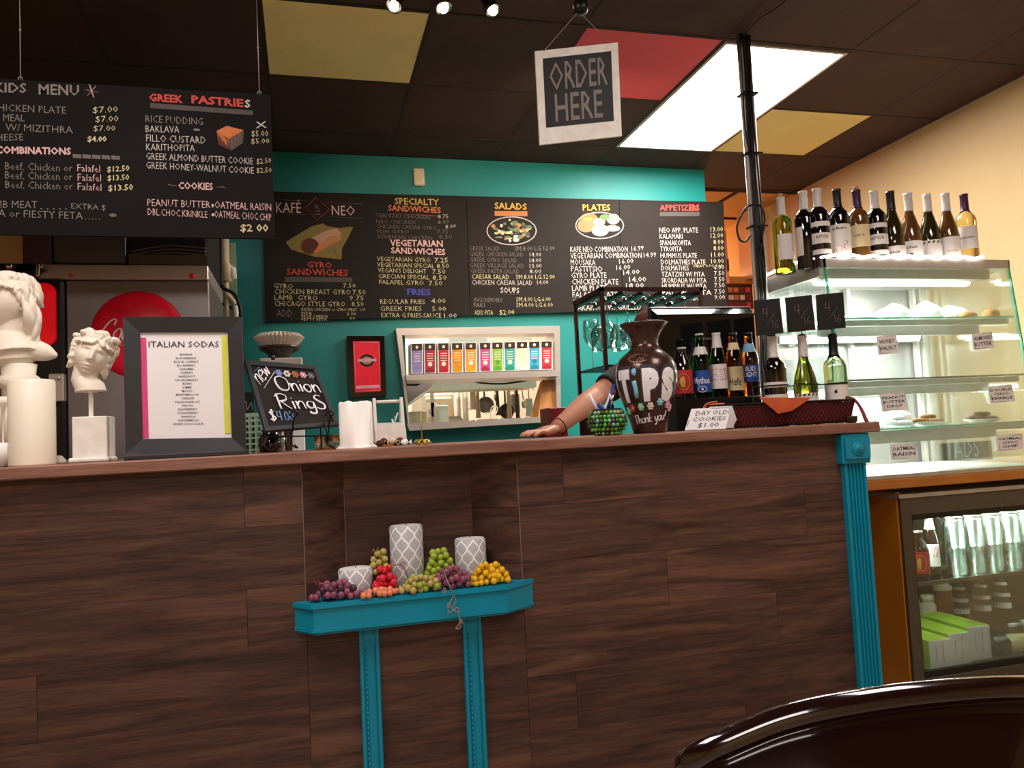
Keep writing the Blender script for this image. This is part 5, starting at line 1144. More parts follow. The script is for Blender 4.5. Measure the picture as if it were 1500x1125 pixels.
# ice machine parts above
t = thing('ice_maker', (-.7, Y+.1, z2_), 'dark ice maker on top of the soda fountain, under the left menu', 'ice maker'); Yi = Y+.05
mb = MB(); a = P(75, 388, Yi).x; b_ = P(305, 388, Yi).x; mb.box((a, Yi, z2_+.002), (b_, Yi+.45, z2_+.42), 0, .01); mb.build('housing', M['alud'] if 0 else M['ebony'], t)
mb = MB(); p0, p1 = P(80, 350, Yi), P(186, 385, Yi); mb.box((p0.x, Yi-.01, z2_+.015), (p1.x, Yi-.001, p0.z+.1), 0, .003); mb.build('front_panel', M['steeld'], t)
for px_ in (78, 187):
    p_ = P(px_, 380, Yi-.012); mb = MB(); mb.box((p_.x-.004, Yi-.016, z2_+.012), (p_.x+.004, Yi-.010, z2_+.4)); mb.build('bright_strip', M['chrome'], t)
mb = MB()
for k in range(3): mb.tube(bez([P(190, 369+k*5, Yi-.005), P(245, 360+k*5, Yi-.005), P(303, 364+k*5, Yi-.005)]), .004, 6)
mb.box((P(189, 380, Yi).x, Yi-.01, z2_+.012), (b_, Yi-.001, P(250, 374, Yi).z)); mb.build('grille', M['alud'], t)
p_ = P(35, 388, 3.4); mb = MB(); mb.box((P(33, 350, 3.75).x, 3.75, 0), (P(74, 350, 3.75).x, 3.85, 2.4)); tag(mb.build('dark_cabinet_side', M['maroonmetal']), 'dark maroon cabinet edge behind the soda fountain', 'cabinet')
# pipes beside the fountain
t = thing('water_filter', (P(330, 400, 3.5).x, 3.5, ZB), 'white pipes and water filter with black hoses beside the soda fountain', 'pipes'); Yp = 3.6
mb = MB(); mb.tube([P(328, 340, Yp), P(329, 385, Yp), P(331, 392, Yp), P(331, 412, Yp)], [.02, .02, .028, .028], 12); mb.tube(bez([P(310, 345, Yp), P(312, 380, Yp), P(318, 400, Yp), P(332, 430, Yp), P(344, 445, Yp)]), .012, 8); mb.tube([P(331, 412, Yp), (P(331, 412, Yp).x+.01, Yp, ZB)], .012, 8); mb.build('pipe', M['cream'], t)
mb = MB(); mb.tube(bez([P(323, 340, Yp-.05), P(324, 395, Yp-.05), P(326, 420, Yp-.05), P(346, 435, Yp-.05), P(354, 480, Yp-.05), P(356, 620, Yp-.05)]), .008, 7); mb.tube(bez([P(306, 412, Yp), P(320, 440, Yp), P(340, 452, Yp), P(348, 470, Yp)]), .006, 6); mb.build('hose', M['cable'], t)
mb = MB(); a, b_ = P(307, 420, Yp), P(318, 462, Yp); mb.box((a.x, Yp, b_.z), (b_.x, Yp+.08, a.z), 0, .004); mb.tube([P(335, 392, Yp), P(340, 395, Yp), P(341, 408, Yp)], .018, 8); mb.tube([P(345, 448, Yp), P(344, 475, Yp)], .014, 8); mb.build('filter_body', M['white'], t)
mb = MB(); mb.ball(P(322, 462, Yp-.02), .012, 8); mb.build('valve', M['red'], t)
mb = MB(); mb.box((P(305, 470, Yp).x, Yp+.04, P(320, 480, Yp).z), (P(345, 400, Yp).x, Yp+.06, P(320, 352, Yp).z)); mb.build('wall_plate', M['green'], t)
# ------------------------------------------------------------------ tips vase
Yv = 2.2; cx = P(950, 600, Yv).x; t = thing('tips_vase', (cx, Yv, ZT), 'big brown metal vase painted with TiPS and thank you', 'vase')
VP = [(.0, 0), (.048, 0), (.052, .008), (.056, .03), (.070, .075), (.084, .115), (.093, .155), (.0945, .18), (.091, .205), (.080, .228), (.060, .246), (.046, .258), (.041, .272), (.042, .286), (.050, .304), (.064, .322), (.073, .331), (.075, .336), (.072, .337), (.060, .326), (.045, .306), (.037, .286), (.036, .27), (.055, .24), (.085, .19), (.06, .05), (0, .03)]
mb = MB(); mb.lathe(VP, c=(cx, Yv, ZT), n=64); mb.build('vessel', M['vase'], t)
outer = VP[1:18]
def rad(z):
    for (r0, z0), (r1, z1) in zip(outer, outer[1:]):
        if z0 <= z <= z1: return r0+(r1-r0)*(z-z0)/max(z1-z0, 1e-6)
    return outer[-1][0]
A0 = atan2(-Yv, -cx)+.03
def vf(s, z, o=.0012): a = A0+s/.092; r = rad(z)+o; return Vector((cx+r*cos(a), Yv+r*sin(a), ZT+z))
mb = MB()
def vt(s, s0, s1, z0, z1, mi, bold, o=.0012, dz=0, shear=0): text_map(mb, s, lambda u, v: vf(s0+u*(s1-s0), z0+v*(z1-z0)+dz*u, o), 1, 1, mi, bold=bold, shear=shear)
for r1, mi__, o1 in ((.0115, 3, .0), (.0085, 1, .0012)): mb.tube([vf(-.035, .106, o1), vf(-.035, .125, o1), vf(-.036, .145, o1), vf(-.037, .158, o1)], r1, 8, mi__, flat=.15); mb.ball(vf(-.037, .183, o1), (r1*1.05, .0025, r1*1.05), 10, mi__)
for s, a, b_, m_ in (("T", -.102, -.052, 0), ("P", -.018, .034, 0), ("S", .040, .092, 0)):
    vt(s, a-.0025, b_+.0025, .098, .190, 2 if m_ == 0 else 3, .12, .0008); vt(s, a+.002, b_-.002, .104, .185, m_, .085, .0016)
strokes(mb, "Thank you!", lambda u, v: vf(-.072+u*.150, .028+v*.026+u*.012), .0017, 0)
for k, (s, m_) in enumerate(((-.066, 4), (-.030, 5), (.006, 6), (.042, 7), (.076, 8), (.094, 8), (-.092, 5))):
    z = .078+(.010 if k in (3,) else 0)+k*.0015 if k < 5 else (.074 if k == 5 else .07)
    for j in range(6): a = j*pi/3; mb.ball(vf(s+.0075*cos(a), z+.0075*sin(a), .0004), (.0052, .0016, .0052), 6, m_)
    mb.ball(vf(s, z, .001), (.004, .002, .004), 6, 0)
sw = [vf(-.026+.034*cos(a)*1., .225+.012*sin(a), .0015) for a in [.4+5.2*k/18 for k in range(19)]]; mb.tube(sw, .0016, 5, 9, flat=.4)
for k in range(3): mb.tube([vf(-.036+k*.008, .206, .0012), vf(-.028+k*.008, .218, .0014), vf(-.020+k*.008, .229, .0014)], [.0014, .003, .001], 5, 9, flat=.3)
mb.build('painted_lettering', [M[k] for k in ('p_white', 'p_cyan', 'ink2', 'p_blue', 'p_red', 'p_mint', 'p_cream', 'p_cyan', 'p_pink', 'c_wrap')], t)

# green bead bowl with pens
Yp = 2.15; bx = P(890, 620, Yp).x; t = thing('bead_bowl', (bx, Yp, ZT), 'round pen bowl covered in shiny green glass gems', 'bowl')
R_ = .054; hb = .078; mb = MB()
pr = [(.03, 0), (.040, .010), (.051, .032), (.052, .050), (.042, hb), (.038, hb), (.047, .05), (.047, .03), (0, .012)]
mb.lathe(pr, c=(bx, Yp, ZT), n=36); mb.build('bowl_body', M['ebony'], t)
gm = [mat('green_gem', '#3fae3a', .08, coat=1, noise=None, spec=.8), mat('dark_green_gem', '#1c4a20', .08, coat=1, noise=None), mat('pale_gem', '#8fae7e', .1, coat=1, noise=None), mat('olive_gem', '#66701f', .1, coat=1, noise=None), mat('blue_gem', '#7f9fb8', .1, coat=1, noise=None)]
mb = MB(); rnd = random.Random(9)
for j, (z, r) in enumerate(((.007, .037), (.019, .046), (.031, .0525), (.043, .0545), (.055, .052), (.067, .046))):
    n_ = int(2*pi*r/.0118)
    for i in range(n_): a = 2*pi*(i+.5*(j % 2))/n_; mb.ball((bx+r*cos(a), Yp+r*sin(a), ZT+z), .0066, 8, rnd.choices(range(5), (4, 5, 2, 2, .6))[0])
tag(mb.build('glass_gems', gm, t), kind='stuff')
def pen(px0, py0, px1, py1, Y0, Y1, r, m, label):
    a, b_ = P(px0, py0, Y0), P(px1, py1, Y1); mb = MB(); d = (a-b_); b2 = b_-d.normalized()*.03
    mb.tube([a, b2], r, 8); return tag(mb.build('pen', m), label, 'pen')
pen(863, 577, 874, 598, 2.13, 2.14, .0042, M['p_white'], 'white pen leaning left out of the green bowl')
pen(896, 572, 886, 599, 2.16, 2.15, .003, M['p_white'], 'thin white pen leaning right in the green bowl')
pen(899, 563, 895, 582, 2.16, 2.155, .005, M['blue'], 'blue capped pen, tallest in the green bowl')
pen(877, 592, 882, 599, 2.135, 2.14, .006, M['blue'], 'short blue pen end in the green bowl')
mb = MB(); mb.tube([P(892, 575, 2.14), P(897, 588, 2.14), P(898, 600, 2.14)], .0035, 6); mb.tube([P(899, 575, 2.14), P(896, 588, 2.14), P(897, 600, 2.14)], .0035, 6); tag(mb.build('binder_clamp', M['chrome']), 'small silver scissor handles standing in the green bowl', 'scissors')

# day old cookies card
t = thing('price_card', P(1035, 629, 2.14), 'small white card DAY OLD COOKIES $1.00 before the basket', 'card')
qd = [P(1013, 599, 2.085), P(1071, 596, 2.085), P(1063, 628, 2.06), P(1003, 631, 2.06)]
mb = MB(); mb.slab(qd, .0015); mb.build('card', M['paper'], t); qm = quadmap([p_+Vector((0, -.0008, 0)) for p_ in qd]); mb = MB()
for s, u0, u1, v0 in (("DAY OLD", .14, .94, .68), ("COOKIES", .12, .93, .40), ("$1.00", .28, .80, .12)): text_map(mb, s, lambda u, v: qm(u0+u*(u1-u0), v0+v*.20), 1, 1, 0, fine=False)
for a, b_ in (((.0, .02), (.30, .02)), ((.97, .7), (.97, .98)), ((.02, .2), (.02, .5)), ((.5, .98), (.97, .98))): mb.tube([qm(*a), qm(*b_)], .0012, 4, 1, flat=.3)
mb.build('print', [M['ink'], M['p_blue']], t)

# cloth-lined wire basket
t = thing('wire_basket', (P(1140, 620, 2.2).x, 2.22, ZT), 'long wire basket lined with maroon cloth at the counter end', 'basket')
x0, x1 = P(1050, 610, 2.12).x, P(1243, 610, 2.12).x; zt_ = P(1140, 588, 2.10).z; y0, y1 = 2.118, 2.215
def bk(u, v, w_=0):   # front wall: u along, v up; w_ 0 front..1 back
    fl = .014*v; return Vector((x0-fl+(x1-x0+2*fl)*u, y0-fl+(y1-y0+2*fl)*w_, ZT+.004+(zt_-ZT-.008)*v))
mb = MB()
for (a, b_) in (((0, 0), (1, 0)), ((1, 0), (1, 1)), ((1, 1), (0, 1)), ((0, 1), (0, 0))):
    n_ = 12
    for k in range(n_):
        u0, u1 = k/n_, (k+1)/n_; f_ = lambda u, v: bk(a[0]+(b_[0]-a[0])*u, v, a[1]+(b_[1]-a[1])*u)*1; ins = Vector((0, .004*(1 if a[1] == 0 and b_[1] == 0 else -1), .002*sin(k*2.1)))
        mb.add([f_(u0, 0)+ins, f_(u1, 0)+ins, f_(u1, .95)+ins, f_(u0, .95)+ins], [(0, 1, 2, 3)], 0, True)
mb.add([bk(0, .05, 0), bk(1, .05, 0), bk(1, .05, 1), bk(0, .05, 1)], [(0, 1, 2, 3)]); mb.build('cloth_lining', M['leather'], t)
mb = MB(); nx = 34
for k in range(nx+4):
    for sg in (1, -1):
        pts = [bk(k/nx+sg*(v-.5)*.10, v)+Vector((0, -.0015, 0)) for v in (0, .33, .66, 1) if 0 <= k/nx+sg*(v-.5)*.10 <= 1]
        if len(pts) > 1: mb.tube(pts, .0009, 4)
for k in range(12):
    for sg in (1, -1):
        pts = [bk(1, v, max(0, min(1, k/10+sg*(v-.5)*.12))) for v in (0, .5, 1)]; mb.tube(pts, .0009, 4); pts = [p_+Vector((x0-x1, 0, 0)) for p_ in pts]
mb.tube([bk(0, 1), bk(1, 1), bk(1, 1, 1), bk(0, 1, 1)], .0035, 6, closed=True); mb.tube([bk(0, 0), bk(1, 0), bk(1, 0, 1), bk(0, 0, 1)], .0025, 6, closed=True); mb.build('wire_mesh', M['blackmetal'], t)
mb = MB(); mb.tube(bez([bk(1, .9, .2), P(1240, 582, 2.13), P(1252, 586, 2.12), P(1262, 600, 2.10), P(1268, 614, 2.085), P(1272, 622, 2.08)]), [.004+.003*k/30 for k in range(31)], 8, flat=.5); mb.build('handle', M['leather'], t)
mb = MB(); mb.slab([bk(.0, .95)+Vector((-.02, -.004, 0)), bk(.115, .95)+Vector((0, -.004, 0)), bk(.135, .35)+Vector((0, -.006, 0)), bk(.10, .0)+Vector((0, -.004, 0))], .001); mb.slab([bk(-.03, .8)+Vector((0, -.006, 0)), bk(.10, .8)+Vector((0, -.006, 0)), bk(.11, .0)+Vector((0, -.006, 0)), bk(-.04, .0)+Vector((0, -.006, 0))], .001)
tag(mb.build('paper_liner', M['paper'], t), 'white paper liner at left end')
mb = MB(); A = [P(1112, 583, 2.100), P(1188, 583, 2.100), P(1160, 602, 2.092), P(1140, 606, 2.090)]; Bk = [P(1116, 581, 2.215), P(1186, 581, 2.215)]
mb.add([A[0], A[1], A[2], A[3], (A[0]+A[3])/2+Vector((0, -.004, 0)), Bk[0]+Vector((0, 0, -.002)), Bk[1]+Vector((0, 0, -.002))], [(0, 3, 2, 1), (5, 0, 1, 6)], 0, True); tag(mb.build('orange_napkin', M['ocloth']), 'folded orange napkin draped over the maroon basket', 'napkin')
mb = MB(); mb.add([P(1030, 600, 2.15), P(1065, 594, 2.15), P(1060, 590, 2.17), P(1040, 592, 2.18)], [(0, 1, 2, 3)]); mb.tube(bez([P(1030, 600, 2.14), P(1036, 592, 2.15), P(1050, 589, 2.16)]), .004, 6); tag(mb.build('basket_napkin_corner', M['ocloth']), 'orange cloth tip at the left end of the basket', 'cloth')
mb = MB(); a = P(1256, 610, 2.10); mb.lathe([(.012, 0), (.018, .004), (.020, .018), (.020, .022), (0, .022)], c=(a.x-.012, 2.115, ZT), n=20); tag(mb.build('small_tin', M['grind']), 'low dark tin at the very right end of the counter', 'tin')

# ------------------------------------------------------------------ bottles
BEER = [(0, 0), (.029, 0), (.0305, .004), (.0305, .125), (.027, .148), (.016, .182), (.0128, .215), (.0128, .218), (.0140, .220), (.0140, .226)]
STUB = [(0, 0), (.031, 0), (.0325, .004), (.0325, .105), (.027, .128), (.015, .148), (.0135, .172), (.0145, .174), (.0145, .18)]
BORD = [(0, 0), (.035, 0), (.0372, .004), (.0375, .19), (.034, .208), (.022, .224), (.0155, .232), (.0142, .25), (.0142, .292), (.0155, .294), (.0155, .300)]
BURG = [(0, 0), (.037, 0), (.0395, .004), (.0395, .125), (.034, .160), (.024, .195), (.0165, .222), (.0148, .24), (.0145, .29), (.0158, .292), (.0158, .300)]
def prad(pr, z):
    for (r0, z0), (r1, z1) in zip(pr[1:], pr[2:]):
        if z0 <= z <= z1: return r0+(r1-r0)*(z-z0)/max(z1-z0, 1e-6)
    return pr[-1][0]
def bottle(name, x, Y, z, pr, glass, cap, capz, labels, label, cat, group=None, cork=False, turn=0.):
    """labels: (z0, z1, half angle, material, [(text, z, height, width, ink)])"""
    t = thing(name, (x, Y, z), label, cat, group); a0 = atan2(-Y, -x)+turn
    top = pr[-1][1]; mb = MB(); mb.lathe(pr, c=(x, Y, z), n=28); mb.build('glass_body', glass, t)
    if cap:
        mb = MB(); zs_ = [capz, capz+.006]+[q[1] for q in pr if q[1] > capz+.008]; prof = [(prad(pr, zz)+.0009, zz) for zz in zs_]+[(0, top+.001)]; mb.lathe(prof, c=(x, Y, z), n=24); mb.build('capsule', cap, t)
    if cork: mb = MB(); mb.lathe([(.0095, top), (.010, top+.016), (0, top+.017)], c=(x, Y, z), n=14); mb.build('cork', M['cork'], t)
    for (z0, z1, ha, m, txt) in labels:
        mb = MB(); n_ = 14; V = []
        for zz in (z0, (z0+z1)/2, z1):
            for k in range(n_+1): a = a0-ha+2*ha*k/n_; r = prad(pr, zz)+.0006; V.append((x+r*cos(a), Y+r*sin(a), z+zz))
        mb.add(V, [(j*(n_+1)+k, j*(n_+1)+k+1, (j+1)*(n_+1)+k+1, (j+1)*(n_+1)+k) for j in range(2) for k in range(n_)], 0, True); lb = mb.build('label', m, t)
        if txt:
            mb = MB()
            for (s, tz, th, tw, ink) in txt:
                fn = lambda u, v: (lambda a, r: Vector((x+r*cos(a), Y+r*sin(a), z+tz+v)))(a0+u/prad(pr, tz), prad(pr, min(max(tz+v, z0), z1))+.0012)
                if s == '@': mb.tube([fn(tw/2*cos(a), th/2+th/2*sin(a)) for a in [2*pi*k/20 for k in range(20)]], .0012, 4, ink, closed=True, flat=.4); mb.ball(fn(0, th/2), (th*.26, .002, th*.26), 8, ink)
                elif s == '#':
                    for k in range(5): mb.add([fn(-tw/2+k*tw/5, 0), fn(-tw/2+k*tw/5+tw*.09, 0), fn(-tw/2+k*tw/5+tw*.3, th), fn(-tw/2+k*tw/5+tw*.2, th)], [(0, 1, 2, 3)], ink)
                elif s == '%':   # little horse-like outline
                    for pp in ([(-.45, .35), (-.2, .45), (.1, .4), (.3, .75), (.45, .6), (.28, .45), (.2, .2)], [(-.4, .4), (-.45, .0), (-.3, .25), (-.2, .0)], [(.1, .35), (.05, .0)], [(.2, .3), (.35, .05)]): mb.tube(bez([fn(p_[0]*tw, p_[1]*th) for p_ in pp], 3), .0009, 4, ink, flat=.4)
                elif s == '*': mb.ball(fn(0, th/2), (tw/2, .0012, th/2), 8, ink)
                else: text_map(mb, s, fn, tw, th, ink, bold=.01, center=True)
            mb.build('print', [M['ink'], M['p_white'], M['c_gold'], M['p_red'], M['labelb']], lb)
    return t
# black stand with beers
mb = MB(); a, b_ = P(986, 583, 2.40), P(1112, 583, 2.40); zst = P(1040, 583, 2.44).z; mb.box((a.x, 2.38, ZT), (b_.x, 2.488, zst), 0, .004); tag(mb.build('display_stand', M['black']), 'low black stand carrying the row of beer bottles', 'stand')
Yb_ = 2.440
bx_ = lambda px_: P(px_, 583, Yb_).x
bottle('beer_bottle', bx_(1003), Yb_, zst, STUB, M['g_brown'], M['capw'], .172, [(.018, .098, 1.2, M['labelr'], [('@', .03, .055, .042, 2), ('*', .035, .042, .034, 2)])], 'short dark beer bottle with red label, leftmost on the stand', 'beer bottle', 'beer bottles on the black stand')
bottle('beer_bottle', bx_(1030), Yb_, zst, BEER, M['g_green'], M['capw'], .218, [(.02, .095, 1.3, M['labelb'], [("Mythos", .05, .022, .055, 1), ('@', .02, .02, .03, 1)]), (.150, .178, 1.4, M['capw'], [])], 'green beer bottle with white and blue label reading Mythos', 'beer bottle', 'beer bottles on the black stand')
bottle('beer_bottle', bx_(1055), Yb_, zst, BEER, M['g_green'], M['capw'], .172, [(.03, .115, 1.2, M['label'], [("STELLA", .080, .012, .042, 1), ("ARTOIS", .064, .012, .042, 1)]), (.058, .100, 1.25, M['labelr'], [("STELLA", .082, .012, .042, 1), ("ARTOIS", .066, .012, .042, 1)])], 'green beer bottle with white foil neck and red band label', 'beer bottle', 'beer bottles on the black stand')
bottle('beer_bottle', bx_(1079), Yb_, zst, BEER, M['g_amber'], M['capb'], .214, [(.022, .105, 1.2, M['labelc'], [("Hefe", .040, .026, .040, 0)]), (.165, .190, 1.5, M['labelc'], [])], 'amber beer bottle with cream label reading Hefe', 'beer bottle', 'beer bottles on the black stand')
bottle('beer_bottle', bx_(1102), Yb_, zst, BEER, M['g_amber'], M['capb'], .214, [(.05, .110, 1.2, M['labelb'], [("BUD", .088, .016, .036, 1), ("LIGHT", .068, .016, .044, 1)]), (.155, .185, 1.4, M['skyblue'], [])], 'amber beer bottle with blue label, rightmost on the stand', 'beer bottle', 'beer bottles on the black stand')
# wines behind the basket with price cards
wl = [(1140, BORD, M['g_dark'], M['capw'], [(.128, .146, 1.4, M['label'], []), (.055, .105, 1.4, M['label'], [("ASTICA", .085, .010, .045, 0)])], 'dark red wine bottle with white capsule behind the basket, leftmost of three'),
      (1184, BURG, M['g_olive'], M['capw'], [(.055, .105, 1.3, M['label'], [('#', .058, .045, .07, 0)])], 'yellow green wine bottle with striped label, middle of three behind the basket'),
      (1229, BORD, M['g_pale'], M['capb'], [(.055, .130, 1.4, M['label'], [('*', .100, .014, .016, 0)])], 'clear wine bottle with black cap behind the basket, rightmost of three')]
Yw = 2.29; tops = []
for px_, pr, g_, cp_, lb_, lab in wl:
    x = P(px_, 620, Yw).x; bottle('wine_bottle', x, Yw, ZT, pr, g_, cp_, .228, lb_, lab, 'wine bottle', 'wine bottles behind the basket'); tops.append(x)
mb = MB()
for x in tops: mb.tube([(x+.042*cos(a), Yw+.042*sin(a), ZT+.135) for a in [2*pi*k/20 for k in range(20)]], .002, 5, closed=True)
mb.tube([(tops[0]-.06, Yw+.045, ZT+.135), (tops[2]+.06, Yw+.045, ZT+.135)], .0025, 5)
for x in (tops[0]-.06, tops[2]+.06): mb.tube([(x, Yw+.045, ZT+.135), (x, Yw+.045, ZT)], .0025, 5)
tag(mb.build('bottle_rack', M['blackmetal']), 'thin black wire rack with rings round the three wine bottles', 'rack')
for k, (qd, x) in enumerate(zip((((1105, 440), (1142, 437), (1148, 488), (1109, 492)), ((1151, 436), (1189, 432), (1195, 483), (1155, 487)), ((1196, 432), (1235, 428), (1239, 480), (1199, 484))), tops)):
    c = P(sum(p_[0] for p_ in qd)/4, 486, 2.25); t = thing('price_card', c, 'black chalk card reading 4/16, %s of three above the wine' % ('leftmost', 'middle', 'rightmost')[k], 'card', 'chalk price cards above the wine')
    q4 = [P(a, b_, 2.25) for a, b_ in qd]; mb = MB(); mb.slab(q4, .005); mb.build('slate', M['boardb'], t); qm = quadmap([p_+Vector((0, -.001, 0)) for p_ in q4])
    mb = MB(); strokes(mb, "4", lambda u, v: qm(.28+u*.22, .50+v*.26), .0009, 0); strokes(mb, "16", lambda u, v: qm(.56+u*.30, .18+v*.22), .0009, 0); mb.tube([qm(.38, .28), qm(.74, .60)], .0009, 4, 0, flat=.4); mb.build('chalk_writing', M['c_grey'], t)
    mb = MB(); m2 = (q4[2]+q4[3])/2; mb.tube([m2+Vector((0, .003, .01)), (x, Yw, ZT+.30)], .002, 6); mb.tube([(x, Yw, ZT+.298), (x, Yw, ZT+.306)], .013, 10); mb.build('clip', M['black'], t)

# ------------------------------------------------------------------ monitor
t = thing('register_monitor', (P(1030, 590, 2.56).x, 2.54, ZT), 'back of a black register monitor behind the beer bottles', 'monitor'); Ym = 2.515
TLm, TRm = P(957, 447, Ym), P(1106, 447, Ym); zb_ = P(1030, 590, Ym).z; zt_ = P(1030, 447, Ym).z
mb = MB(); x0, x1 = TLm.x, TRm.x
mb.box((x0, Ym+.03, zb_), (x1, Ym+.055, zt_), 0, .004); mb.build('screen_bezel', M['black'], t)
mb = MB(); mb.hexa([(x0+.012, Ym, zt_-.031), (x1-.008, Ym, zt_-.031), (x1-.008, Ym, zb_+.02), (x0+.012, Ym, zb_+.02), (x0+.005, Ym+.03, zt_-.008), (x1-.003, Ym+.03, zt_-.008), (x1-.003, Ym+.03, zb_+.005), (x0+.005, Ym+.03, zb_+.005)]); mb.build('back_shell', M['blackgloss'], t)
mb = MB(); xa = P(1030, 498, Ym).x; text_map(mb, "PAN", lambda u, v: Vector((xa+u, Ym-.001, P(1030, 498, Ym).z+v)), .045, .009, 0, fine=False); mb.build('lettering', M['c_grey'], t)
mb = MB(); mb.box(((x0+x1)/2-.05, Ym+.02, ZT+.01), ((x0+x1)/2+.05, Ym+.05, zb_+.02)); mb.box(((x0+x1)/2-.11, Ym-.015, ZT), ((x0+x1)/2+.11, Ym+.08, ZT+.012)); mb.build('stand', M['black'], t)

# ------------------------------------------------------------------ glass rack
Yr = 3.08; Yr2 = Yr*1.11; ztop = P(879, 421, Yr).z; xa, xb = P(881, 425, Yr).x, P(1026, 425, Yr).x; sh_z = P(857, 545, Yr2).z
t = thing('glass_rack', (xa, Yr, ZB), 'tall dark metal rack with hanging wine glasses', 'rack')
for (x, y) in ((xa, Yr), (xb, Yr), (xa, Yr2), (xb, Yr2)): mb = MB(); mb.box((x-.008, y-.008, ZB), (x+.008, y+.008, ztop)); mb.build('post', M['maroonmetal'], t)
mb = MB(); mb.box((xa-.008, Yr-.008, ztop-.018), (xb+.008, Yr+.008, ztop)); mb.box((xa-.008, Yr2-.008, ztop-.018), (xb+.008, Yr2+.008, ztop)); mb.box((xa-.008, Yr, ztop-.018), (xa+.008, Yr2, ztop)); mb.box((xb-.008, Yr, ztop-.018), (xb+.008, Yr2, ztop)); mb.build('top_frame', M['maroonmetal'], t)
ng = 5; 
for k in range(ng+1):
    x = xa+(xb-xa)*k/ng; mb = MB(); mb.box((x-.012, Yr, ztop-.034), (x+.012, Yr2, ztop-.030)); mb.box((x-.002, Yr, ztop-.032), (x+.002, Yr2, ztop-.014)); mb.build('hanging_rail', M['blackmetal'], t)
mb = MB(); mb.box((xa, Yr, sh_z-.006), (xb, Yr2, sh_z+.002)); mb.build('lower_shelf', M['blackmetal'], t)
WG = [(0, 0), (.034, 0), (.034, .0015), (.010, .005), (.0035, .012), (.0032, .095), (.010, .105), (.030, .125), (.039, .150), (.040, .175), (.034, .225), (.0328, .225), (.0385, .175), (.0375, .152), (.028, .128), (.005, .110), (0, .108)]
proto = None; no = 0
ordn = ['leftmost', 'second from left', 'middle', 'second from right', 'rightmost']
for r_ in range(2):
    for k in range(ng):
        x = xa+(xb-xa)*(k+.5)/ng; y = Yr+.06+r_*.12; lab = ('wine glass hanging in the %s row of the rack, %s' % (('front', 'back')[r_], ordn[k])); z = ztop-.0285
        if proto is None:
            mb = MB(); mb.lathe([(r, -zz) for r, zz in WG], n=20); mb.f = [f[::-1] for f in mb.f]; proto = mb.build('wine_glass', M['stemware'], origin=(0, 0, 0)); proto.location = (x, y, z); tag(proto, lab, 'wine glass', 'wine glasses hanging in the rack')
        else: dup(proto, (x, y, z), lab)
mb = MB(); mb.lathe(WG, n=20, c=(xa+.035, Yr+.24, sh_z+.002)); tag(mb.build('wine_glass', M['stemware']), 'single wine glass standing on the lower shelf of the rack', 'wine glass')
for px_, py0, Y, m, nm, lb_, ct in ((833, 594, 3.3, M['redcrate'], 'red_bin', 'dark red bin behind the forearm', 'bin'), (880, 606, 3.2, M['black'], 'black_bin', 'black bin behind the forearm, right of the red bin', 'bin')):
    p_ = P(px_, py0, Y); mb = MB(); mb.box((p_.x-.03, Y+.2*(nm == 'red_bin'), ZB), (p_.x+.06, Y+.15+.2*(nm == 'red_bin'), p_.z), 0, .004); tag(mb.build(nm, m), lb_, ct)

# ------------------------------------------------------------------ the person behind the bar
S0 = P(948, 528, 2.80); EL = P(873, 581, 2.69); WR = P(814, 627, 2.575); WR.z = ZT+.030; HD = P(790, 633, 2.53); HD.z = ZT+.018
hc = P(968, 494, 2.84)
t = thing('person', (S0.x+.15, 2.9, 0), 'person in black t-shirt bent over, one hand resting on the counter', 'person')
CS = Vector((S0.x+.17, 2.85, S0.z+.0)); S1 = Vector((S0.x+.34, 2.84, S0.z-.02)); PV = Vector((CS.x+.02, 2.84, .98))
mb = MB()
def U(p_, k): return [k]*len(p_)
mb.tube([PV, PV.lerp(CS, .35), PV.lerp(CS, .7), CS+Vector((0, 0, -.03)), CS+Vector((0, -.01, .03))], [.155, .135, .15, .13, .07], 20)
mb.tube([S0+Vector((.03, .01, -.01)), CS, S1+Vector((-.03, 0, -.01))], [.058, .08, .058], 14)
mb.tube([S0+Vector((.02, 0, 0)), S0, S0.lerp(EL, .5), EL, EL.lerp(WR, .3), EL.lerp(WR, .7), WR], [.05, .054, .047, .040, .042, .032, .025], 16)
E1 = S1+Vector((.05, -.08, -.26)); W1 = E1+Vector((-.10, -.05, .05)); mb.tube([S1, S1.lerp(E1, .5), E1, E1.lerp(W1, .4), W1], [.054, .047, .04, .04, .026], 14); mb.tube([W1, W1+Vector((-.04, -.07, 0))], [.028, .03], 10)
for sx in (-1, 1): hp = PV+Vector((sx*.085, .0, -.03)); mb.tube([hp, hp+Vector((sx*.02, -.02, -.44)), hp+Vector((sx*.02, .03, -.87))], [.095, .06, .042], 14); mb.tube([hp+Vector((sx*.02, .06, -.90)), hp+Vector((sx*.03, -.15, -.92))], [.045, .035], 10)
nk = CS+Vector((0, -.02, .05)); mb.tube([CS, nk, hc+Vector((0, .02, -.06))], [.06, .052, .05], 14)
Th = Matrix.Translation(hc+Vector((0, .01, -.11))) @ Matrix.Rotation(radians(-28), 4, 'Z') @ Matrix.Rotation(radians(26), 4, 'X') @ Matrix.Scale(.225, 4); head_shape(mb, Th, 40)
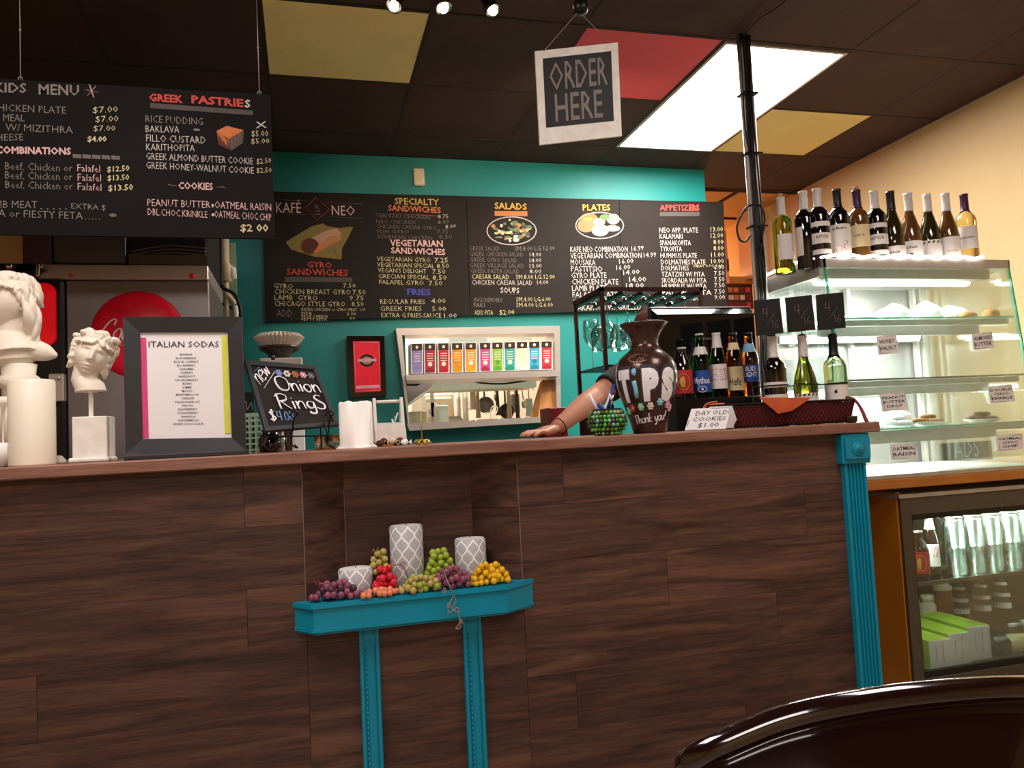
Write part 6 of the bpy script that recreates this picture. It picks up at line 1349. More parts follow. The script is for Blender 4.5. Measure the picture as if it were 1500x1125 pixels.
# hand: palm flat on the counter, five fingers
d = (HD-WR); d.z = 0; d.normalize(); sd = Vector((-d.y, d.x, 0)); 
pc = WR+d*.045; pc.z = ZT+.017
mb.tube([WR, WR+d*.03+Vector((0, 0, -.006)), pc+d*.03], [.025, .030, .030], 12, flat=.6)
for k in (-1, 0, 1): mb.tube([WR+d*.02+sd*(.012*k), pc+d*.038+sd*(.022*k)], [.014, .013], 8)
for k, L_ in enumerate((.060, .076, .082, .074)):
    b0 = pc+d*.036+sd*((k-1.5)*.019); dd = (d+sd*((k-1.5)*.10)).normalized()
    mb.tube([b0+Vector((0, 0, .002)), b0+dd*L_*.45+Vector((0, 0, .004)), b0+dd*L_*.8+Vector((0, 0, -.003)), b0+dd*L_+Vector((0, 0, -.008))], [.0098, .009, .008, .0065], 8)
b0 = WR+d*.025-sd*.024; dd = (d-sd*.9).normalized(); mb.tube([b0, b0+dd*.03+Vector((0, 0, -.008)), b0+dd*.058+Vector((0, 0, -.012))], [.012, .010, .008], 8)
r_ = remesh(mb, .0045, 2); r_.build('body', M['skin'], t)
mb = MB(); mb.tube([PV+Vector((0, 0, -.08)), PV, PV.lerp(CS, .35), PV.lerp(CS, .7), CS+Vector((0, 0, -.02)), CS+Vector((0, -.01, .035))], [.168, .17, .15, .165, .145, .085], 20)
mb.tube([S0+Vector((.03, .01, -.01)), CS, S1+Vector((-.03, 0, -.01))], [.068, .09, .068], 14); SL = S0.lerp(EL, .80)
mb.tube([S0+Vector((.03, 0, 0)), S0, S0.lerp(EL, .5), SL], [.06, .064, .058, .056], 16); mb.tube([S1, S1.lerp(E1, .75)], [.064, .058], 14); r_ = remesh(mb, .006, 2); r_.build('t_shirt', M['shirt'], t)
mb = MB()
for sx in (-1, 1): hp = PV+Vector((sx*.085, .0, -.03)); mb.tube([hp+Vector((0, 0, .08)), hp+Vector((sx*.02, -.02, -.44)), hp+Vector((sx*.02, .03, -.82))], [.115, .078, .07], 14)
r_ = remesh(mb, .012, 1); r_.build('trousers', M['jeans'], t)
mb = MB(); mb.ball(Th @ Vector((0, .07, .62)), (.086, .108, .098), 18); hb_ = Th @ Vector((0, .50, .62)); mb.ball(hb_, .045, 12)
for k in range(26): a = 2*pi*k/26; mb.tube(bez([Th @ Vector((.06*cos(a), -.1+.1*sin(a), 1.03)), Th @ Vector((.36*cos(a), .08+.40*sin(a), .86)), Th @ Vector((.37*cos(a)*.95, .12+.36*max(sin(a), -.4), .52)), hb_], 5), .010, 6)
mb.build('hair', M['hair'], t)
mb = MB(); c_ = EL.lerp(WR, .93); ax = (WR-EL).normalized(); o1 = ax.orthogonal().normalized(); o2 = ax.cross(o1); mb.tube([c_+(o1*cos(a)+o2*sin(a))*.031 for a in [2*pi*k/24 for k in range(24)]], .0024, 6, closed=True); mb.build('bracelet', M['leather'], t)
# ------------------------------------------------------------------ pastry display case
X0, X1, YA, YZ = 1.864, 2.715, 2.45, 2.92
zT1 = ZC+.240*YA; zT0 = zT1-.034; zB = P(1270, 704, 2.37).z
def yf(z): return 2.375+(YA-2.375)*(z-zB)/(zT0-zB)
t = thing('pastry_case', ((X0+X1)/2, YZ, zB), 'lit glass pastry display case with aluminium shelves at the right', 'display case')
mb = MB(); mb.box((X0+.004, YA+.004, zT0), (X1-.004, YZ-.004, zT1-.026)); mb.box((X0-.002, YA+.03, zT0-.028), (X0+.004, YZ, zT0+.002))
for b0, b1 in (((X0, YA), (X1, YA+.006)), ((X0, YZ-.006), (X1, YZ)), ((X0, YA), (X0+.006, YZ)), ((X1-.006, YA), (X1, YZ))): mb.box((b0[0], b0[1], zT0), (b1[0], b1[1], zT1))
mb.build('top_cap', M['alu'], t)
mb = MB(); mb.box((X0+.03, YA+.04, zT0-.035), (X1-.06, YA+.10, zT0)); mb.build('lamp_housing', M['alu'], t)
mb = MB(); mb.cyl((X0+.05, YA+.13, zT0-.03), (X1-.08, YA+.13, zT0-.03), .014); mb.build('lamp_tube', M['tubeL'], t)
def pane(name, q_, th=.005):
    mb = MB(); mb.slab(q_, th); return mb.build(name, M['glass'], t)
pane('front_glass', [(X0, yf(zT0)+.002, zT0), (X1, yf(zT0)+.002, zT0), (X1, yf(zB)+.002, zB), (X0, yf(zB)+.002, zB)])
for nm, x in (('side_glass', X0), ('side_glass', X1-.006)):
    mb = MB(); mb.prism([(0, 0)]*0 or [(0, 0), (1, 0), (1, 1)], 0, 0) if 0 else mb.add([(x, yf(zB)+.008, zB), (x, YZ-.02, zB), (x, YZ-.02, zT0), (x, yf(zT0)+.008, zT0), (x+.006, yf(zB)+.008, zB), (x+.006, YZ-.02, zB), (x+.006, YZ-.02, zT0), (x+.006, yf(zT0)+.008, zT0)], [(0, 3, 2, 1), (4, 5, 6, 7), (1, 2, 6, 5), (2, 3, 7, 6), (0, 1, 5, 4)]); mb.build(nm, M['glass'], t)
    mb = MB(); mb.add([(x, yf(zB), zB), (x+.006, yf(zB), zB), (x+.006, yf(zT0), zT0), (x, yf(zT0), zT0), (x, yf(zB)+.007, zB), (x+.006, yf(zB)+.007, zB), (x+.006, yf(zT0)+.007, zT0), (x, yf(zT0)+.007, zT0)], [(0, 1, 2, 3), (7, 6, 5, 4), (0, 3, 7, 4), (1, 5, 6, 2)]); mb.build('glass_edge', M['glassedge'], t)
zsh = [P(1485, 464, 2.45).z, P(1400, 552, 2.43).z, P(1400, 623, 2.41).z]
for k, z in enumerate(zsh):
    y0 = yf(z)+.012
    mb = MB(); mb.box((X0+.008, y0, z-.003), (X1-.008, YZ-.05, z+.003)); sp = mb.build('glass_shelf', M['glass'], t)
    mb = MB(); mb.box((X0+.008, y0-.001, z-.003), (X1-.008, y0+.001, z+.003)); mb.build('shelf_edge', M['glassedge'] if k != 1 else M['alud'], sp)
    mb = MB(); mb.box((X0+.01, y0+.015, z-.026), (X1-.02, y0+.035, z-.004)); mb.box((X0+.03, y0+.09, z-.055), (X1-.09, y0+.12, z-.006)); mb.build('shelf_rail', M['alu'], sp)
    mb = MB(); mb.cyl((X0+.06, YZ-.10, z-.030), (X1-.12, YZ-.10, z-.030), .009); mb.build('lamp_tube', M['tubeL'], t)
    mb = MB(); mb.box((X0+.05, YZ-.085, z-.045), (X1-.10, YZ-.05, z-.012)); mb.build('lamp_channel', M['alu'], t)
xm = P(1352, 600, YZ).x
xh = (X0+X1)/2
mb = MB(); mb.box((X0+.01, YZ-.02, zB), (xh+.02, YZ-.012, zT0)); mb.build('mirror_door', M['caseback'], t)
mb = MB(); mb.box((xh-.02, YZ-.011, zB), (X1-.03, YZ-.004, zT0)); mb.build('mirror_door', M['caseback'], t)
for x in (xh, X1-.085, X1-.05): mb = MB(); mb.box((x, YZ-.045, zB), (x+.016, YZ-.022, zT0)); mb.build('door_stile', M['alu'], t)
mb = MB(); mb.box((X0, YZ-.03, zB), (X0+.02, YZ, zT0)); mb.box((X1-.02, YZ-.03, zB), (X1, YZ, zT0)); mb.build('back_post', M['alu'], t)
mb = MB(); mb.box((X0, yf(zB)-.004, zB), (X1, YZ, zB+.014)); mb.build('base_rail', M['alu'], t)
t3 = thing('chalk_slate', (P(1415, 690, 2.97).x, 2.97, zB), 'black slate with white chalk letters ADS seen through the case end', 'slate')
a, b_ = P(1378, 650, 2.96), P(1456, 690, 2.96); mb = MB(); mb.box((a.x, 2.96, zB), (b_.x, 2.97, a.z)); mb.build('slate', M['boardl'], t3)
mb = MB(); zz = zB+.004; pc = [(0, .11), (.02, .135), (.04, .115), (.06, .14), (.08, .115), (.10, .14)]
bx0 = P(1390, 660, 2.955).x; mb.tube([Vector((bx0+a, 2.957, zz+b_)) for a, b_ in pc], .002, 5, flat=.4); text_map(mb, "ADS", lambda u, v: Vector((bx0+.03+u, 2.957, zz+.01+v)), .14, .085, 0, bold=-.015, fine=False)
mb.build('chalk_writing', M['c_white'], t3)
# rope light around the top
pts = [(X0-.008, YZ-.02, zT1+.004)]+[(X0-.006, YZ-.02-(YZ-YA-.02)*k/10, zT1+.004+.014*sin(pi*k/10)+.002*sin(k*2)) for k in range(1, 10)]+[(X0+.02+(X1-X0-.15)*k/40, YA-.004, zT1+.006+.0035*sin(k*1.3)) for k in range(41)]
mb = MB(); mb.tube(pts, .006, 8); o = tag(mb.build('rope_light', M['rope']), 'glowing white rope light along the top edge of the pastry case', 'rope light')
# wines on the case
ZW = zT1-.0255
W = [(1145, 290, BORD, 'g_olive', 'capw', 'olive wine bottle with cork and white label, standing apart at the far left', [(.05, .150, 1.1, 'label', [])], 1, .5),
 (1178, 281, BORD, 'g_dark', 'capw', 'dark wine bottle with side-turned white label, second from left on the case', [(.05, .16, .7, 'label', [])], 0, -1.0),
 (1198, 273, BORD, 'g_dark', 'capw', 'dark bottle with three white bands, ASTICA, in front at the left of the case', [(.150, .168, 1.4, 'label', []), (.085, .125, 1.4, 'label', [("ASTICA", .105, .011, .046, 0)]), (.045, .063, 1.4, 'label', [])], 0, .2),
 (1227, 273, BORD, 'g_dark', 'capb', 'wine bottle with big white label showing a pink horse', [(.04, .160, 1.35, 'label', [('%', .055, .055, .06, 3), ("Los Monteros", .140, .010, .052, 0)])], 0, 0),
 (1256, 275, BORD, 'g_rose', 'capp', 'wine bottle with purple neck, cork stopper and cream label', [(.075, .160, 1.2, 'labelc', [("COSTA", .115, .008, .035, 0)])], 1, 0),
 (1282, 277, BORD, 'g_dark', 'capw', 'dark bottle with white bands in the middle of the case top', [(.150, .168, 1.4, 'label', []), (.085, .125, 1.4, 'label', [("ASTICA", .105, .011, .046, 0)]), (.045, .063, 1.4, 'label', [])], 0, 0),
 (1306, 281, BURG, 'g_olived', 'capb', 'slender olive bottle with black neck and low white label', [(.03, .08, 1.3, 'label', [("SINA", .05, .010, .04, 0)])], 0, 0),
 (1332, 284, BURG, 'g_rose', 'capw', 'burgundy bottle with white label and small bow mark', [(.03, .105, 1.3, 'label', [('*', .045, .012, .024, 0), ("SINA", .075, .010, .04, 0)])], 0, 0),
 (1360, 285, BURG, 'g_olived', 'capw', 'burgundy bottle with black and white diagonal striped label', [(.03, .11, 1.3, 'label', [('#', .035, .07, .085, 0)])], 0, 0),
 (1387, 284, BURG, 'g_rose', 'capw', 'brown bottle with pale blank label, second from right on the case', [(.03, .12, 1.0, 'label', [("Sonoma", .06, .009, .036, 2)])], 0, .25),
 (1414, 283, BORD, 'g_white', 'capp', 'clear white wine bottle with purple cap, rightmost on the case', [(.075, .165, 1.3, 'label', [("CHARDONNAY", .115, .008, .05, 0)])], 0, 0)]
for (px_, py_, pr, g_, cp_, lab, lbs, ck, tn) in W:
    p_ = Pz(px_, py_, ZW+.300); y = min(max(p_.y, YA+.048), YZ-.045); x = P(px_+1.5, py_+50, y).x
    bottle('wine_bottle', x, y, ZW, pr, M[g_], M[cp_], .228, [(a, b_, c, M[m_], tx) for a, b_, c, m_, tx in lbs], lab, 'wine bottle', 'wine bottles on top of the pastry case', cork=bool(ck), turn=tn)
for px_, lab in ((1290, 'dark bottle mostly hidden behind the middle banded bottle'), (1210, 'dark bottle mostly hidden behind the horse label bottle')):
    x = P(px_, 300, 2.86).x; bottle('wine_bottle', x, 2.86, ZW, BORD, M['g_dark'], M['capb'], .228, [], lab, 'wine bottle', 'wine bottles on top of the pastry case')
# cards on the case
for (x0, y0, x1, y1, sk, lines, nm) in ((1283, 492, 1313, 518, 4, ["HONEY", "WALNUT"], 'honey walnut'), (1423, 488, 1453, 511, 3, ["ALMOND", "BUTTER"], 'almond butter'), (1288, 576, 1326, 601, 5, ["PEANUT", "BUTTER", "DROP"], 'peanut butter drop'),
     (1446, 565, 1482, 589, 5, ["DOUBLE", "CHOC", "KRINKLE"], 'double choc krinkle'), (1304, 650, 1342, 672, 2, ["OATMEAL", "RAISIN"], 'oatmeal raisin'), (1458, 637, 1497, 659, 3, ["OATMEAL", "CHOC", "CHIP"], 'oatmeal choc chip')):
    z = P((x0+x1)/2, (y0+y1)/2, 2.41).z; Y = yf(z)-.003; q4 = [P(x0, y0+1, Y), P(x1, y0-2, Y), P(x1+sk, y1-1, Y), P(x0+sk, y1+2, Y)]
    t2 = thing('flavour_card', (q4[3]+q4[2])/2, 'small printed card %s stuck on the case glass' % nm, 'card', 'flavour cards on the pastry case'); mb = MB(); mb.slab(q4, .001); mb.build('card', M['paper'], t2)
    qm = quadmap([p_+Vector((0, -.0008, 0)) for p_ in q4]); mb = MB(); n_ = len(lines); h_ = .72/n_
    for k, s in enumerate(lines): w_ = min(.86, .125*len(s)+.1); text_map(mb, s, lambda u, v: qm(.5-w_/2+u*w_, .86-(k+.78)*h_+v*h_*.62), 1, 1, 0, bold=.012, fine=False)
    for a, b_ in (((.1, .06), (.6, .06)), ((.1, .06), (.1, .5)), ((.5, .95), (.95, .95)), ((.95, .95), (.95, .55))): mb.tube([qm(*a), qm(*b_)], .0007, 4, 0, flat=.4)
    mb.build('print', M['ink'], t2)
# cookies and pastries
def plate(px_, z, Y, R_, name, lab):
    x = P(px_, 600, Y).x; t2 = thing(name, (x, Y, z), lab, 'plate', 'plates in the pastry case'); mb = MB(); mb.lathe([(0, 0), (R_*.6, 0), (R_*.95, .010), (R_, .014), (R_*.93, .013), (R_*.6, .004), (0, .004)], c=(x, Y, z), n=28); mb.build('dish', M['plate'], t2); return x, t2
z3 = zsh[2]+.004
for px_, Y, R_, lab, items in ((1312, 2.56, .075, 'white plate with pale wrapped cookies at the left of the third shelf', 'wrap'), (1358, 2.53, .07, 'white plate with brown cookies in the middle of the third shelf', 'cookie'), (1438, 2.475, .066, 'white plate with dark speckled cookies at the right of the third shelf', 'choc')):
    x, t2 = plate(px_, z3, Y, R_, 'cookie_plate', lab); rnd = random.Random(px_)
    for k in range(7):
        a = k*2.4; r = R_*.5*(k < 5); mb = MB(); c_ = Vector((x+r*cos(a), Y+r*sin(a), z3+.008+(k//5)*.010+.002*k)); mb.lathe([(0, 0), (.026, .001), (.030, .005), (.024, .011), (0, .013)], c=(0, 0, 0), n=14, T=Matrix.Rotation(rnd.uniform(-.15, .15), 4, 'X')); mb.v = [v+c_ for v in mb.v]
        tag(mb.build('cookie', M[items]), {'wrap': 'pale wrapped cookie on the left plate, ', 'cookie': 'brown cookie on the middle plate, ', 'choc': 'dark speckled cookie on the right plate, '}[items]+('in the centre', 'back left of the pile', 'front of the pile', 'at the back right', 'front left edge', 'left one on top', 'topmost of the pile')[k], 'cookie', {'wrap': 'wrapped cookies', 'cookie': 'brown cookies', 'choc': 'dark cookies'}[items]+' in the case')
mb = MB(); x = P(1310, 600, 2.60).x; mb.ball((x, 2.60, z3+.035), (.07, .05, .028), 16); tag(mb.build('wrapped_bun', M['wrap']), 'large wrapped white pastry behind the left plate of the third shelf', 'pastry')
z1 = zsh[0]+.004
for k, (px_, a, b_, c_, m_, lab) in enumerate(((1260, .07, .06, .03, 'wrap', 'wrapped pastry at the left of the top shelf'), (1308, .072, .07, .045, 'wrap', 'tall wrapped pastry, second on the top shelf'), (1357, .065, .06, .050, 'wrap', 'wrapped pastry in the middle of the top shelf'), (1395, .06, .06, .04, 'wrap', 'wrapped pastry right of the middle on the top shelf'), (1418, .035, .03, .020, 'cookie', 'small golden pastry on the top shelf'), (1452, .035, .03, .028, 'cookie', 'round brown bun at the right end of the top shelf'))):
    Y = 2.62 if px_ < 1400 else 2.52; x = P(px_, 460, Y).x; mb = MB(); mb.ball((0, 0, 0), (a, b_, c_), 16); rnd = random.Random(k)
    mb.v = [Vector((v.x*(1+.12*sin(v.y*60+k)), v.y, max(-c_*.6, v.z*(1+.25*sin(v.x*70+k)*cos(v.y*50)))))+Vector((x, Y, z1+c_*.6)) for v in mb.v]; tag(mb.build('pastry', M[m_]), lab, 'pastry', 'pastries on the top shelf')

# ------------------------------------------------------------------ wood slab and drinks fridge below
mb = MB(); mb.box((1.80, 2.36, zB-.036), (3.355, 3.05, zB-.001), 0, .003); tag(mb.build('wood_slab', M['oak']), 'honey brown wooden slab under the pastry case', 'worktop')
FX0, FX1, FY, FZ1 = 2.057, 3.34, 2.40, zB-.075
zi1, zi0 = ZC-.158*FY+.012, ZC-.395*FY
t = thing('drinks_fridge', (2.7, 2.7, 0), 'glass fronted drinks fridge with bronze frame and orange side', 'fridge')
mb = MB(); mb.box((FX0, FY+.008, 0), (FX0+.02, 3.05, FZ1+.02)); mb.build('side_panel', M['orangeply'], t)
mb = MB(); mb.box((FX1-.02, FY+.02, 0), (FX1, 3.05, FZ1)); mb.box((FX0+.02, 3.03, 0), (FX1-.02, 3.05, FZ1)); mb.box((FX0+.02, FY+.05, 0), (FX1-.02, 3.03, zi0-.006)); mb.box((FX0+.02, FY+.02, zi1+.012), (FX1-.02, 3.03, FZ1)); mb.build('cabinet_shell', M['ebony'], t)
mb = MB(); mb.box((FX0+.006, FY-.006, 0), (FX0+.052, FY+.02, FZ1), 0, .002); mb.box((FX0+.052, FY-.004, zi1), (FX1, FY+.02, FZ1), 0, .002); mb.box((FX0+.052, FY-.004, 0), (FX1, FY+.02, zi0), 0, .002); mb.build('door_frame', M['alud'], t)
mb = MB(); mb.box((FX0-.002, FY-.012, FZ1), (FX1, FY+.3, FZ1+.014)); mb.build('top_trim', M['alu'], t)
mb = MB(); mb.box((FX0+.052, FY, zi1-.018), (FX1, FY+.02, zi1)); mb.box((FX0+.052, FY, zi0), (FX1, FY+.02, zi0+.022)); mb.box((FX0+.0505, FY, zi0), (FX0+.058, FY+.02, zi1)); mb.build('gasket', M['black'], t)
mb = MB(); mb.box((FX0+.058, FY+.004, zi0+.022), (FX1, FY+.008, zi1-.018)); mb.build('door_glass', M['glass'], t)
zm = P(1345, 852, 2.47).z
mb = MB(); mb.box((FX0+.03, FY+.05, zm-.006), (FX1-.03, 3.0, zm)); mb.build('glass_shelf', M['glass'], t)
mb = MB(); mb.box((FX0+.03, FY+.046, zm-.012), (FX1-.03, FY+.052, zm+.002)); mb.build('shelf_trim', M['alud'], t)
mb = MB(); mb.cyl((FX0+.1, FY+.10, zi1-.02), (FX1-.1, FY+.10, zi1-.02), .010); mb.build('lamp_tube', mat('fridge_tube', '#ffffff', .4, noise=None, emis='#e9ffd8', es=7), t)
mb = MB(); mb.box((FX0+.03, 3.0, zi0), (FX1-.03, 3.02, .50)); mb.build('back_liner', M['black'], t)
mb = MB(); mb.box((FX0+.03, 3.0, .50), (FX1-.03, 3.02, zi1)); mb.build('back_liner', M['alud'], t)  # upper liner coloured paler to stand in for light reflected behind the tumblers
zmt = zm+.001
for px_, Y, pr, g_, cp_, cz, lbs, lab in ((1348, 2.50, STUB, 'g_brown', 'capw', .172, [(.025, .105, 1.2, 'labelr', [('@', .035, .058, .042, 2), ('*', .040, .045, .034, 2)])], 'brown bottle with red and gold label in the fridge'), (1330, 2.56, BEER, 'g_brown', 'capb', .214, [(.03, .09, 1.2, 'labelb', [("Mythos", .06, .018, .05, 1)])], 'dark beer bottle at the far left inside the fridge'),
      (1365, 2.57, BEER, 'g_brown', 'capw', .17, [(.03, .115, 1.2, 'label', []), (.065, .105, 1.25, 'labelr', [("STELLA", .08, .012, .042, 1)])], 'white foiled beer bottle behind the red label bottle in the fridge')):
    x = P(px_, 820, Y).x; bottle('beer_bottle', x, Y, zmt, pr, M[g_], M[cp_], cz, [(a, b_, c, M[m_], tx) for a, b_, c, m_, tx in lbs], lab, 'beer bottle', 'beer bottles in the fridge')
PG = [(0, .0), (.030, .0), (.031, .004), (.038, .115), (.0365, .115), (.029, .012), (0, .010)]; proto = None
x00 = P(1400, 835, 2.53).x
for r_ in range(3):
    for c in range(6):
        for lv in range(2):
            if c == 0 and r_ == 2: continue
            x = x00+c*.088+(.02 if r_ % 2 else 0); y = 2.52+r_*.1; z = zmt+.116+lv*.100
            if proto is None:
                mb = MB(); mb.lathe([(r, -zz) for r, zz in PG], n=18); mb.f = [f[::-1] for f in mb.f]; proto = mb.build('pint_glass', M['tumbler'], origin=(0, 0, 0)); proto.location = (x, y, z); o = proto
            else: o = dup(proto, (x, y, z))
            tag(o, 'clear upside-down tumbler in the %s row of the fridge, %s from left, %s' % (('front', 'middle', 'back')[r_], ORDS[c], ('lower', 'stacked on top')[lv]), 'glass', 'tumblers stacked in the fridge')
# cartons
zc0 = zi0+.001
for k, (px_, Y, w_, h_, L_, rot, lab) in enumerate(((1378, 2.46, .098, .105, .24, .0, 'green and white carton at the left, front of the fridge floor'), (1407, 2.475, .098, .115, .27, .0, 'longest green and white carton, in the middle of the fridge floor'), (1437, 2.49, .105, .125, .25, .0, 'green and white carton at the right of the fridge floor'), (1331, 2.455, .070, .12, .2, .0, 'green carton half hidden by the fridge frame'))):
    x = max(P(px_, 960, Y).x, FX0+.07); t2 = thing('drink_carton', (0, 0, 0), lab, 'carton', 'cartons in the fridge'); mb = MB(); mb.box((-w_/2, 0, 0), (w_/2, L_, h_), 0, .0015); mb.build('box_body', M['whitebox'], t2)
    mb = MB(); mb.box((-w_/2-.0008, .0, .0), (-w_/2, L_, h_)); mb.box((-w_/2, .002, h_), (w_/2, L_-.002, h_+.0008)); mb.build('green_panel', M['greenbox'], t2)
    mb = MB(); mb.box((-.02, -.0008, h_*.3), (-.018, 0, h_*.8)); mb.box((.012, -.0008, h_*.2), (.0135, 0, h_*.9)); mb.build('print', M['c_grey'], t2); t2.location = (x, Y, zc0); t2.rotation_euler = (0, 0, rot)
x = P(1383, 890, 2.78).x; t2 = thing('squeeze_bottle', (x, 2.78, zc0), 'clear squeeze bottle with pointed nozzle and brown sauce in the fridge', 'bottle'); mb = MB(); mb.lathe([(0, 0), (.035, 0), (.036, .10), (.033, .15)], c=(x, 2.78, zc0+.05), n=18); mb.build('body', M['liquid'], t2); mb = MB(); mb.lathe([(.036, .15), (.036, .165), (.026, .17), (.024, .18), (.008, .182), (.002, .215)], c=(x, 2.78, zc0+.05), n=16); mb.build('nozzle_cap', M['filter'], t2); mb = MB(); mb.box((x-.036, 2.744, zc0), (x+.036, 2.816, zc0+.05)); mb.build('base', M['cream'], t2)
for px_, m_, cm, h_, lab in ((1336, 'whitebox', 'blue', .20, 'jar with dark blue lid at the left of the fridge floor'), (1360, 'filter', 'white', .17, 'jar with white cap beside the squeeze bottle in the fridge')):
    x = P(px_, 900, 2.80).x; t2 = thing('jar', (x, 2.80, zc0), lab, 'jar'); mb = MB(); mb.lathe([(0, 0), (.032, 0), (.033, h_-.03), (.024, h_-.015), (.024, h_)], c=(x, 2.80, zc0), n=18); mb.build('body', M[m_], t2); mb = MB(); mb.lathe([(.026, h_-.012), (.026, h_+.012), (0, h_+.013)], c=(x, 2.80, zc0), n=18); mb.build('lid', M[cm], t2)
for k, px_ in enumerate((1408, 1440, 1470)):
    x = P(px_, 900, 2.84).x; bottle('wine_bottle', x, 2.84, zc0, BURG, M['g_dark'], M['capb'], .228, [(.08, .19, 1.0, M['label'], [('#', .10, .07, .08, 0)] if k == 0 else [])], 'dark wine bottle standing at the back of the fridge, %s' % ('with striped label', 'with plain label, middle', 'with plain label, rightmost')[k], 'wine bottle', 'wine bottles in the fridge')
for k, (px_, Y, z) in enumerate(((1462, 2.52, .038), (1485, 2.60, .062))):
    t2 = bottle('wine_bottle', 0, 1e-4, 0, BORD, M['g_dark'], M['capb'] if k else M['capw'], .228, [(.06, .17, 1.5, M['labelc'] if k == 0 else M['label'], [])], ('dark wine bottle lying on its side beside the green cartons', 'second lying wine bottle behind, with white label')[k], 'wine bottle', 'wine bottles in the fridge', turn=pi if 0 else 0)
    x = P(px_-12, 930, Y).x; t2.location = (x, Y, zc0+z); t2.rotation_euler = (0, radians(90), radians(-12-k*10))

# ------------------------------------------------------------------ power pole with cables
pxp, pyp = 1.785, 2.757
t = thing('power_pole', (pxp, pyp, 0), 'grey service pole with bundled cables from ceiling beside the pastry case', 'pole')
mb = MB(); mb.box((pxp-.008, pyp-.012, 0), (pxp+.016, pyp+.016, CH)); mb.build('channel', M['alud'], t)
mb = MB(); mb.cyl((pxp-.018, pyp, 0), (pxp-.018, pyp, CH), .008); mb.cyl((pxp+.027, pyp-.004, 0), (pxp+.027, pyp-.004, CH), .008); mb.build('conduit', M['steel'], t)
mb = MB(); rnd = random.Random(8)
for k in range(5): x = pxp-.02+k*.009; mb.tube(bez([(x+rnd.uniform(-.012, .012), pyp-.022-rnd.uniform(0, .01), z) for z in [CH-.002-(CH-.95)*j/9 for j in range(10)]], 4), .0035, 6)
mb.tube(bez([P(1103, 300, 2.74), P(1092, 305, 2.74), P(1080, 330, 2.74), P(1083, 350, 2.74), P(1092, 354, 2.74), P(1099, 345, 2.74)]), .004, 6)
mb.tube(bez([P(1105, 300, 2.74), P(1114, 302, 2.74), P(1120, 320, 2.74), P(1116, 350, 2.74), P(1108, 380, 2.74)]), .004, 6)
mb.tube(bez([Vector((pxp, pyp, CH-.01)), P(1110, 30, 2.6), P(1135, 14, 2.5), P(1175, -20, 2.4)]), .003, 6); mb.build('cable', M['cable'], t)
for z in (2.45, 2.2, 1.9, 1.55, 1.2): mb = MB(); mb.box((pxp-.03, pyp-.034, z), (pxp+.038, pyp+.02, z+.006)); mb.build('cable_tie', M['black'], t)

# ------------------------------------------------------------------ back room glimpsed on the right
o = pbox(1111, 300, 1126, 400, 4.9, .3, M['steel'], 'steel_cabinet', 'tall steel cabinet seen behind the pole in the back room', 'cabinet')
mb = MB(); a, b_ = P(1066, 379, 5.6), P(1083, 397, 5.6); mb.box((a.x, 5.6, b_.z), (b_.x, 5.62, a.z)); tag(mb.build('small_picture', M['grind']), 'small dark picture on a panel in the orange back room', 'picture')
mb = MB(); a, b_ = P(1060, 340, 5.62), P(1085, 460, 5.62); mb.box((a.x, 5.62, .2), (b_.x, 5.66, a.z)); tag(mb.build('room_panel', M['cream']), 'pale door panel in the orange back room', 'panel')
t = thing('notice_board', P(1085, 447, 5.2), 'board of colourful red and orange flyers in the back room', 'notice board'); mb = MB(); a, b_ = P(1062, 415, 5.2), P(1104, 452, 5.2); mb.box((a.x, 5.2, b_.z), (b_.x, 5.22, a.z)); mb.build('board', M['grind'], t)
rnd = random.Random(3)
for k in range(12):
    u, v = a.x+.02+(k % 4)*(b_.x-a.x-.03)/4, b_.z+.01+(k//4)*(a.z-b_.z-.02)/3; mb = MB(); mb.box((u, 5.196, v), (u+.035+rnd.random()*.01, 5.199, v+.035)); mb.build('flyer', M[rnd.choice(['p_red', 'c_orange', 'c_gold', 'c_pink', 'redcrate'])], t)
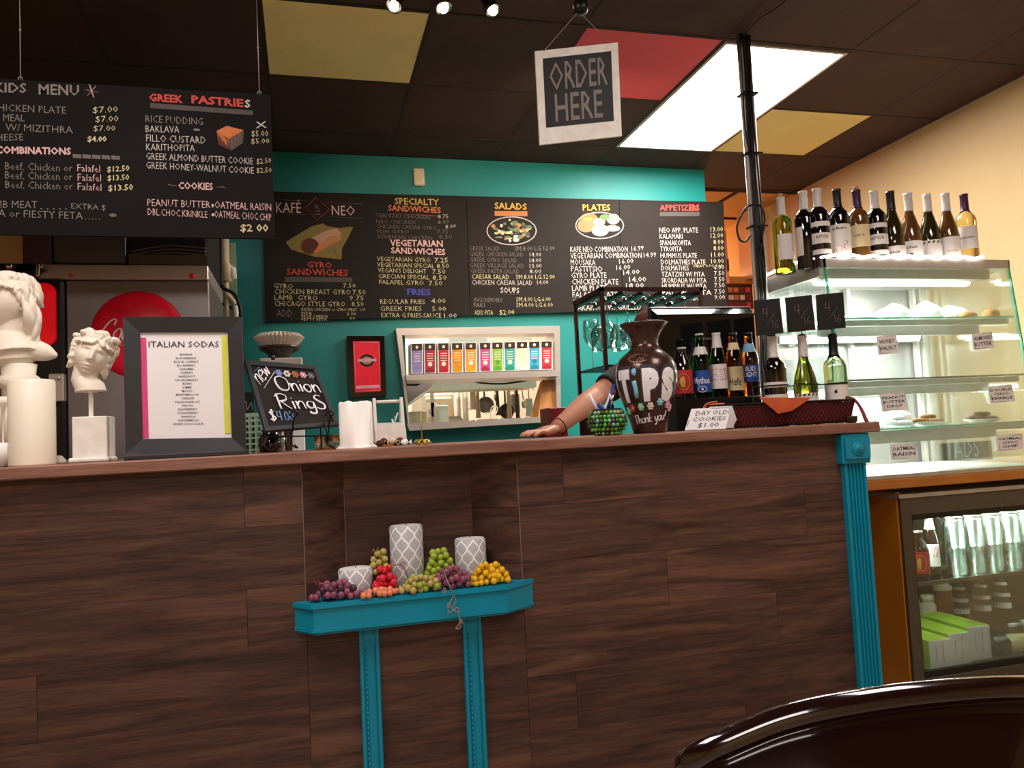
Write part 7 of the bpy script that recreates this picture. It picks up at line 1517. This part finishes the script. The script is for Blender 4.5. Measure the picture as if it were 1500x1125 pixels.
mb = MB(); a, b_ = P(1068, 405, 5.15), P(1106, 415, 5.15); mb.box((a.x, 5.15, b_.z), (b_.x, 5.3, a.z)); tag(mb.build('wall_shelf', M['oak']), 'orange wooden wall shelf above the flyers in the back room', 'shelf')

# ------------------------------------------------------------------ chair in the foreground
t = thing('dining_chair', (.25, .55, 0), 'glossy dark wooden chair back in the lower right foreground', 'chair')
Yc = .56
arc = [(1001, 1106), (1013, 1092), (1049, 1073), (1119, 1043), (1174, 1026), (1236, 1013), (1327, 1000), (1431, 991.5), (1500, 989.5), (1590, 992), (1680, 999), (1770, 1012), (1850, 1030), (1920, 1055), (1960, 1090), (1975, 1130)]
W3 = []
for k, (x, y) in enumerate(arc): p_ = P(x, y, Yc-.05*sin(pi*k/(len(arc)-1))+0.0); W3.append(p_)
c3 = bez(W3, 5); n_ = len(c3)
mb = MB(); mb.tube([p_-Vector((0, 0, .0105)) for p_ in c3], [.0105*(.8+.2*min(1, min(k, n_-1-k)/4)) for k in range(n_)], 14); mb.build('top_rail', M['chair'], t)
mb = MB(); V = []; zb_ = .50
for p_ in c3: V += [Vector((p_.x, p_.y-.004, p_.z-.014)), Vector((p_.x, p_.y+.012, p_.z-.014)), Vector((.04+(p_.x-.04)*1.0, p_.y+.012-.02, zb_)), Vector((p_.x, p_.y-.004-.02, zb_))]
F = []
for k in range(n_-1):
    for j in range(4): F.append((k*4+j, k*4+(j+1) % 4, (k+1)*4+(j+1) % 4, (k+1)*4+j))
mb.add(V, F, 0, True); mb.build('back_panel', M['chair'], t)
xl_, xr2 = W3[0].x, W3[-1].x
for x in (xl_+.02, xr2-.02): mb = MB(); mb.box((x-.018, Yc-.02, 0), (x+.018, Yc+.015, .90-.03), 0, .004); mb.build('rear_leg', M['chair'], t)
mb = MB(); mb.box((xl_, Yc-.42, .44), (xr2, Yc-.0, .48), 0, .015); mb.build('seat', M['chair'], t)
for x in (xl_+.025, xr2-.025): mb = MB(); mb.box((x-.016, Yc-.40, 0), (x+.016, Yc-.365, .44), 0, .003); mb.build('front_leg', M['chair'], t)
